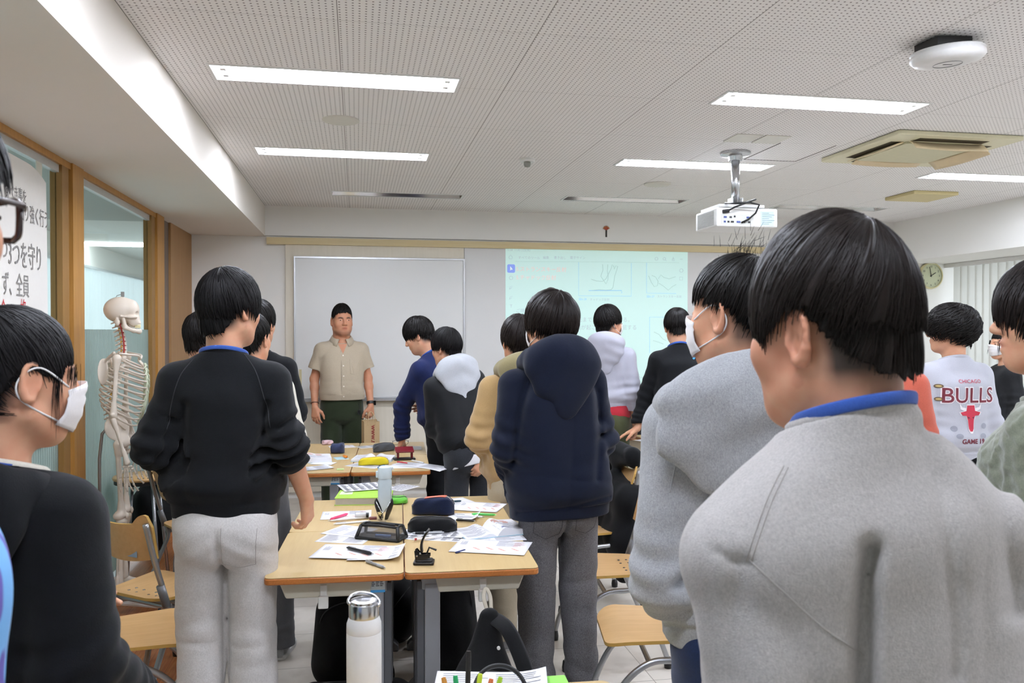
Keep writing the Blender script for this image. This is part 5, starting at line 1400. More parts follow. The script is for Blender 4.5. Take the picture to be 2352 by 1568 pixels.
def open_book(bl, br, h, label, thick=(.008, .018), cover='#a9d3e4', seed=1, drawings=True, z=.001, group='open books on the desks'):
    """spine runs away from the viewer in the middle; bl-br is the near edge"""
    M, W = frame(bl, br, z); n = 12; rnd = random.Random(seed)
    def zt(u):    # u -1..1
        t = thick[0] if u < 0 else thick[1]; a = abs(u); return .002 + t * (1 - (1 - min(1, a * 3.2)) ** 2) + .010 * math.exp(-((a - .25) / .18) ** 2) * (1 if a > .02 else .4) - .004 * a
    us = [-1 + 2 * i / (2 * n) for i in range(2 * n + 1)]; m = MB()
    T = [[V3((W * (u + 1) / 2, h * v, zt(u))) for v in (0, .25, .5, .75, 1)] for u in us]
    m.grid(T); Bm = [[V3((p.x, p.y, .0015)) for p in r] for r in T]; m.grid([r[::-1] for r in Bm])
    for j in (0, 4): m.grid([[T[i][j], Bm[i][j]] if j else [Bm[i][j], T[i][j]] for i in range(2 * n + 1)])
    for i in (0, 2 * n): m.grid([[T[i][j], Bm[i][j]] if i == 0 else [Bm[i][j], T[i][j]] for j in range(5)])
    e = m.build('open_book', PAPER, smooth=True, auto=True); e.matrix_world = M; prop(e, label, 'book', group)
    MB().box((-.003, -.003, 0), (W + .003, h + .003, .0015)).build('cover', plain('cover ' + cover, cover, .5), e)
    def strip(mm, u0, v0, u1, v1, up=.0008):
        mm.grid([[V3((W * (u + 1) / 2, h * v, zt(u) + up)) for v in (v0, v1)] for u in [u0 + (u1 - u0) * i / 4 for i in range(5)]])
    m = MB()
    for u0 in (-.92, .12):
        for k in range(14):
            if u0 < 0 or k > 4: strip(m, u0 + (.4 if k % 5 == 0 else 0), .9 - k * .06, u0 + rnd.uniform(.5, .8), .915 - k * .06)
    m.build('printed_text', PRT, e)
    if drawings:
        m = MB()
        for u0 in (.2, .5):
            for k in range(4): strip(m, u0 + .03 * math.sin(k * 2), .6 + k * .07, u0 + .18 + .04 * math.sin(k * 1.3), .655 + k * .07)
        m.build('printed_drawing', PINK, e); m = MB(); strip(m, .2, .1, .45, .14, .001); m.build('printed_caption', PNAV, e)
    return e

# near left desk
paper((722, 1244), (832, 1250), .15, 'handout lying under the clear mesh pencil case', 0, 'text', seed=3)
paper((735, 1226), (818, 1236), .17, 'thin handout behind the clear mesh pencil case, partly covered', 1, 'text', seed=4)
paper((795, 1290), (915, 1290), .21, 'white sheet with a curled right corner under the anatomy handout', 1, 'text', .012, seed=5)
paper((708, 1284), (888, 1289), .20, 'handout with pink drawings under the black ballpoint pen', 3, 'anat', .002, seed=6)
pen((797, 1257), (859, 1272), 'black ballpoint pen lying on the handout with pink drawings', '#131315', .0062, '#0e0e10', z=.008)
pen((840, 1288), (886, 1304), 'grey metal mechanical pencil on the bare wood near the desk edge', '#85868a', .0055, '#a3a4a7', z=.001)
# clear mesh pencil case
M, L = frame((818, 1238), (914, 1246)); W_, H_c = .085, .055
pc = empty('pencil_case', (0, 0, 0), 0, 'black framed clear mesh pencil case with a blue pen inside', 'pencil case', 'pencil cases on the desks'); pc.matrix_world = M
BLKF = plain('black nylon trim', '#131314', .6, bump=.2)
m = MB()
bot = [(0, 0, .006), (L, 0, .006), (L, W_, .006), (0, W_, .006)]; tp = [(.012, .022, H_c), (L - .012, .022, H_c), (L - .012, W_ - .015, H_c), (.012, W_ - .015, H_c)]
for loop in (bot, tp):
    for i in range(4): m.tube([loop[i], V3(loop[i]) * .5 + V3(loop[(i + 1) % 4]) * .5 + V3((0, 0, .003)), loop[(i + 1) % 4]], .0075 if loop is bot else .0055, 8)
for i in range(4): m.tube([bot[i], tp[i]], .0075, 8)
m.build('frame', BLKF, pc, smooth=True)
m = MB(); m.box((0, 0, 0), (L, W_, .006)); m.build('base', BLKF, pc)
t = NT('clear vinyl'); tp_ = t.n('ShaderNodeBsdfTransparent'); tp_.inputs[0].default_value = (.75, .75, .76, 1); ms = t.n('ShaderNodeMixShader'); ms.inputs[0].default_value = .35; t.base(lin('#8d8a88')); t.set(Roughness=.15)
t.l(tp_.outputs[0], ms.inputs[1]); t.l(t.b.outputs[0], ms.inputs[2]); t.l(ms.outputs[0], t.t.nodes['Material Output'].inputs[0])
m = MB()
for i in range(4): m.add([bot[i], bot[(i + 1) % 4], tp[(i + 1) % 4], tp[i]], [(0, 1, 2, 3)])
m.build('clear_wall', t.m, pc)
m = MB(); m.tube([(.02, .06, .05), (.08, .05, .062), (.15, .055, .055)], .006, 8); m.build('zip_flap', BLKF, pc, smooth=True)
m = MB(); m.tube([(.075, .03, .014), (.14, .035, .014)], .007, 10); m.build('pen_barrel', plain('pen blue', '#2c5f93', .4), pc, smooth=True)
# near right desk
paper((925, 1238), (1095, 1247), .20, 'densely printed sheet under the black pencil case', 0, 'dense', seed=7)
paper((918, 1229), (1060, 1237), .16, 'upper densely printed sheet poking out left of the black pencil case', 2, 'dense', seed=8)
pouch((935, 1225), (1050, 1223), .085, .062, 'black pencil case with its front pocket open on printed sheets', fabric('black canvas', '#101012', heather=.2, bump=.3), z=.005, seed=3)
pen((952, 1213), (1010, 1213), 'white pen sticking out of the open pocket of the black pencil case', '#e8e8ea', .0045, '#a33a42', z=.018, clip=False)
pen((1020, 1222), (943, 1224), 'black and silver pen lying in front of the black pencil case', '#a9aaad', .005, '#131315', z=.005)
pen((945, 1239), (1024, 1231), 'white pen with a red mark just behind the hole punch', '#ecebed', .005, None, '#e9e9ea', z=.005)
MB().lathe([(.00515, .012), (.00525, .017), (.00515, .022)], 12, cap=False).build('mark_ring', plain('pen mark red', '#a3323c', .4), bpy.context.scene.objects['pen.004'] if 'pen.004' in bpy.context.scene.objects else None)
open_book((1072, 1240), (1212, 1226), .19, 'thick open textbook with pink figures at the edge of the right desk', (.006, .026), '#9ed0e2', 5)
paper((1030, 1268), (1204, 1277), .20, 'stapled booklet with rows of pink figures at the front of the right desk', 2, 'anat', .0, seed=9)
paper((1060, 1248), (1210, 1240), .14, 'loose printed sheet between the textbook and the stapled booklet', 0, 'text', seed=10)
pen((1046, 1269), (1070, 1262), 'dark blue pen end peeking out under the stapled booklet', '#2b3766', .004, clip=False, z=.0)
# hole punch
M, L = frame((948, 1299), (996, 1299))
hp = empty('hole_punch', (0, 0, 0), 0, 'black one-hole punch standing open on the right desk', 'hole punch'); hp.matrix_world = M
BPL = plain('black enamel', '#101011', .3)
MB().prism(rrect(L, .06, .008, 4, L / 2, .03), .011).build('base', BPL, hp, bevel=.003)
MB().prism(rrect(L * .8, .045, .006, 4, L / 2, .03), .006, z0=.011).build('tray', plain('black enamel matte', '#1a1a1b', .5), hp, bevel=.002)
for y in (.016, .042): MB().prism([(.008, .012), (.03, .012), (.062, .022), (.062, .034), (.028, .034), (.012, .052), (.004, .046)], .003, Matrix(((1, 0, 0, 0), (0, 0, -1, y), (0, 1, 0, .004), (0, 0, 0, 1)))).build('side_plate', BPL, hp)
lv = MB(); P = []
for u in range(9):
    t_ = u / 8; x = .03 + .026 * t_ - .02 * math.sin(PI * t_) * .6; z = .045 + .082 * t_
    P.append([V3((x + .014 * (1 - t_) * 0 + .004 * math.sin(PI * j / 4), .01 + .04 * j / 4, z)) for j in range(5)])
lv.grid(P); lv.build('lever', BPL, hp, smooth=True, solid=.005)
m = MB(); m.tube([(.045, .03, .028), (.058, .03, .06), (.085, .03, .05)], .004, 6); m.build('link_arm', BPL, hp)
for x, z in ((.014, .033), (.026, .042)): MB().lathe([(.0001, .003), (.0035, .002), (.004, 0)], 10, Matrix.Translation((x, .012, z)) @ Matrix.Rotation(PI / 2, 4, 'X')).build('rivet', METAL, hp)

# second row left desk
M, L = frame((768, 1161), (898, 1159))
bd = empty('binder', (0, 0, 0), 0, 'thick lime green binder lying on the desk behind the black pen case', 'binder'); bd.matrix_world = M
LIME = plain('lime cover', '#a6d345', .45)
MB().box((0, 0, 0), (L, .21, .003)).build('back_cover', LIME, bd); MB().box((.004, .004, .003), (L - .004, .205, .034)).build('page_block', plain('page block', '#cfc9c0', .9), bd)
MB().box((0, 0, .034), (L, .21, .037)).build('front_cover', LIME, bd, bevel=.001); MB().box((.012, .09, .037), (.075, .17, .0375)).build('cover_label', plain('label pale green', '#dce8c6', .6), bd)
m = MB()
for k in range(11): m.box((.008, .0035, .006 + k * .0024), (L - .01, .0041, .0066 + k * .0024))
m.build('page_lines', plain('page line', '#a49d94', .9), bd)
pa = paper((792, 1148), (890, 1140), .20, 'printed sheets lying on top of the green binder', 0, 'dense', seed=11, w=.26); pa.location.z += .042
pa = paper((880, 1140), (925, 1146), .16, 'second printed sheet hanging off the right of the green binder', 0, 'dense', seed=13, w=.12); pa.location.z += .039
o = pouch((885, 1160), (938, 1158), .12, .03, 'folded bright green pouch beside the green binder', fabric('green pouch', '#5fae3a', heather=.1), cat='pouch', seed=5, pull=False)
def bottle(P, prof, mat, label, n=32): 
    e = empty('water_bottle', P, 0, label, 'bottle', 'water bottles'); MB().lathe(prof, n).build('body', mat, e, smooth=True, auto=True); return e
p = onD(884, 1172); b = bottle(p, [(.0001, 0), (.031, 0), (.033, .006), (.033, .145), (.029, .155), (.029, .157), (.0001, .157)], plain('pale blue bottle', '#c3d2da', .35), 'slim pale blue water bottle standing before the green binder')
MB().lathe([(.0001, .157), (.0335, .157), (.0345, .165), (.0335, .198), (.029, .210), (.018, .215), (.0001, .216)], 32).build('lid', plain('pale lid', '#cddbe1', .35), b, smooth=True, auto=True)
MB().box((-.043, -.008, .160), (-.031, .008, .192)).build('lid_catch', plain('pale lid', '', .3), b, bevel=.003); m = MB(); m.tube([(.02, .0, .2), (.036, 0, .206), (.04, 0, .195)], .004, 8); m.build('strap_loop', plain('pale lid', '', .3), b); MB().box((.0265, -.02, .05), (.0275, -.0185, .11)).build('side_print', plain('print dark', '', .8), b)
# black leather pen case, open like a shell
M, L = frame((858, 1196), (901, 1196))
sc = empty('pencil_case', (0, 0, 0), 0, 'black leather pen case standing open with a gold charm', 'pencil case', 'pencil cases on the desks'); sc.matrix_world = M
LEA = plain('black leather', '#141415', .35, bump=.25, bscale=300)
for sx in (-1, 1):
    m = MB(); P = []
    for i in range(13):
        t_ = i / 12; row = []
        for j in range(9):
            a = PI * j / 8; w = .022 * math.sin(PI * (.15 + .8 * t_)) ** .5
            row.append(V3((L / 2 + sx * (.006 + .03 * t_ ** 1.5 + w * math.sin(a) * .75), .03 - w * math.cos(a) * 1.1, .002 + .095 * t_ - .02 * t_ * math.sin(a))))
        P.append(row)
    m.grid(P); m.build('case_half', LEA, sc, smooth=True, solid=.003)
m = MB(); m.tube([(L * .12, .01, .085), (L * .35, .002, .05), (L / 2, -.002, .035), (L * .65, .002, .05), (L * .88, .01, .085)], .0025, 6); m.build('zip', METAL, sc, smooth=True)
m = MB(); m.lathe([(.0001, -.006), (.007, -.003), (.008, 0), (.007, .003), (.0001, .006)], 10, Matrix.Translation((L * .34, -.006, .035)))
for k in range(5): m.lathe([(.0001, -.004), (.004, 0), (.0001, .004)], 8, Matrix.Translation((L * .34 + .008 * math.cos(k * 1.257), -.008, .035 + .008 * math.sin(k * 1.257))))
m.build('flower_charm', plain('charm gold pale', '#d9c896', .3, metal=.6), sc, smooth=True)
m = MB(); m.tube([(L / 2, -.003, .035), (L * .45, -.008, .012), (L * .25, -.01, .006), (L * .4, -.012, .003), (L * .7, -.012, .002)], .0014, 6); m.build('charm_cord', plain('cord', '#8d8477', .6), sc)
paper((735, 1194), (852, 1190), .17, 'handout under the pink highlighter', 0, 'anat', .002, seed=14)
pen((759, 1192), (800, 1179), 'pink highlighter lying on a handout', '#f0507f', .0062, None, '#f58aa8', z=.003, cat='highlighter', clip=False)
e = empty('glass_vial', onD(826, 1183, .016), 0, 'small clear bottle with a black cap lying by the leather pen case', 'small bottle'); e.rotation_euler = (0, PI / 2, rad(-6))
MB().lathe([(.0001, -.02), (.013, -.02), (.014, -.015), (.014, .03), (.0001, .03)], 18).build('body', CG if False else plain('frosty clear plastic', '#d5d6d9', .15), e, smooth=True); MB().lathe([(.0001, .03), (.012, .03), (.012, .042), (.0001, .042)], 18).build('cap', BLACK, e)
pen((852, 1187), (752, 1196), 'white pen with a long clear barrel under the pink highlighter', '#e6e3e0', .0042, None, z=.002); pen((766, 1203), (852, 1196), 'second white pen parallel to the desk seam', '#efefef', .0045, None, z=.001)
o = MB().box((0, 0, 0), (.035, .02, .012)); o = o.build('eraser', plain('maroon eraser', '#6b3a38', .6), bevel=.003); o.location = onD(848, 1194); prop(o, 'small maroon block beside the leather pen case', 'eraser')
# second row right desk
pouch((942, 1184), (1040, 1186), .085, .085, 'navy pencil case with an open zip showing orange lining', fabric('navy denim case', '#131d38', heather=.25, bump=.3), seed=1, zipcol='#b9b0a4', open_='#d9552f')
paper((1035, 1172), (1140, 1178), .20, 'sheets with faint pink drawings right of the navy pencil case', 2, 'anat', .0, seed=15); paper((1040, 1166), (1105, 1158), .20, 'loose white sheet behind the navy pencil case', 0, 'none', .0, seed=16); paper((1020, 1196), (1092, 1198), .16, 'white sheet with a raised edge beside the green highlighter', 0, 'none', .012, seed=17)
pen((1028, 1152), (1061, 1150), 'dark teal pen at the far end of the right desk', '#1d3c4a', .0052, z=.006); pen((1084, 1180), (1141, 1182), 'green highlighter on the right desk', '#57c85f', .0058, None, '#9be39c', z=.004, cat='highlighter', clip=False)
pen((1045, 1183), (1113, 1187), 'white pen with a red mark next to the green highlighter', '#ededef', .0052, z=.004); pen((1048, 1193), (1092, 1196), 'black pen between the black pencil case and the textbook', '#151517', .006, z=.004)

# middle desks
open_book((622, 1067), (762, 1061), .2, 'open textbook at the left of the middle desks', (.01, .03), '#9ed0e2', 7, z=.001); paper((690, 1083), (768, 1076), .15, 'curled white handout at the near edge of the left middle desk', 0, 'text', .006, seed=18)
paper((760, 1068), (780, 1060), .15, 'small white note beside the blue card on the middle desk', 1, 'none', seed=19, w=.1)
pouch((756, 1042), (788, 1042), .10, .075, 'navy blue pencil case standing behind the left open textbook', fabric('navy case', '#39415f', heather=.1), seed=6, pull=False)
paper((774, 1056), (803, 1054), .12, 'pale blue card with an orange marker on it', 0, 'none', seed=20).data.materials[0] = plain('pale blue card', '#b9d9e2', .6)
pen((789, 1047), (797, 1049), 'short orange marker on the pale blue card', '#ef8a2b', .009, None, '#ef8a2b', z=.004, clip=False, cat='marker')
o = MB().box((0, 0, 0), (.045, .018, .01)).build('eraser', plain('pale green eraser', '#cfe6a8', .6), bevel=.002); o.location = onD(773, 1080); prop(o, 'pale green eraser at the near edge of the left middle desk', 'eraser')
open_book((806, 1060), (898, 1060), .2, 'open textbook behind the yellow pencil case', (.016, .016), '#9ed0e2', 9, False)
paper((790, 1070), (860, 1076), .16, 'grey printed sheet under the yellow pencil case', 0, 'text', seed=22); paper((868, 1076), (985, 1074), .12, 'white sheets at the near edge of the right middle desk', 0, 'none', seed=23)
paper((898, 1068), (1010, 1080), .13, 'white sheet hanging over the right edge of the middle desk', 3, 'text', -.01, seed=24)
pouch((823, 1070), (893, 1068), .07, .05, 'yellow pencil case with a zip on the right middle desk', fabric('yellow case', '#d9c62a', heather=.06, bump=.15), seed=8, zipcol='#c9a63c')
o = MB(); M, L = frame((906, 1058), (955, 1056)); rp = empty('hole_punch', (0, 0, 0), 0, 'dark red two-hole punch on the right middle desk', 'hole punch'); rp.matrix_world = M
REDP = plain('dark red metal', '#6d1620', .3)
MB().prism(rrect(L, .07, .008, 4, L / 2, .035), .012).build('base', BPL, rp, bevel=.003)
for x in (.02, L - .03): MB().box((x, .02, .012), (x + .014, .05, .055)).build('side_plate', REDP, rp, bevel=.002)
MB().prism([(.0, .05), (.06, .055), (.075, .075), (.07, .085), (0, .06)], L - .02, Matrix(((0, 0, 1, .01), (1, 0, 0, 0), (0, 1, 0, 0), (0, 0, 0, 1)))).build('lever', REDP, rp, bevel=.004)
pouch((866, 1040), (912, 1034), .08, .06, 'grey pencil case near the hand of the student in blue', fabric('grey case', '#4b4d51', heather=.15), seed=9); paper((830, 1030), (880, 1026), .13, 'white printed sheets behind the right open textbook', 0, 'text', seed=25); paper((760, 1030), (818, 1027), .14, 'white sheet with pale pink drawings at the back of the left middle desk', 0, 'anat', seed=26)
pouch((742, 1022), (768, 1020), .05, .035, 'small pale pink pouch at the far end of the left middle desk', fabric('pale pink case', '#d9b8bd', heather=.05), cat='pouch', seed=3, pull=False)
o = MB().box((0, 0, 0), (.19, .12, .012)).build('notebook', plain('notebook grey white', '#d3d4d6', .6), bevel=.002); o.location = onD(908, 1034); o.rotation_euler = (0, 0, RZ); prop(o, 'thin white notebook under the hand of the student in blue', 'notebook')
gl = empty('eyeglasses', onD(920, 1022, .013), RZ, 'thin dark eyeglasses lying beside the hand of the student in blue', 'glasses')
for sx in (-1, 1):
    m = MB(); m.tube([(sx * .034 + .024 * math.cos(a), 0, .02 + .017 * math.sin(a)) for a in np.linspace(0, 2 * PI, 20, endpoint=False)], .0015, 5, closed=True); m.build('rim', BLACK, gl); m = MB(); m.tube([(sx * .058, 0, .025), (sx * .06, .1, .022), (sx * .058, .13, .005)], .0016, 5); m.build('temple', BLACK, gl)
pen((912, 1060), (938, 1064), 'red pen in front of the dark red punch', '#c2323c', .005, z=.004); pen((945, 1057), (975, 1063), 'white correction pen at the right edge of the middle desk', '#e9e9ea', .0055, z=.006); pen((868, 1074), (884, 1068), 'bright blue pen beside the yellow pencil case', '#2f7fc0', .006, z=.005, clip=False)
# front desks at the bottom edge
p = atD(836, 1400, 1.80); b = bottle((p.x, p.y, TZ), [(.0001, 0), (.036, 0), (.038, .004), (.038, .205), (.0372, .207), (.038, .209), (.0375, .226), (.034, .236), (.0325, .24), (.0001, .24)], plain('powder white bottle', '#e9e8e8', .45, bump=.08, bscale=600), 'large white steel bottle with a silver lid at the bottom edge', 48)
MB().lathe([(.0001, .24), (.0325, .24), (.033, .243), (.033, .267), (.0315, .27), (.029, .271), (.029, .276), (.02, .278), (.012, .276), (.0001, .2755)], 48).build('lid', plain('brushed steel lid', '#c9c9cb', .22, metal=1), b, smooth=True, auto=True)
m = MB(); m.tube([V3((.034 * math.cos(a), .034 * math.sin(a) * .9 - .006, .272 + .012 * max(0, math.sin(a)) - .004 * math.cos(a))) for a in np.linspace(-.5, PI + .5, 28)], .0035, 8); m.build('carry_loop', plain('brushed steel lid', '', .2), b, smooth=True)
p = onD(1145, 1563); gf = empty('folder', (p.x, p.y - .09, TZ), RZ, 'lime green folder at the bottom edge under white papers', 'folder')
MB().box((-.16, -.12, 0), (.16, .075, .012)).build('cover', plain('lime folder', '#8fd45a', .45), gf, bevel=.002); MB().box((-.155, -.12, .003), (.155, .072, .010)).build('page_block', PAPER, gf)
pa = paper((985, 1650), (1245, 1650), .21, 'white sheets on the green folder at the bottom edge', 0, 'text', .012, seed=27, w=.27); pa.location.z += .016
p = onD(1085, 1655); pk = empty('pencil_case', (p.x, p.y, TZ + .012), rad(-12), 'open black pencil case full of markers at the bottom edge', 'pencil case', 'pencil cases on the desks')
m = MB(); m.grid([[V3((.06 * math.cos(a) * k, .035 * math.sin(a) * k, z)) for k, z in ((.9, 0), (1.05, .03), (1.0, .055), (.9, .055), (.9, .01))] for a in np.linspace(0, 2 * PI, 28, endpoint=False)], closed_u=True); m.build('pouch_wall', BLKF, pk, smooth=True)
for k, (x, y, c, L_, tx) in enumerate(((-.045, .0, '#c98a3a', .07, -.2), (-.03, .01, '#2fae6a', .07, -.1), (-.012, .0, '#1a1a1c', .13, .02), (.005, .01, '#c9dd3a', .075, .1), (.025, -.005, '#d9784a', .07, .15), (.04, .005, '#a9d13a', .07, .2))):
    m = MB(); m.tube([V3((x, y, .005)), V3((x + tx * .1, y + .02, .005 + L_ * .9)), V3((x + tx * .11, y + .022, .005 + L_))], [.006, .006, .005], 10); o = m.build('marker', plain('marker ' + c, c, .35), smooth=True, auto=True); o.matrix_world = pk.matrix_basis.copy(); prop(o, {0: 'orange marker', 1: 'green capped marker', 2: 'tall black marker', 3: 'yellow green marker', 4: 'orange red marker', 5: 'lime marker'}[k] + ' standing in the open case at the bottom edge', 'marker', 'markers in the open case')
p = onD(1152, 1635); m = MB(); m.tube([V3((.062 * math.cos(a), .02 + .05 * math.sin(a), .06 * max(0, math.sin(a)) ** .7 + .004)) for a in np.linspace(0, PI, 26)], .008, 8, flat=((0, 0, 1), .6)); o = m.build('strap', BLKF, smooth=True); o.location = (p.x, p.y - .01, TZ + .018); prop(o, 'black arched strap on the white sheets at the bottom edge', 'strap'); o.name = 'carry_strap'
# right-hand desk papers
paper((1452, 1012), (1500, 1018), .22, 'open handout on the right-hand desk beside the resting hand', 1, 'anat', .004, seed=29)
# ------------------------------------------------------------------ the people
HB = hairm('black hair', '#110e0d'); HB2 = hairm('brown black hair', '#1a1412'); HB3 = hairm('soft black hair', '#0e0c0d', .5)
BLK = fabric('black sweat cloth', '#101114', heather=.25, sheen=.06, bump=.25); BLK2 = fabric('black cloth', '#0b0c0f', heather=.2, sheen=.05); BLKJ = fabric('black nylon', '#16171a', heather=.15, rough=.7, sheen=.05, bump=.2)
NAVY = fabric('navy fleece', '#0e1425', heather=.2, sheen=.08, bump=.2); NAVYB = fabric('blue navy sweat', '#172046', heather=.2, sheen=.08)
GREYW = fabric('warm grey marl', '#a9a4a1', '#bab6b3', .12, fscale=330, bump=.4); GREYC = fabric('cool grey marl', '#9b9ca0', '#b4b6b9', .14, fscale=330, bump=.45); GREYL = fabric('lavender grey sweat', '#b3b3bf', heather=.06)
PANTG = fabric('sweatpant grey', '#cbc6c3', '#d8d4d2', .1, fscale=260, bump=.4); JEANG = fabric('washed grey denim', '#57565a', '#7a797c', .3, fscale=320, sheen=.05, bump=.4); JEAND = fabric('dark grey denim', '#2b2d32', heather=.3, fscale=320)
BEIGE = fabric('beige linen', '#b3a590', heather=.08, fscale=300, rough=.85); GREEN = fabric('deep green cotton', '#28301f', heather=.15); OLIVE = fabric('olive cotton', '#474a31', heather=.12)
TAN = fabric('tan fleece', '#a98b5f', heather=.12, sheen=.3); OLIVEH = fabric('olive hood cloth', '#857b5b', heather=.1); BPANT = fabric('beige corduroy', '#b7ab94', heather=.1); CREAMF = fabric('cream sweat', '#cfc9bc', heather=.08)
RUST = fabric('rust knit', '#a5503f', heather=.12); REDC = fabric('red cotton', '#b5303c', heather=.1); WHITEC = fabric('white cotton', '#d9d9dc', heather=.05); NAVYJ = fabric('dark blue denim', '#1c2a4c', heather=.2, fscale=320); DKG = fabric('dark grey cotton', '#5b5b5e', heather=.15)
SEAM = fabric('grey seam', '#9b9794', heather=.05); SEAMD = plain('dark stitch', '#2c2c2f', .8)
MUSH = [dict(c=(0, -.012, .03), r=(.0935, .112, .116), hem=[.03, .008, -.004, -.018, -.022], fall=.22, tilt=24), dict(c=(0, -.012, .01), r=(.0775, .0965, .118), hem=[.08, .07, .03, -.05, -.078], fall=.8, n=220, jag=.14)]
CROP = [dict(c=(0, -.012, .035), r=(.087, .108, .108), hem=[.06, .05, .02, -.01, -.02], fall=.6, tilt=22), dict(c=(0, -.012, .01), r=(.08, .101, .115), hem=[.085, .075, .03, -.05, -.085], fall=.75, n=120)]
LONG = [dict(c=(0, -.016, .036), r=(.0835, .103, .1), hem=[.055, .05, .034, -.05, -.085], fall=.75, tilt=30), dict(c=(0, -.02, .01), r=(.083, .104, .115), hem=[.08, .07, .03, -.06, -.1], fall=.75, n=100)]
def H_(layers, mat=HB, **k): return dict(layers=[dict(l) for l in layers], mat=mat, **k)
t = NT('tie dye cloth'); v = t.coord((1, 1, .6)); n1 = t.ramp(t.noise(v, 11, 2), .46, .5); n2 = t.ramp(t.noise(t.coord((1.3, 1.3, .5)), 14, 2), .52, .55)
t.base(t.mix(n2, t.mix(n1, lin('#d9dce6'), lin('#6ba3d6')), lin('#574c9a'))); t.set(Roughness=.9); DYE = t.m
PEOPLE = {}
def P_(key, **o): PEOPLE[key] = o; make_person(o); return o

P_('big', label='person with black hair and pale grey sweatshirt filling the right foreground', neckdrop=.045, shz=-.075, side=-5, top=(1895, 511), d=1.14, yaw=2, hyaw=27, hpitch=5, hroll=-2, hs=1.035, seed=3, res=.004, bulk=1.12, skin='#cf9d80', skin_name='skin warm', flush=.35, lanyard=True, lanw=.0085, neck=1.12,
   topwear=dict(name='sweatshirt', mat=GREYW, fit=1.2, hem=.84, sleeve=1.55, folds=.011, fold_scale=.75, res=.0055, pit=.008, creases=[([(2000, 1262), (1988, 1330), (1984, 1450), (1982, 1600)], 24, .036), ([(2120, 990), (2165, 1150), (2190, 1350), (2195, 1560)], 26, .011), ([(2230, 930), (2300, 1150), (2330, 1400)], 30, .012), ([(1700, 1300), (1690, 1420), (1680, 1560)], 30, .008), ([(1640, 1262), (1680, 1288), (1722, 1292)], 8, .004)]), armL=((-.172, -.08, 1.02), (-.15, .05, .80)), armR='hang', legwear=dict(mat=BLK2, name='trousers'),
   hair=H_([dict(c=(0, -.012, .03), r=(.0905, .109, .127), hem=[.0, .0, .036, .012, .004], fall=.1, tilt=30, roll=8), dict(c=(0, -.012, .005), r=(.08, .101, .118), hem=[.08, .07, .035, -.035, -.062], fall=.75, n=900, jag=.05)], HB2, locks=4600, width=.0016, jag=.1, mess=.004, na=200, nt=44, lift=.03))
P_('zip', label='person in a grey hooded sweatshirt and white mask left of the foreground back', top=(1698, 582), side=-1.5, d=1.9, yaw=-8, hyaw=32, seed=5, res=.0042, bulk=1.02, mask=True, lanyard=True, skin='#d3a384', scalp=.8, face=True,
   topwear=dict(name='hoodie', mat=GREYC, fit=1.16, hem=.885, blouse=.008, sleeve=1.5, hood=True, hoodsize=1.15, hoodw=1.5, hoodflat=.75, hoodz=-.05, folds=.0075, res=.005, pit=.02, creases=[([(1645, 1010), (1640, 1130), (1625, 1240)], 12, .022), ([(1555, 1345), (1590, 1300), (1625, 1275)], 12, .025), ([(1530, 1437), (1600, 1445), (1680, 1450)], 5, .006), ([(1545, 955), (1570, 1020), (1590, 1090)], 4, .004)]), armL=((-.2, -.05, 1.035), (-.11, .16, .99)), armR='hang', legwear=dict(mat=NAVYJ, name='jeans'),
   hair=H_([dict(c=(0, -.012, .038), r=(.088, .108, .104), hem=[.06, .05, .035, .0, -.02], fall=.6, tilt=22, roll=0), dict(c=(0, -.012, .01), r=(.079, .1, .113), hem=[.085, .08, .05, -.03, -.06], fall=.75, n=300)], HB, locks=900, width=.0028, jag=.2, mess=.004, na=160, tufts=[((0, -.03, .125), (0, -.3, 1), .032, 130, .026, (0, 0, .0), .0005)]))
P_('navy', label='person in a dark navy hoodie and grey jeans standing right of the desks', top=(1268, 667), d=3.55, yaw=4, side=-2.5, hyaw=26, seed=7, res=.005, bulk=1.1, hs=1.06, mask=True, skin='#d8a888', lean=2,
   topwear=dict(name='hoodie', mat=NAVY, fit=1.16, hem=.815, hemw=1.06, depth=1.14, sleeve=1.25, hood=True, hoodsize=1.22, folds=.011, res=.0055, blouse=.018, creases=[([(1222, 850), (1196, 940), (1180, 1060)], 9, .016), ([(1372, 900), (1378, 1000), (1372, 1100)], 8, .012), ([(1190, 1178), (1300, 1168), (1400, 1140)], 4, .007), ([(1290, 835), (1320, 870), (1350, 900)], 6, .0)]), armL=((-.232, -.03, 1.12), (-.17, .16, .98)), armR=((.212, -.02, 1.12), (.16, .17, 1.0)),
   legwear=dict(mat=JEANG, name='jeans', fit=1.03, flare=1.12, pockets=[[(-.14, .86), (-.135, .76), (-.085, .735), (-.03, .755), (-.025, .86)], [(.03, .87), (.035, .77), (.085, .75), (.13, .77), (.135, .87)], [(0, .98), (0, .80)]], stitch=plain('grey stitch dark', '#39383b', .9), top=.99), shoe='#8f9096',
   hair=H_([dict(c=(0, -.012, .03), r=(.102, .117, .118), hem=[.03, .0, -.02, -.022, -.03], fall=.12, tilt=22), dict(c=(0, -.012, .01), r=(.0775, .0965, .118), hem=[.08, .07, .03, -.05, -.078], fall=.8, n=220, jag=.14)], HB2, locks=700, width=.0042, jag=.2, mess=.006, lift=.05))
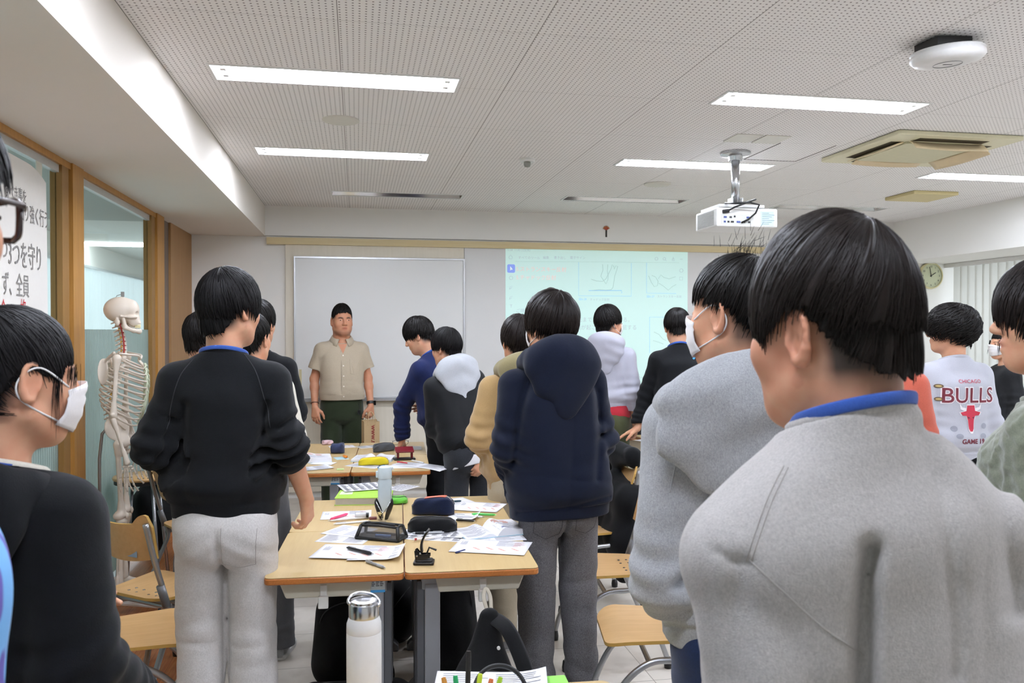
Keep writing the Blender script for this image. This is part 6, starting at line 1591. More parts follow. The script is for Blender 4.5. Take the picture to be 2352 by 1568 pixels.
P_('black', label='person in a black sweatshirt and pale grey sweatpants with sleeves pushed up', top=(528, 615), d=2.95, yaw=-4, hyaw=-38, hpitch=4, seed=9, res=.0045, bulk=.98, skin='#d6a686', lanyard=True,
   topwear=dict(name='sweatshirt', mat=BLK, fit=1.04, hem=.915, hemw=1.07, depth=1.08, sleeve=1.18, folds=.009, cuff=.3, res=.005, bunch=1.4, creases=[([(612, 930), (600, 1010), (575, 1090)], 9, .016), ([(425, 930), (420, 1010), (410, 1060)], 9, .014), ([(640, 985), (670, 960), (690, 950)], 5, .012)]), armL=((-.212, -.05, 1.16), (-.1, .17, 1.09)), armR=((.213, -.05, 1.16), (.262, .06, .95)), handR=((.02, .25, -1), (-.9, .35, -.1), 42),
   legwear=dict(mat=PANTG, name='sweatpants', fit=1.0, flare=1.2, folds=.008, top=.985, pockets=[[(.015, .90), (.012, .775), (.06, .755), (.115, .765), (.125, .9)]], stitch=plain('pale stitch', '#a39d9a', .9), res=.005), footL=(-.085, 0), footR=(.08, .02), shoe='#b9b9b9',
   hair=H_([dict(c=(0, -.012, .03), r=(.095, .113, .116), hem=[.01, -.02, .0, -.03, -.042], fall=.3, tilt=22), dict(c=(0, -.012, .005), r=(.08, .1, .118), hem=[.08, .07, .03, -.065, -.1], fall=.7, n=200)], HB3, locks=900, width=.0038, jag=.14, mess=.004, na=150))
P_('girl', label='person with tied black hair, white mask and black jacket at the lower left', top=(45, 695), d=1.45, yaw=-24, hyaw=-50, hpitch=6, seed=11, res=.0042, bulk=.9, mask=True, lanyard=True, lanz=-.012, skin='#d9a886', face=True, neck=.85, scalp=.9,
   topwear=dict(name='jacket', mat=BLK2, fit=1.14, hem=.80, sleeve=1.4, folds=.007, res=.0055, ring=True, ringmat=CREAMF, hood=True, hoodsize=1.1, hoodz=-.06), armL='front', armR=((.195, -.04, 1.12), (.15, .15, .95)), legwear=dict(mat=BLK2, name='trousers'),
   hair=H_([dict(c=(0, -.016, .036), r=(.0835, .103, .1), hem=[.03, .004, .018, -.06, -.09], fall=.75, tilt=30), LONG[1]], HB3, locks=1500, width=.002, jag=.08, mess=.0015, lift=.012, na=160, tufts=[((.0725, .04, .015), (0, .05, -1), .10, 24, .004, (0, 0, -.02), .0006, .03), ((.062, .065, .03), (.0, .06, -1), .05, 40, .006, (0, -.05, -.05), .0005, .05)], tail=([(0, -.11, .0), (0, -.15, -.02), (-.01, -.16, -.1), (-.02, -.15, -.2), (-.02, -.14, -.27)], [.015, .025, .03, .022, .01], 220)))
P_('edge', label='person with glasses and a white, blue and purple shirt cut off by the left edge', top=(-333, 92), d=.75, yaw=-72, hyaw=-26, lean=9.5, shz=.06, seed=13, res=.005, skin='#d6a686', face=True,
   topwear=dict(name='shirt', mat=DYE, fit=1.1, hem=.86, sleeve=1.2, res=.006), legwear=dict(mat=BLK2, name='trousers'), hair=H_([dict(c=(0, -.01, .03), r=(.098, .118, .113), hem=[.055, .05, -.005, -.03, -.04], fall=.4, tilt=24), MUSH[1]], HB3, locks=700, width=.003, jag=.2))
P_('leftback', label='person whose dark head with a mask loop shows left of the black sweatshirt', top=(464, 714), d=4.4, yaw=-10, hyaw=-34, seed=15, res=.006, mask=True, topwear=dict(mat=BLK, fit=1.0), legwear=dict(mat=DKG), hair=H_(CROP, HB, locks=350, width=.004, jag=.25, mess=.005), shoe='#8a8a8c')
P_('cream', label='person in a cream sweatshirt and dark grey trousers hidden behind the black sweatshirt', top=(576, 716), d=4.05, yaw=-10, hyaw=-24, seed=17, res=.006, topwear=dict(mat=CREAMF, fit=1.12, hem=.9, sleeve=1.25), legwear=dict(mat=DKG, fit=1.1, flare=1.15), shoe='#a9a9ab', hair=H_(CROP, HB, locks=350, width=.004), footL=(-.08, 0), footR=(.14, .03), armR='front', armL='front')
P_('tall', label='person with rounded black hair standing furthest back behind the black sweatshirt', top=(592, 687), d=4.8, yaw=-5, hyaw=-20, seed=19, res=.006, topwear=dict(mat=BLK), legwear=dict(mat=BLK2), hair=H_(MUSH, HB, locks=350, width=.004), shoe='#8a8a8c', armR='front', armL='front')
P_('teacher', label='person in a beige short-sleeved shirt and green trousers facing the class at the whiteboard', top=(785, 698), d=7.35, yaw=186, hyaw=194, seed=21, res=.0045, bulk=1.06, skin='#c48f70', skin_name='skin tan', face=True, face_w=1.1, neck=1.25, stubble=.35, eye=.0028, brow=.0066, mouth_open=.002, hairline=(.075, .01, -.03), hs=1.02,
   topwear=dict(name='shirt', mat=BEIGE, fit=1.06, hem=.955, sleeve=1.12, short=.66, folds=.005, blouse=.0, belly=.025, hemw=1.06, ring=False, res=.005), legwear=dict(mat=GREEN, fit=1.12, flare=1.12, top=.97), shoe='#3a3a3c',
   armL=((-.222, -.03, 1.13), (-.235, .06, .9)), armR=((.225, -.03, 1.13), (.228, .07, .9)), handL=((0, .1, -1), (.6, -.8, 0), 62), handR=((-.05, .25, -1), (-.5, -.85, 0), 25),
   hair=H_([dict(c=(0, -.012, .04), r=(.0805, .103, .110), hem=[.074, .055, .004, -.005, -.02], fall=.55, tilt=0), dict(c=(0, -.012, .01), r=(.0785, .098, .112), hem=[.09, .085, .02, -.03, -.05], fall=.8, n=80)], HB, locks=260, width=.004, jag=.1, mess=.002))
P_('blue', label='person in a blue sweatshirt bowing over the middle desks', top=(947, 729), d=5.95, yaw=48, hyaw=70, hpitch=24, side=-6, lean=15, seed=23, res=.0055, lanyard=True, skin='#d8a888', face=True, scalp=1.0,
   topwear=dict(name='sweatshirt', mat=NAVYB, fit=1.12, hem=.92, sleeve=1.25, folds=.006), legwear=dict(mat=BLK2, top=.96, fit=1.08), armL=(atD(924, 935, 5.95), atD(924, 1008, 6.0), 'both'), handL=((-.1, .3, -1), (.3, -.8, -.4), 12), armR='front', hair=H_(MUSH, HB, locks=500, width=.0045, jag=.2, mess=.004, lift=.05), shoe='#8a8a8c')
P_('jacket', label='person in a black jacket with a white hood bending over, hands behind the back', top=(1021, 752), d=5.35, yaw=16, hyaw=44, hpitch=10, lean=16, side=-9, seed=25, res=.0055, skin='#d8a888', face=True,
   topwear=dict(name='jacket', mat=BLKJ, fit=1.16, hem=.86, sleeve=1.35, hood=True, hoodmat=fabric('pale grey marl hood', '#b4b7bd', heather=.12), hoodsize=1.0, hoodw=1.1, hoodflat=.85, hoodz=-.02, hoodlining=NAVYB, folds=.006, ring=False, under=(WHITEC, .80, .9, 1.0)), legwear=dict(mat=JEAND, name='jeans', top=.95, fit=1.08),
   armL=(atD(1000, 985, 5.3), atD(1084, 1050, 5.16), 'both'), armR=(atD(1126, 985, 5.3), atD(1108, 1055, 5.15), 'both'), handL=((.9, -.1, -.35), (0, .8, .3), 35), handR=((-.5, -.1, -.8), (0, .8, .3), 45), hair=H_(MUSH, HB3, locks=500, width=.0045, jag=.15), shoe='#8a8a8c')
P_('tan', label='person in a tan fleece jacket behind the navy hoodie', top=(1192, 722), d=4.25, yaw=8, hyaw=8, seed=27, res=.0055, bulk=1.05,
   topwear=dict(name='jacket', mat=TAN, fit=1.14, hem=.83, sleeve=1.35, hood=True, hoodmat=OLIVEH, hoodsize=1.1, folds=.008, ring=False), side=-2, legwear=dict(mat=BPANT, top=.95, fit=1.12, flare=1.15), shoe='#a2a1a3', armL=((-.235, -.02, 1.12), (-.13, .17, 1.02)), armR='hang', hair=H_(MUSH, HB2, locks=500, width=.0045, jag=.25, mess=.005), footL=(-.13, -.03), footR=(.1, .05))
P_('grey', label='person in a pale hoodie with red hem and olive trousers before the projected page', top=(1396, 699), d=6.4, yaw=-22, hyaw=-62, seed=29, res=.0055, mask=True, topwear=dict(name='hoodie', mat=GREYL, fit=1.06, hem=.965, sleeve=1.2, hood=True, folds=.007, under=(REDC, .92, 1.0, 1.04)), legwear=dict(mat=OLIVE, top=.96), hair=H_(MUSH, HB, locks=450, width=.0045, jag=.08), shoe='#8a8a8c')
P_('lean', label='person in a black sweatshirt leaning a hand on the right-hand desk', top=(1554, 708), d=6.2, yaw=-8, hyaw=-14, hpitch=14, lean=10, seed=31, res=.0055, lanyard=True, skin='#d8a888',
   topwear=dict(name='sweatshirt', mat=BLK, fit=1.14, hem=.92, sleeve=1.25, folds=.006), legwear=dict(mat=BLK2, top=.95), armL=(atD(1484, 905, 6.15), atD(1464, 984, 6.1), 'both'), handL=((-.9, .2, -.42), (-.3, 0, -1), 8, -1), hair=H_(MUSH, HB, locks=450, width=.0045), shoe='#8a8a8c')
P_('masked', label='person in black with glasses and mask glimpsed between the two grey backs', top=(1772, 705), d=2.75, yaw=30, hyaw=60, seed=33, res=.006, mask=True, face=True, skin='#d8a888', topwear=dict(mat=BLK2), legwear=dict(mat=BLK2), hair=H_(LONG, HB, locks=400, width=.004), shoe='#8a8a8c')
P_('rust', label='person in a rust red shirt mostly hidden behind the foreground head', top=(2005, 672), d=3.5, yaw=-20, hyaw=0, seed=35, res=.006, topwear=dict(mat=RUST, fit=1.1), legwear=dict(mat=BLK2), hair=H_(CROP, HB, locks=350, width=.004), shoe='#8a8a8c')
P_('curly', label='person with curly black hair and a grey printed sweatshirt near the clock', top=(2186, 700), d=4.55, yaw=-6, hyaw=38, seed=37, res=.005, skin='#d3a080', face=True,
   topwear=dict(name='sweatshirt', mat=fabric('pale grey sweat', '#b0b1ba', heather=.06), fit=1.14, hem=.9, sleeve=1.25, folds=.005), legwear=dict(mat=BLK2), hair=H_([dict(c=(0, -.02, .03), r=(.118, .135, .122), hem=[.03, .0, -.02, -.04, -.05], fall=.05, tilt=20), MUSH[1]], HB, locks=900, width=.0045, jag=.3, mess=.008, curl=1.0, lift=.08), shoe='#8a8a8c')
P_('pony', label='person with a ponytail, white mask and open black jacket by the blind', top=(2306, 754), d=6.6, yaw=72, hyaw=84, seed=39, res=.005, bulk=.88, mask=True, face=True, skin='#dcae90', neck=.85,
   topwear=dict(name='jacket', mat=BLKJ, fit=1.08, hem=.85, sleeve=1.25, folds=.006, ring=False), legwear=dict(mat=BLK2), hair=H_(LONG, HB, locks=420, width=.004, jag=.05, mess=.0015, lift=.01, tail=([(0, -.10, .05), (0, -.15, .05), (0, -.18, -.02), (0, -.17, -.12), (0, -.15, -.2)], [.012, .022, .028, .022, .008], 120), tufts=[((.06, .07, .04), (.1, .1, -1), .11, 14, .004, (0, 0, -.05), .0014, .06), ((-.06, .07, .04), (-.1, .1, -1), .11, 14, .004, (0, 0, -.05), .0014, .06)]), shoe='#8a8a8c')
P_('fluffy', label='person in a grey-green fluffy sweater at the right edge, face in profile', top=(2430, 583), d=1.85, yaw=35, hyaw=52, seed=41, res=.0042, face=True, skin='#dba98c', mouth_open=.006,
   topwear=dict(name='sweater', mat=fabric('fluffy sage', '#7d8271', heather=.2, sheen=.5), fit=1.15, hem=.86, sleeve=1.3, folds=.004, fuzz=.9, res=.004), legwear=dict(mat=BLK2), hair=H_([dict(c=(0, -.01, .03), r=(.1, .12, .113), hem=[.012, -.01, -.02, -.04, -.05], fall=.4, tilt=22), MUSH[1]], HB2, locks=800, width=.003, jag=.25, mess=.005))
# ------------------------------------------------------------------ the skeleton on its stand
BONE = plain('bone plastic', '#e3d6c6', .45, var=.04, nscale=20); CART = plain('cartilage green', '#d5dcc0', .5); ARTR = plain('artery red', '#b5302c', .4); NERV = plain('nerve yellow', '#d7a63c', .4)
pS = atD(283, 900, 4.66); sk = empty('skeleton', (pS.x, pS.y, 0), rad(-84), 'life size anatomical skeleton model hanging by the glass partition', 'skeleton model')
KZ = .135      # lift of the feet above the floor
def K(x, y, z): return V3((x, y, z + KZ))
def bone(name, mat, fn, lo, hi, res=.0035, parent=None, smooth=1):
    S = SDF(lo, hi, res); fn(S); return link(name, S.mesh(name, None, smooth), mat, parent or sk, smooth=True)
def long_bone(S, a, b, r, ra, rb, k=.015):
    S.cone(a, b, r, r * .95, k); a, b = V3(a), V3(b); d = (b - a).normalized()
    S.cone(a, a + d * .05, ra, r, k); S.cone(b, b - d * .06, rb, r, k)
# skull
def skull(S):
    o = K(0, .0, 1.575)
    e = lambda c, r, k=.012, op='add': S.ell(list(o + V3(c)), r, k, op)
    e((0, -.012, .03), (.07, .088, .074)); e((0, .055, .03), (.055, .03, .05), .02); e((0, .055, -.03), (.045, .035, .04), .02); e((0, .07, -.045), (.028, .024, .018), .012)
    for sx in (-1, 1):
        e((sx * .05, .055, -.012), (.016, .03, .010), .008); S.cone(list(o + V3((sx * .058, .06, -.012))), list(o + V3((sx * .067, .0, -.008))), .005, .005, .004)
        e((sx * .031, .087, .006), (.019, .022, .016), .004, 'sub'); e((sx * .058, .03, -.045), (.014, .03, .02), .006, 'sub'); e((sx * .055, -.02, -.04), (.012, .014, .022), .008)
    e((0, .096, -.018), (.010, .016, .016), .003, 'sub'); e((0, -.01, -.07), (.04, .05, .025), .015, 'sub')
sku = bone('skull', BONE, skull, K(-.1, -.13, 1.46), K(.1, .13, 1.70), .003)
def jaw(S):
    o = K(0, 0, 1.575)
    for sx in (-1, 1): S.chain([list(o + V3(p)) for p in ((sx * .056, .012, -.018), (sx * .053, .02, -.07), (sx * .036, .062, -.088), (0, .085, -.092))], [.009, .012, .011, .013], .012)
bone('jaw', BONE, jaw, K(-.1, -.05, 1.44), K(.1, .13, 1.58), .003)
m = MB()
for z in (-.058, -.068):
    for i in range(12):
        a = rad(-66 + 12 * i); c = K(0, 0, 1.575) + V3((.03 * math.sin(a), .056 + .034 * math.cos(a), z)); m.lathe([(.0001, -.006), (.0036, -.004), (.0036, .004), (.0001, .006)], 7, Matrix.Translation(c))
m.build('teeth', plain('tooth ivory', '#e9dcae', .4), sku, smooth=True)
# spine
def sp_y(z): return -.035 - .03 * math.sin((z - .92) / .6 * PI * 2 * .9 + .3) + .01
SPZ = [.925 + .0245 * i for i in range(26)]
m = MB()
for i, z in enumerate(SPZ):
    w = .024 - .0095 * i / 25; c = K(0, sp_y(z), z)
    m.lathe([(.0001, -.009), (w, -.009), (w * .86, 0), (w, .009), (.0001, .009)], 14, Matrix.Translation(c)); m.tube([c + V3((0, -w * .6, .002)), c + V3((0, -w * .8 - .03, -.012))], [.006, .004], 6)
    for sx in (-1, 1): m.tube([c + V3((sx * w * .5, -w * .7, 0)), c + V3((sx * (w + .018), -w - .006, .003))], [.006, .004], 6)
m.build('spine', BONE, sk, smooth=True, auto=True)
for sx in (-1, 1):
    m = MB()
    for i in range(24): c = K(0, sp_y(SPZ[i]), SPZ[i] + .012); m.tube([c + V3((sx * .012, -.012, 0)), c + V3((sx * .034, -.008, -.008))], [.004, .003], 6)
    m.build('spinal_nerve', NERV, sk, smooth=True)
m = MB()
for sx in (-1, 1): m.tube([K(sx * .02, sp_y(z) + .004, z) for z in [1.36 + .014 * k for k in range(15)]], .0038, 6)
m.build('neck_artery', ARTR, sk, smooth=True)
# ribs
def rib_at(i): return 1.335 - i * .0295
rc = empty('rib_cage', (0, 0, 0)); rc.parent = sk
for i in range(12):
    z0 = rib_at(i); rw = (.075, .1, .115, .124, .13, .134, .136, .135, .13, .122, .1, .08)[i]; dp = (.07, .09, .105, .115, .12, .122, .122, .118, .11, .1, .07, .05)[i]
    full = i < 10; end = rad(150 if full else (115 if i == 10 else 90))
    for sx in (-1, 1):
        pts = []
        for k in range(22):
            a = end * k / 21; drop = .012 + .012 * i * .55
            pts.append(K(sx * (rw * math.sin(a) + .004), sp_y(z0) + .035 + .02 - dp * .92 * math.cos(a) - .02 * (1 - k / 21), z0 - (drop + .055) * (1 - math.cos(a)) / 2 * 1.1 + (.035 * max(0, (a - 2.2)) * (1 if i > 5 else .3))))
        m = MB(); m.tube(pts, [.0066] * 22, 7, flat=((0, 0, 1), .6)); m.build('rib', BONE, rc, smooth=True)
        if full:
            t = K(sx * .012, .112 + sp_y(1.2) * 0 - .004 * 0, 1.30 - min(i, 7) * .021); e_ = pts[-1]
            m = MB(); m.tube([e_, (V3(e_) + t) / 2 + V3((0, .01, -.01 if i > 4 else 0)), t], .0052, 7); m.build('costal_cartilage', CART, rc, smooth=True)
def stern(S): S.cone(K(0, .085, 1.315), K(0, .112, 1.28), .02, .017, .01, flat=((0, 1, .2), .4)); S.cone(K(0, .112, 1.28), K(0, .122, 1.15), .014, .016, .01, flat=((0, 1, 0), .45))
bone('sternum', BONE, stern, K(-.05, .05, 1.1), K(.05, .15, 1.36), .003, rc)
for sx in (-1, 1):
    m = MB(); m.tube(spline([K(sx * .015, .09, 1.325), K(sx * .06, .085, 1.345), K(sx * .11, .03, 1.355), K(sx * .155, .005, 1.36)], 6), .007, 8); m.build('clavicle', BONE, sk, smooth=True)
    def scap(S, sx=sx):
        S.ell(K(sx * .105, -.085, 1.26), (.045, .008, .075), .01, R=Matrix.Rotation(rad(sx * -28), 3, 'Z')); S.cone(K(sx * .07, -.1, 1.30), K(sx * .165, -.02, 1.365), .007, .009, .01); S.ell(K(sx * .155, -.01, 1.33), (.016, .018, .02), .015)
    bone('scapula', BONE, scap, K(min(0, sx * .24), -.15, 1.14), K(max(0, sx * .24), .06, 1.42), .0035)
    hx = sx * .172
    def hum(S, sx=sx, hx=hx): long_bone(S, K(hx, -.005, 1.33), K(sx * .20, -.02, 1.02), .0115, .023, .02); S.ell(K(hx - sx * .008, -.005, 1.335), (.022, .022, .022), .01); S.cone(K(sx * .175, -.02, 1.022), K(sx * .222, -.02, 1.028), .012, .011, .01)
    bone('humerus', BONE, hum, K(hx - .08, -.08, .96), K(hx + .08, .06, 1.40), .0035)
    def fore(S, sx=sx): long_bone(S, K(sx * .192, -.028, 1.01), K(sx * .205, .045, .775), .007, .014, .010); long_bone(S, K(sx * .215, -.015, 1.0), K(sx * .235, .055, .77), .0075, .011, .014)
    bone('forearm_bone', BONE, fore, K(min(sx * .1, sx * .3), -.08, .72), K(max(sx * .1, sx * .3), .12, 1.06), .003)
    hd = empty('hand', (0, 0, 0)); hd.parent = sk
    w = K(sx * .222, .055, .752); m = MB()
    for q in range(4):
        m.lathe([(.0001, -.008), (.008, -.004), (.008, .004), (.0001, .008)], 8, Matrix.Translation(w + V3((sx * .0, -.02 + .012 * q, -.005)))); m.lathe([(.0001, -.007), (.007, -.003), (.007, .003), (.0001, .007)], 8, Matrix.Translation(w + V3((0, -.015 + .012 * q, -.018))))
    m.build('wrist_bone', BONE, hd, smooth=True)
    for q in range(5):
        a0 = w + V3((0, -.026 + .013 * q, -.022)); sp = (-.5, -.22, 0, .18, .36)[q] if True else 0
        ln = ((.045, .033, .022, .018) if q < 4 else (.04, .03, .022, .0))
        if q == 4: a0 = w + V3((-sx * .006, .024, -.01)); sp = .75
        for j, L_ in enumerate(ln):
            if not L_: continue
            b0 = a0 + V3((-sx * (.0 + .004 * j), L_ * (sp * .55 + .16 * j), -L_ * .95)); mm = MB(); mm.tube([a0, a0 * .8 + b0 * .2, a0 * .5 + b0 * .5, a0 * .2 + b0 * .8, b0], [.006, .0045, .0036, .0042, .0056], 7); mm.build('finger_bone', BONE, hd, smooth=True); a0 = b0 + (b0 - a0).normalized() * .003
# pelvis
def pelv(S):
    for sx in (-1, 1):
        S.ell(K(sx * .085, -.02, .945), (.012, .068, .075), .02, R=Matrix.Rotation(rad(sx * 28), 3, 'Z') @ Matrix.Rotation(rad(sx * -20), 3, 'Y')); S.ell(K(sx * .088, .01, .865), (.03, .034, .034), .02)
        S.cone(K(sx * .08, .03, .865), K(sx * .012, .065, .835), .012, .014, .015); S.cone(K(sx * .075, .0, .85), K(sx * .055, -.02, .79), .018, .016, .015); S.cone(K(sx * .05, -.01, .785), K(sx * .02, .055, .815), .010, .010, .01)
        S.cone(K(sx * .05, -.075, .95), K(sx * .03, -.06, .92), .02, .02, .02)
    S.ell(K(0, -.068, .925), (.05, .024, .06), .02); S.cone(K(0, -.08, .9), K(0, -.065, .83), .02, .006, .015)
bone('pelvis', BONE, pelv, K(-.17, -.15, .74), K(.17, .13, 1.05), .004)
for sx in (-1, 1):
    def fem(S, sx=sx): long_bone(S, K(sx * .135, -.01, .86), K(sx * .078, .0, .46), .0145, .02, .026); S.cone(K(sx * .132, -.01, .855), K(sx * .095, .01, .868), .015, .02, .015); S.ell(K(sx * .092, .01, .868), (.024, .024, .024), .008); S.ell(K(sx * .06, -.012, .455), (.022, .03, .024), .015); S.ell(K(sx * .1, -.012, .455), (.022, .03, .024), .015)
    bone('femur', BONE, fem, K(min(0, sx * .2), -.07, .41), K(max(0, sx * .2), .07, .91), .0045)
    def tib(S, sx=sx): long_bone(S, K(sx * .08, 0, .42), K(sx * .085, -.01, .07), .0135, .03, .02); long_bone(S, K(sx * .108, -.015, .40), K(sx * .112, -.02, .05), .006, .011, .012)
    bone('shin_bone', BONE, tib, K(min(0, sx * .17), -.08, .02), K(max(0, sx * .17), .07, .46), .0045)
    m = MB(); m.lathe([(.0001, -.01), (.018, -.004), (.02, .004), (.0001, .01)], 12, K(sx * .08, .042, .45).to_4d().to_3d() and Matrix.Translation(K(sx * .08, .03, .45)) @ Matrix.Rotation(PI / 2, 4, 'X')); m.build('kneecap', BONE, sk, smooth=True)
    def foot(S, sx=sx):
        S.cone(K(sx * .09, -.055, .02), K(sx * .09, .0, .045), .02, .02, .015); S.cone(K(sx * .09, .0, .045), K(sx * .092, .06, .03), .02, .017, .015)
        for q in range(5): S.chain([K(sx * (.072 + .011 * q), .06, .03), K(sx * (.064 + .018 * q), .13 - .008 * q, .008), K(sx * (.062 + .019 * q), .18 - .016 * q, .002)], [.008, .006, .005], .004)
    bone('foot_bone', BONE, foot, K(min(0, sx * .19), -.1, -.02), K(max(0, sx * .19), .22, .1), .004)
m = MB(); m.tube([(0, -.125, .03), (0, -.125, .9), (0, -.11, 1.04), (0, -.075, 1.08)], .0085, 10); m.build('stand_pole', plain('stand steel', '#a7a7a8', .3, metal=.8), sk, smooth=True)
m = MB(); m.tube([(0, 0, 1.775), (0, 0, 1.835)], .006, 8); m.box((-.01, -.008, 1.815), (.01, .008, 1.842)); m.tube([(0, 0, 1.83), (-.0, -.03, 1.82), (0, -.04, 1.80)], .002, 5); m.build('hanger_hook', METAL, sk)
for k in range(5):
    a = 2 * PI * k / 5; m = MB(); m.tube([(0, -.06, .085), (.27 * math.cos(a), -.06 + .27 * math.sin(a), .06)], [.018, .012], 8); m.build('stand_foot', plain('stand white', '#d8d8d6', .4), sk); MB().lathe([(.0001, -.01), (.024, -.01), (.026, 0), (.024, .01), (.0001, .01)], 14, Matrix.Translation((.27 * math.cos(a), -.06 + .27 * math.sin(a), .026)) @ Matrix.Rotation(PI / 2, 4, 'X')).build('caster', BLACK, sk, smooth=True)
m = MB(); m.tube([(0, -.06, .085), (0, -.125, .085)], .02, 8); m.build('stand_hub', METAL, sk)

# ------------------------------------------------------------------ bags
NYL = fabric('black nylon bag', '#0e0e10', heather=.25, rough=.75, sheen=.05, bump=.35); STRAP = fabric('black webbing', '#131315', heather=.15, bump=.2)
def sdf_thing(name, label, cat, fn, lo, hi, mat, loc, rz=0, res=.006, group=None):
    S = SDF(lo, hi, res); fn(S); o = link(name, S.mesh(name), mat, None, smooth=True); o.location = loc; o.rotation_euler = (0, 0, rz); return prop(o, label, cat, group)
def wr(amp, f, seed): return lambda P: amp * (1 - 2 * np.abs(fnoise(P * np.array((1, 1, .5)), f, seed, 3)))
# rucksack hanging from the hook of the near right desk
hk = DESKS['R1'].matrix_basis @ V3((-.042, .331 + .02, .62)); BZ = .045
def f1(S):
    S.cone((0, 0, .58), (-.02, -.02, .34), .035, .10, .05, flat=((0, 1, 0), .75)); S.cone((-.02, -.02, .34), (-.03, -.03, .16), .10, .155, .06, flat=((0, 1, 0), .7)); S.cone((-.14, -.03, .11), (.09, -.03, .11), .085, .085, .05); S.ell((-.03, -.09, .2), (.10, .045, .13), .05); S.warp(wr(.006, 13, 71), .03)
b1 = sdf_thing('backpack', 'black backpack hanging by its loop from the hook of the desk with the hole punch', 'backpack', f1, (-.32, -.25, -.01), (.28, .2, .68), NYL, (hk.x, hk.y - .11, BZ), 0, .005, 'black bags')
m = MB(); m.tube(spline([(0, .02, .58), (.05, -.07, .56), (.1, -.13, .44), (.13, -.14, .3), (.14, -.12, .12)], 8), .028, 10, flat=((0, 1, .3), .28)); m.build('shoulder_strap', STRAP, b1, smooth=True)
m = MB(); m.tube(spline([(0, .0, .58), (-.012, .06, .63), (0, .085, .655), (.012, .06, .63), (.004, 0, .58)], 6), .007, 8, flat=((1, 0, 0), .35)); m.build('carry_loop', plain('pale webbing', '#a59c8c', .8), b1, smooth=True)
m = MB(); m.tube([(.012, -.107, .515), (.012, -.113, .515)], .006, 8); m.build('stud', WHITEP, b1)
m = MB(); m.box((-.075, -.147, .20), (-.068, -.141, .27)); m.box((-.075, -.147, .2), (-.055, -.141, .21)); m.build('red_mark', plain('dull red', '#7a1d22', .7), b1)
m = MB(); m.tube(spline([(-.09, -.06, .4), (-.02, -.115, .44), (.05, -.06, .4)], 8), .004, 6); m.build('zip', BLACK, b1)
def rucksack(label, loc, rz, h=.42, w=.16, seed=3, lean=0):
    def f(S):
        S.cone((0, 0, .10), (0, lean, h - .12), w, w * .86, .06, flat=((0, 1, 0), .62)); S.ell((0, -.07, .17), (w * .8, .06, .12), .05); S.warp(wr(.007, 12, seed), .03); S.cut((0, 0, .003), (0, 0, -1))
    o = sdf_thing('backpack', label, 'backpack', f, (-.3, -.25, -.02), (.3, .25, h + .08), NYL, loc, rz, .007, 'black bags')
    for sx in (-1, 1): m = MB(); m.tube(spline([(sx * .05, .07 + lean, h - .06), (sx * .09, .13 + lean, h - .1), (sx * .1, .12, .2), (sx * .09, .08, .08)], 7), .022, 8, flat=((0, 1, 0), .3)); m.build('shoulder_strap', STRAP, o, smooth=True)
    m = MB(); m.tube(spline([(-.03, .03 + lean, h - .035), (0, .05 + lean, h + .02), (.03, .03 + lean, h - .035)], 6), .006, 6); m.build('handle', STRAP, o, smooth=True)
    m = MB(); m.tube(spline([(-w * .8, -.03, .2), (-w * .7, -.06, h - .1), (0, -.08 + lean, h - .05), (w * .7, -.06, h - .1), (w * .8, -.03, .2)], 7), .0035, 6); m.build('zip', BLACK, o)
    return o
rucksack('black bag standing under the near left desk', (-.06, 3.86, 0), rad(10), .44, .15, 73)
rucksack('black bag standing under the far right desk behind the grey leg', (.42, 3.95, 0), rad(-8), .48, .16, 75)
rucksack('black bag with trailing straps under the middle of the far desks', (.20, 4.32, 0), rad(60), .34, .13, 77)
m = MB(); m.tube(spline([(.02, 3.98, .22), (.12, 3.9, .12), (.16, 3.82, .02), (.1, 3.7, .008)], 8), .014, 8, flat=((0, 0, 1), .3)); o = m.build('bag_strap', STRAP, smooth=True); o.name = 'loose_webbing'; prop(o, 'black webbing strap trailing on the floor between the desk legs', 'strap')
def f2(S): S.cone((-.16, 0, .07), (.16, 0, .07), .075, .07, .04, flat=((0, 0, 1), .9)); S.ell((.2, 0, .08), (.06, .07, .05), .03); S.warp(wr(.006, 14, 79), .03); S.cut((0, 0, .003), (0, 0, -1))
b5 = sdf_thing('duffel_bag', 'low black bag lying on the floor behind the white steel bottle', 'bag', f2, (-.3, -.15, -.02), (.3, .15, .2), NYL, (-.02, 3.52, 0), rad(-3), .006)
m = MB(); m.tube(spline([(-.1, -.02, .13), (-.05, -.06, .15), (.05, -.06, .15), (.1, -.02, .13)], 6), .008, 6); m.build('handle', STRAP, b5, smooth=True)
# rucksack on the chair at the left
def f3(S): S.cone((0, 0, .36), (0, .02, .62), .165, .12, .06, flat=((0, 1, 0), .6)); S.cone((0, -.02, .25), (0, 0, .36), .13, .165, .06, flat=((0, 1, 0), .6)); S.ell((.0, -.09, .42), (.13, .06, .15), .06); S.warp(wr(.008, 11, 81), .03)
cc = CHAIRS[3]; Mc = Matrix.Translation(cc.location) @ Matrix.Rotation(cc.rotation_euler.z, 4, 'Z'); pb = Mc @ V3((0.02, -.37, 0))
b6 = sdf_thing('backpack', 'big black backpack hung on the back of a left-hand chair', 'backpack', f3, (-.3, -.25, .05), (.3, .2, .85), NYL, pb, cc.rotation_euler.z, .006, 'black bags')
for sx in (-1, 1): m = MB(); m.tube(spline([(sx * .07, .08, .66), (sx * .13, .12, .80), (sx * .17, .15, .82), (sx * .185, .10, .70), (sx * .17, .08, .48)], 8), .024, 8, flat=((1, 0, 0), .3)); m.build('shoulder_strap', STRAP, b6, smooth=True)
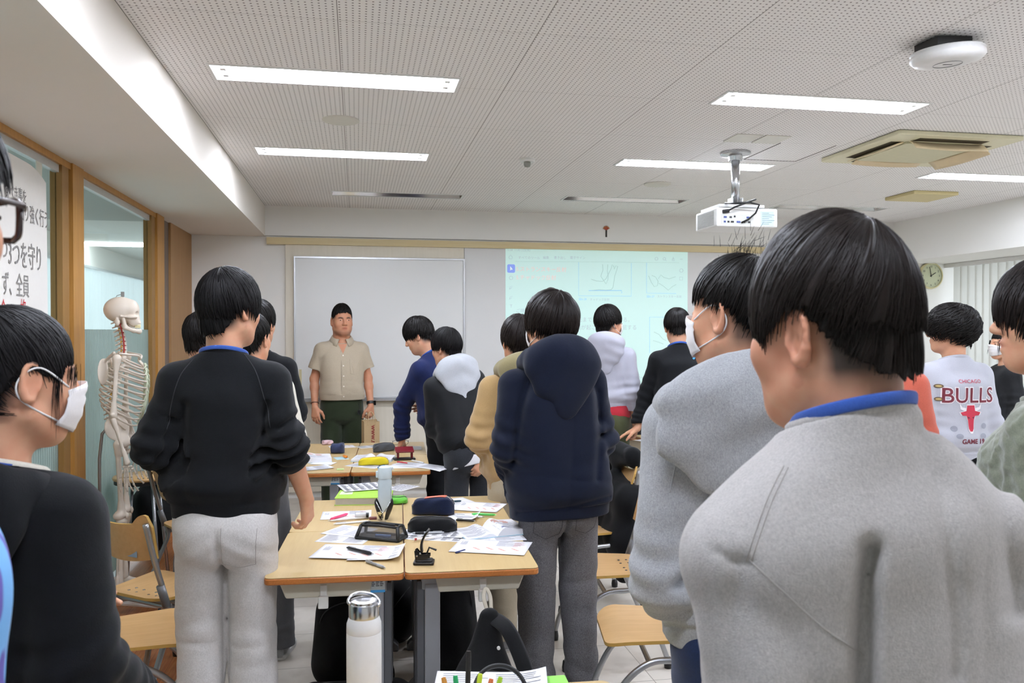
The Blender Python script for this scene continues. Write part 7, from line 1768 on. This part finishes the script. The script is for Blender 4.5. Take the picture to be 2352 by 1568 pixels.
m = MB(); m.tube(spline([(-.03, .02, .70), (-.035, .03, .77), (.0, .03, .80), (.03, .03, .77), (.03, .02, .70)], 6), .006, 6); m.build('handle', STRAP, b6, smooth=True)
o = sdf_thing('pouch', 'bright green pouch showing between the chair frames on the left', 'pouch', lambda S: (S.cone((-.05, 0, .05), (.05, 0, .05), .05, .045, .03, flat=((0, 1, 0), .6)), S.warp(wr(.004, 20, 85), .02)), (-.15, -.1, -.02), (.15, .1, .15), fabric('bright green nylon', '#3c8a2c', heather=.1), (-1.08, 6.12, .452), 0, .005)
# coat over the chair on the right
cc = CHAIRS[6]; Mc = Matrix.Translation(cc.location) @ Matrix.Rotation(cc.rotation_euler.z, 4, 'Z')
def f4(S):
    S.cone((-.14, -.245, .87), (.14, -.245, .87), .07, .065, .05); S.cone((-.18, -.22, .62), (.18, -.22, .62), .115, .115, .12); S.cone((-.2, -.2, .38), (.2, -.2, .40), .13, .13, .12); S.cone((-.15, -.2, .22), (.15, -.2, .25), .09, .08, .1); S.warp(wr(.014, 9, 87), .04)
b7 = sdf_thing('coat', 'black coat draped over the chair on the right behind the navy hoodie', 'coat', f4, (-.36, -.42, .1), (.36, .25, 1.0), BLK2, cc.location, cc.rotation_euler.z, .007)
S = SDF((-.3, -.4, .4), (.3, .1, 1.0), .007); S.chain([(.16, -.25, .84), (.215, -.28, .66), (.205, -.30, .46)], [.06, .055, .05], .03); S.warp(wr(.008, 14, 89), .03); link('sleeve', S.mesh('sleeve'), BLK2, b7, smooth=True)
# paper bag held by the teacher
pt = atD(851, 955, 7.18); kb = empty('paper_bag', (pt.x, pt.y, pt.z - .345), rad(12), 'brown kraft paper bag with red lettering held at his side', 'paper bag')
KRA = plain('kraft paper', '#b59a72', .85, var=.05, nscale=60); KR = plain('bag red print', '#7d2a22', .8)
m = MB(); w, d, h = .068, .05, .30
vs = [(-w, -d, 0), (w, -d, 0), (w, d, 0), (-w, d, 0), (-w, -d, h), (w, -d, h), (w * 1.0, d, h + .01), (-w, d, h + .01), (w * .86, 0, h * .995), (w * .9, 0, 0), (-w * .86, 0, h * .995), (-w * .9, 0, 0)]
m.add(vs, [(0, 1, 5, 4), (1, 9, 8, 5), (9, 2, 6, 8), (2, 3, 7, 6), (3, 11, 10, 7), (11, 0, 4, 10), (0, 3, 2, 1)]); m.build('bag_body', KRA, kb, solid=.0015)
for y in (-d, d): m = MB(); m.tube(spline([(-.032, y, h - .03), (-.03, y * .9, h + .03), (-.012, y * .25, h + .075), (.012, y * .25, h + .075), (.03, y * .9, h + .03), (.032, y, h - .03)], 6), .003, 6); m.build('handle', plain('kraft twine', '#c3a67c', .85), kb, smooth=True)
text('bag_lettering', 'www.muj', .058, KR, kb, Matrix(((0, 1, 0, -.004), (0, 0, -1, -d - .0012), (-1, 0, 0, h - .03), (0, 0, 0, 1))), .0003, bold=.0015)
m = MB()
for z0 in (.02, .06, .1):
    m.box((-w - .0015, -.03, z0), (-w - .0003, .03, z0 + .007)); m.box((-w - .0015, -.03, z0), (-w - .0003, -.022, z0 + .03)); m.box((-w - .0015, .0, z0), (-w - .0003, .008, z0 + .03))
m.build('side_print', KR, kb)

# ------------------------------------------------------------------ details on the clothes
from mathutils.bvhtree import BVHTree
def onto(t, me, name, mat, back=True, off=.0015, parent=None, solid=0):
    """lay a flat mesh (x, z) on the back or the front of a garment"""
    bv = BVHTree.FromPolygons([v.co for v in t.data.vertices], [tuple(p.vertices) for p in t.data.polygons])
    bm = bmesh.new(); bm.from_mesh(me); bmesh.ops.triangulate(bm, faces=bm.faces)
    for _ in range(2):
        es = [e for e in bm.edges if e.calc_length() > .018]
        if es: bmesh.ops.subdivide_edges(bm, edges=es, cuts=1)
    s = -1 if back else 1; ok = []
    for v in bm.verts:
        h = bv.ray_cast(V3((v.co.x, s * .8, v.co.z)), V3((0, -s, 0)))
        if h[0] is not None: v.co.y = h[0].y + s * off; ok.append(v)
        else: v.co.y = 0; v.tag = True
    bad = [v for v in bm.verts if v.tag]
    if bad: bmesh.ops.delete(bm, geom=bad, context='VERTS')
    bm.to_mesh(me); bm.free(); o = link(name, me, mat, parent or t)
    if solid: md = o.modifiers.new('solid', 'SOLIDIFY'); md.thickness = solid; md.offset = -s * 0
    return o
def poly(pts):
    me = bpy.data.meshes.new('p'); me.from_pydata([(x, 0, z) for x, z in pts], [], [tuple(range(len(pts)))]); return me
def tmesh(s_, size, x, z, bold=0, shear=0):
    o = text('tmp', s_, size, INK, None, Matrix(((1, 0, 0, x), (0, 0, -1, 0), (0, 1, 0, z), (0, 0, 0, 1))), 0, 'CENTER', bold, shear); me = o.data; bpy.data.objects.remove(o); me.materials.clear(); return me
q = PEOPLE['curly']; t = q['_top']; s_ = q['_']['s']; zb = 1.25 * s_
MAR, WHT, DKN, RDB = plain('print maroon', '#6d2733', .8), plain('print white', '#e4e0e2', .8), plain('print dark navy', '#2c2e3c', .8), plain('print bull red', '#b02a3e', .8)
onto(t, tmesh('CHICAGO', .028, .02, zb + .085), 'printed_lettering', RDB, off=.002)
onto(t, tmesh('BULLS', .115, .02, zb - .02, .006), 'printed_lettering', WHT, off=.0015); onto(t, tmesh('BULLS', .115, .02, zb - .02, .001), 'printed_lettering', MAR, off=.003)
def bull(k, dx, dz): return [(dx + x * k, dz + z * k) for x, z in ((-.022, .05), (.022, .05), (.026, .02), (.06, .012), (.05, -.004), (.026, -.006), (.018, -.03), (.014, -.075), (.007, -.09), (-.007, -.09), (-.014, -.075), (-.018, -.03), (-.026, -.006), (-.05, -.004), (-.06, .012), (-.026, .02))]
onto(t, poly(bull(1.12, .02, zb - .085)), 'emblem_outline', WHT, off=.002); onto(t, poly(bull(1.0, .02, zb - .085)), 'emblem', RDB, off=.0035)
for sx in (-1, 1): onto(t, poly([(.02 + sx * .024, zb - .05), (.02 + sx * .05, zb - .045), (.02 + sx * .066, zb - .02), (.02 + sx * .06, zb - .055), (.02 + sx * .03, zb - .068)]), 'emblem_horn', WHT, off=.003)
for sx in (-1, 1): onto(t, poly([(.02 + sx * .006, zb - .102), (.02 + sx * .018, zb - .096), (.02 + sx * .016, zb - .106)]), 'emblem_eye', DKN, off=.0045)
onto(t, tmesh('GAME 19', .035, .03, zb - .24, .001), 'printed_lettering', MAR, off=.002)
for k in range(4): onto(t, poly([(.02 + x, zb - .16 + z) for x, z in [(-.095 + .06 * k + .018 * math.cos(a), .012 * (k % 2) + .016 * math.sin(a)) for a in np.linspace(0, 2 * PI, 12, endpoint=False)]]) if k not in (1, 2) else poly([(.02 + (-.07 if k == 1 else .075) + .02 * math.cos(a), zb - .2 + .014 * math.sin(a)) for a in np.linspace(0, 2 * PI, 12, endpoint=False)]), 'printed_ball', plain('print grey ball', '#8d8f99', .8), off=.002)
ax = q['_']['J']['L'][0]; 
for dz in (-.05, -.12):
    c_ = q['_']['SU'] @ (ax + V3((.008, 0, dz))); onto(t, poly([(c_.x + .022 * math.cos(a), c_.z + .011 * math.sin(a)) for a in np.linspace(0, 2 * PI, 16, endpoint=False)]), 'sleeve_badge', plain('badge brown', '#5d4a35', .7), off=.003)
    onto(t, poly([(c_.x + .014 * math.cos(a), c_.z + .006 * math.sin(a)) for a in np.linspace(0, 2 * PI, 12, endpoint=False)]), 'badge_gold', plain('badge gold', '#b09a62', .6), off=.0045)
# the beige shirt: collar, placket, buttons, pocket; watch, bracelet, keys
q = PEOPLE['teacher']; t = q['_top']; SU_, s_ = q['_']['SU'], q['_']['s']; bd_ = q['_']['body']
LIN = BEIGE; SEAMB = plain('beige seam', '#8f8371', .8)
onto(t, poly([(.0165, .965 * s_), (.019, .965 * s_), (.019, 1.37 * s_), (.0165, 1.37 * s_)]), 'placket_seam', SEAMB, False, .0035)
for k in range(5):
    z = (1.33 - .085 * k) * s_; onto(t, poly([(.006 * math.cos(a), z + .006 * math.sin(a)) for a in np.linspace(0, 2 * PI, 10, endpoint=False)]), 'button', plain('button white', '#e9e4da', .4), False, .005)
for pts in ([(.055, 1.18), (.055, 1.30), (.135, 1.30), (.135, 1.18), (.095, 1.17)],):
    pts = [(-x * s_, z * s_) for x, z in pts]; onto(t, poly([(p[0], p[1]) for p in pts][::-1]), 'chest_pocket', LIN, False, .003, solid=.002)
for sx in (-1, 1):
    m = MB(); P = []
    for i in range(9):
        u = i / 8; a = PI / 2 - sx * (-.15 - u * 2.2) if False else None
        an = rad(-90 + (180 - 18) * u) ; x = sx * .074 * math.cos(an); y = -.016 + .078 * math.sin(an); zt = 1.495 - .33 * (y + .085) + .012
        fl = .028 + .03 * u ** 2; out = 1.0 + .28 * (1 if u < 1 else 1)
        P.append([SU_ @ V3((x, y, zt)), SU_ @ V3((x * 1.06 + sx * .003, -.016 + (y + .016) * 1.07 + .002, zt + .003)), SU_ @ V3((x * 1.25 + sx * .022 * u, -.016 + (y + .016) * (1.2 - .02 * u) + .008, zt - fl))])
    m.grid(P); m.build('collar_flap', LIN, t, smooth=True, solid=.004)
sknm = bpy.data.materials['skin tan']
onto(t, poly([(-.038 * s_, 1.425 * s_), (.038 * s_, 1.425 * s_), (.0, 1.345 * s_)]), 'open_neck', skin('skin neck tan', '#c48f70'), False, .004)
def cuff_ring(q, n, f, r, w, mat, name, parent):
    sh, el, wr_ = q['_']['J'][n]; c = el + (wr_ - el) * f; d = (wr_ - el).normalized(); a = d.orthogonal().normalized(); b = d.cross(a); m = MB(); P = []
    for i in range(24):
        an = 2 * PI * i / 24; o_ = (a * math.cos(an) + b * math.sin(an))
        P.append([q['_']['SU'] @ (c + o_ * r + d * z) for z in (-w, -w * .8, w * .8, w)])
    m.grid(P, closed_u=True); return m.build(name, mat, parent, smooth=True, solid=.004)
wt = cuff_ring(q, 'L', .9, .031, .012, BLACK, 'wristwatch', bd_)
sh, el, wr_ = q['_']['J']['L']; c = q['_']['SU'] @ (el + (wr_ - el) * .9); MB().box((c.x - .047, c.y - .02, c.z - .022), (c.x - .03, c.y + .02, c.z + .022)).build('watch_face', plain('watch glass', '#0d0d0f', .1), wt, bevel=.004)
cuff_ring(q, 'R', .86, .032, .003, plain('bracelet brown', '#5a3a2a', .5), 'bracelet', bd_)
lg = q['_legs']; m = MB(); kx = -.13 * s_; m.tube([(kx, .115, .93 * s_), (kx - .004, .135, .90 * s_), (kx, .138, .87 * s_)], .0025, 6)
for k in range(4): m.tube([(kx + .006 * (k - 1.5), .138 + .002 * k, .87 * s_), (kx + .008 * (k - 1.5), .14 + .002 * k, (.83 + .008 * (k % 2)) * s_)], .004, 6)
m.build('key_ring', plain('keys dark', '#2b2b2d', .35, metal=.6), bd_)
# stitched seams of the foreground sweatshirts
def seam(key, lines, mat, r=.0018, name='stitched_seam'):
    q = PEOPLE[key]; t = q['_top']; bv = BVHTree.FromPolygons([v.co for v in t.data.vertices], [tuple(p.vertices) for p in t.data.polygons])
    for ln in lines:
        P = spline([(x, 0, z) for x, z in ln], 14); pts = []
        for p in P:
            w = q['_']['SU'] @ V3((p.x, -.4, p.z)); h = bv.ray_cast(w, V3((0, 1, 0)))
            if h[0] is not None: pts.append(h[0] - V3((0, .0006, 0)))
        if len(pts) > 3: m = MB(); m.tube(pts, r, 6); m.build(name, mat, t, smooth=True)
seam('black', [[(-.075, 1.465), (-.12, 1.40), (-.15, 1.30), (-.165, 1.22)], [(.075, 1.465), (.12, 1.40), (.15, 1.30), (.165, 1.22)]], plain('black stitch', '#26272b', .8), .0016)
def seam_view(key, lines, mat, r=.001):
    q = PEOPLE[key]; t = q['_top']; bv = BVHTree.FromPolygons([v.co for v in t.data.vertices], [tuple(p.vertices) for p in t.data.polygons]); Wi = q['_']['Rz'].inverted(); o_ = Wi @ V3((0, 0, CAM_H))
    for ln in lines:
        pts = []
        for p in spline([(x, y, 0) for x, y in ln], 14):
            h = bv.ray_cast(o_, (Wi.to_3x3() @ ray(p.x, p.y)).normalized())
            if h[0] is not None: pts.append(h[0] + h[1] * .0004)
        if len(pts) > 3: m = MB(); m.tube(pts, r, 6); m.build('stitched_seam', mat, t, smooth=True)
SEAMG = fabric('pale grey seam', '#a9a4a0', heather=.05)
seam_view('big', [[(1800, 1070), (1765, 1140), (1735, 1220), (1713, 1290)], [(1811, 1072), (1776, 1144), (1747, 1222), (1726, 1286)], [(1722, 1286), (1790, 1350), (1890, 1440), (1985, 1505)], [(1960, 940), (2040, 930), (2130, 905)]], SEAMG)
seam('zip', [[(-.12, 1.39), (-.165, 1.33), (-.19, 1.24)]], plain('grey stitch', '#a5a7aa', .8), .0014)
# small blue tag on the black sweatshirt, prints on the white shirt at the edge, glasses
q = PEOPLE['lean']; t = q['_top']; c_ = q['_']['SU'] @ V3((.085, 0, 1.39)); onto(t, poly([(c_.x - .012, c_.z - .004), (c_.x + .0, c_.z - .01), (c_.x + .014, c_.z + .002), (c_.x + .002, c_.z + .01)]), 'blue_tag', plain('tag blue', '#3a8fd0', .7), off=.002)
def glasses(key, col, parent_label=None, r=.0026):
    q = PEOPLE[key]; H_m = q['_']['H']; m = MB()
    for sx in (-1, 1):
        m.tube([H_m @ V3((sx * (.034 + .026 * math.copysign(abs(math.cos(a)) ** .6, math.cos(a))), .113 - .012 * (abs(math.cos(a))) - .006 * (math.cos(a) > 0), .003 + .019 * math.copysign(abs(math.sin(a)) ** .7, math.sin(a)))) for a in np.linspace(0, 2 * PI, 28, endpoint=False)], r, 7, closed=True)
        m.tube([H_m @ V3(p) for p in ((sx * .06, .1, .012), (sx * .075, .085, .013), (sx * .081, .02, .016), (sx * .08, -.015, .008), (sx * .079, -.03, -.012))], r * .9, 7)
    m.tube([H_m @ V3(p) for p in ((-.01, .118, .008), (0, .121, .012), (.01, .118, .008))], r, 7)
    g = m.build('eyeglasses', plain('tortoise frame ' + col, col, .25), q['_']['body'], smooth=True); g['label'] = 'dark rimmed glasses'
glasses('edge', '#2b1712', r=.0035); glasses('masked', '#1d1d20')
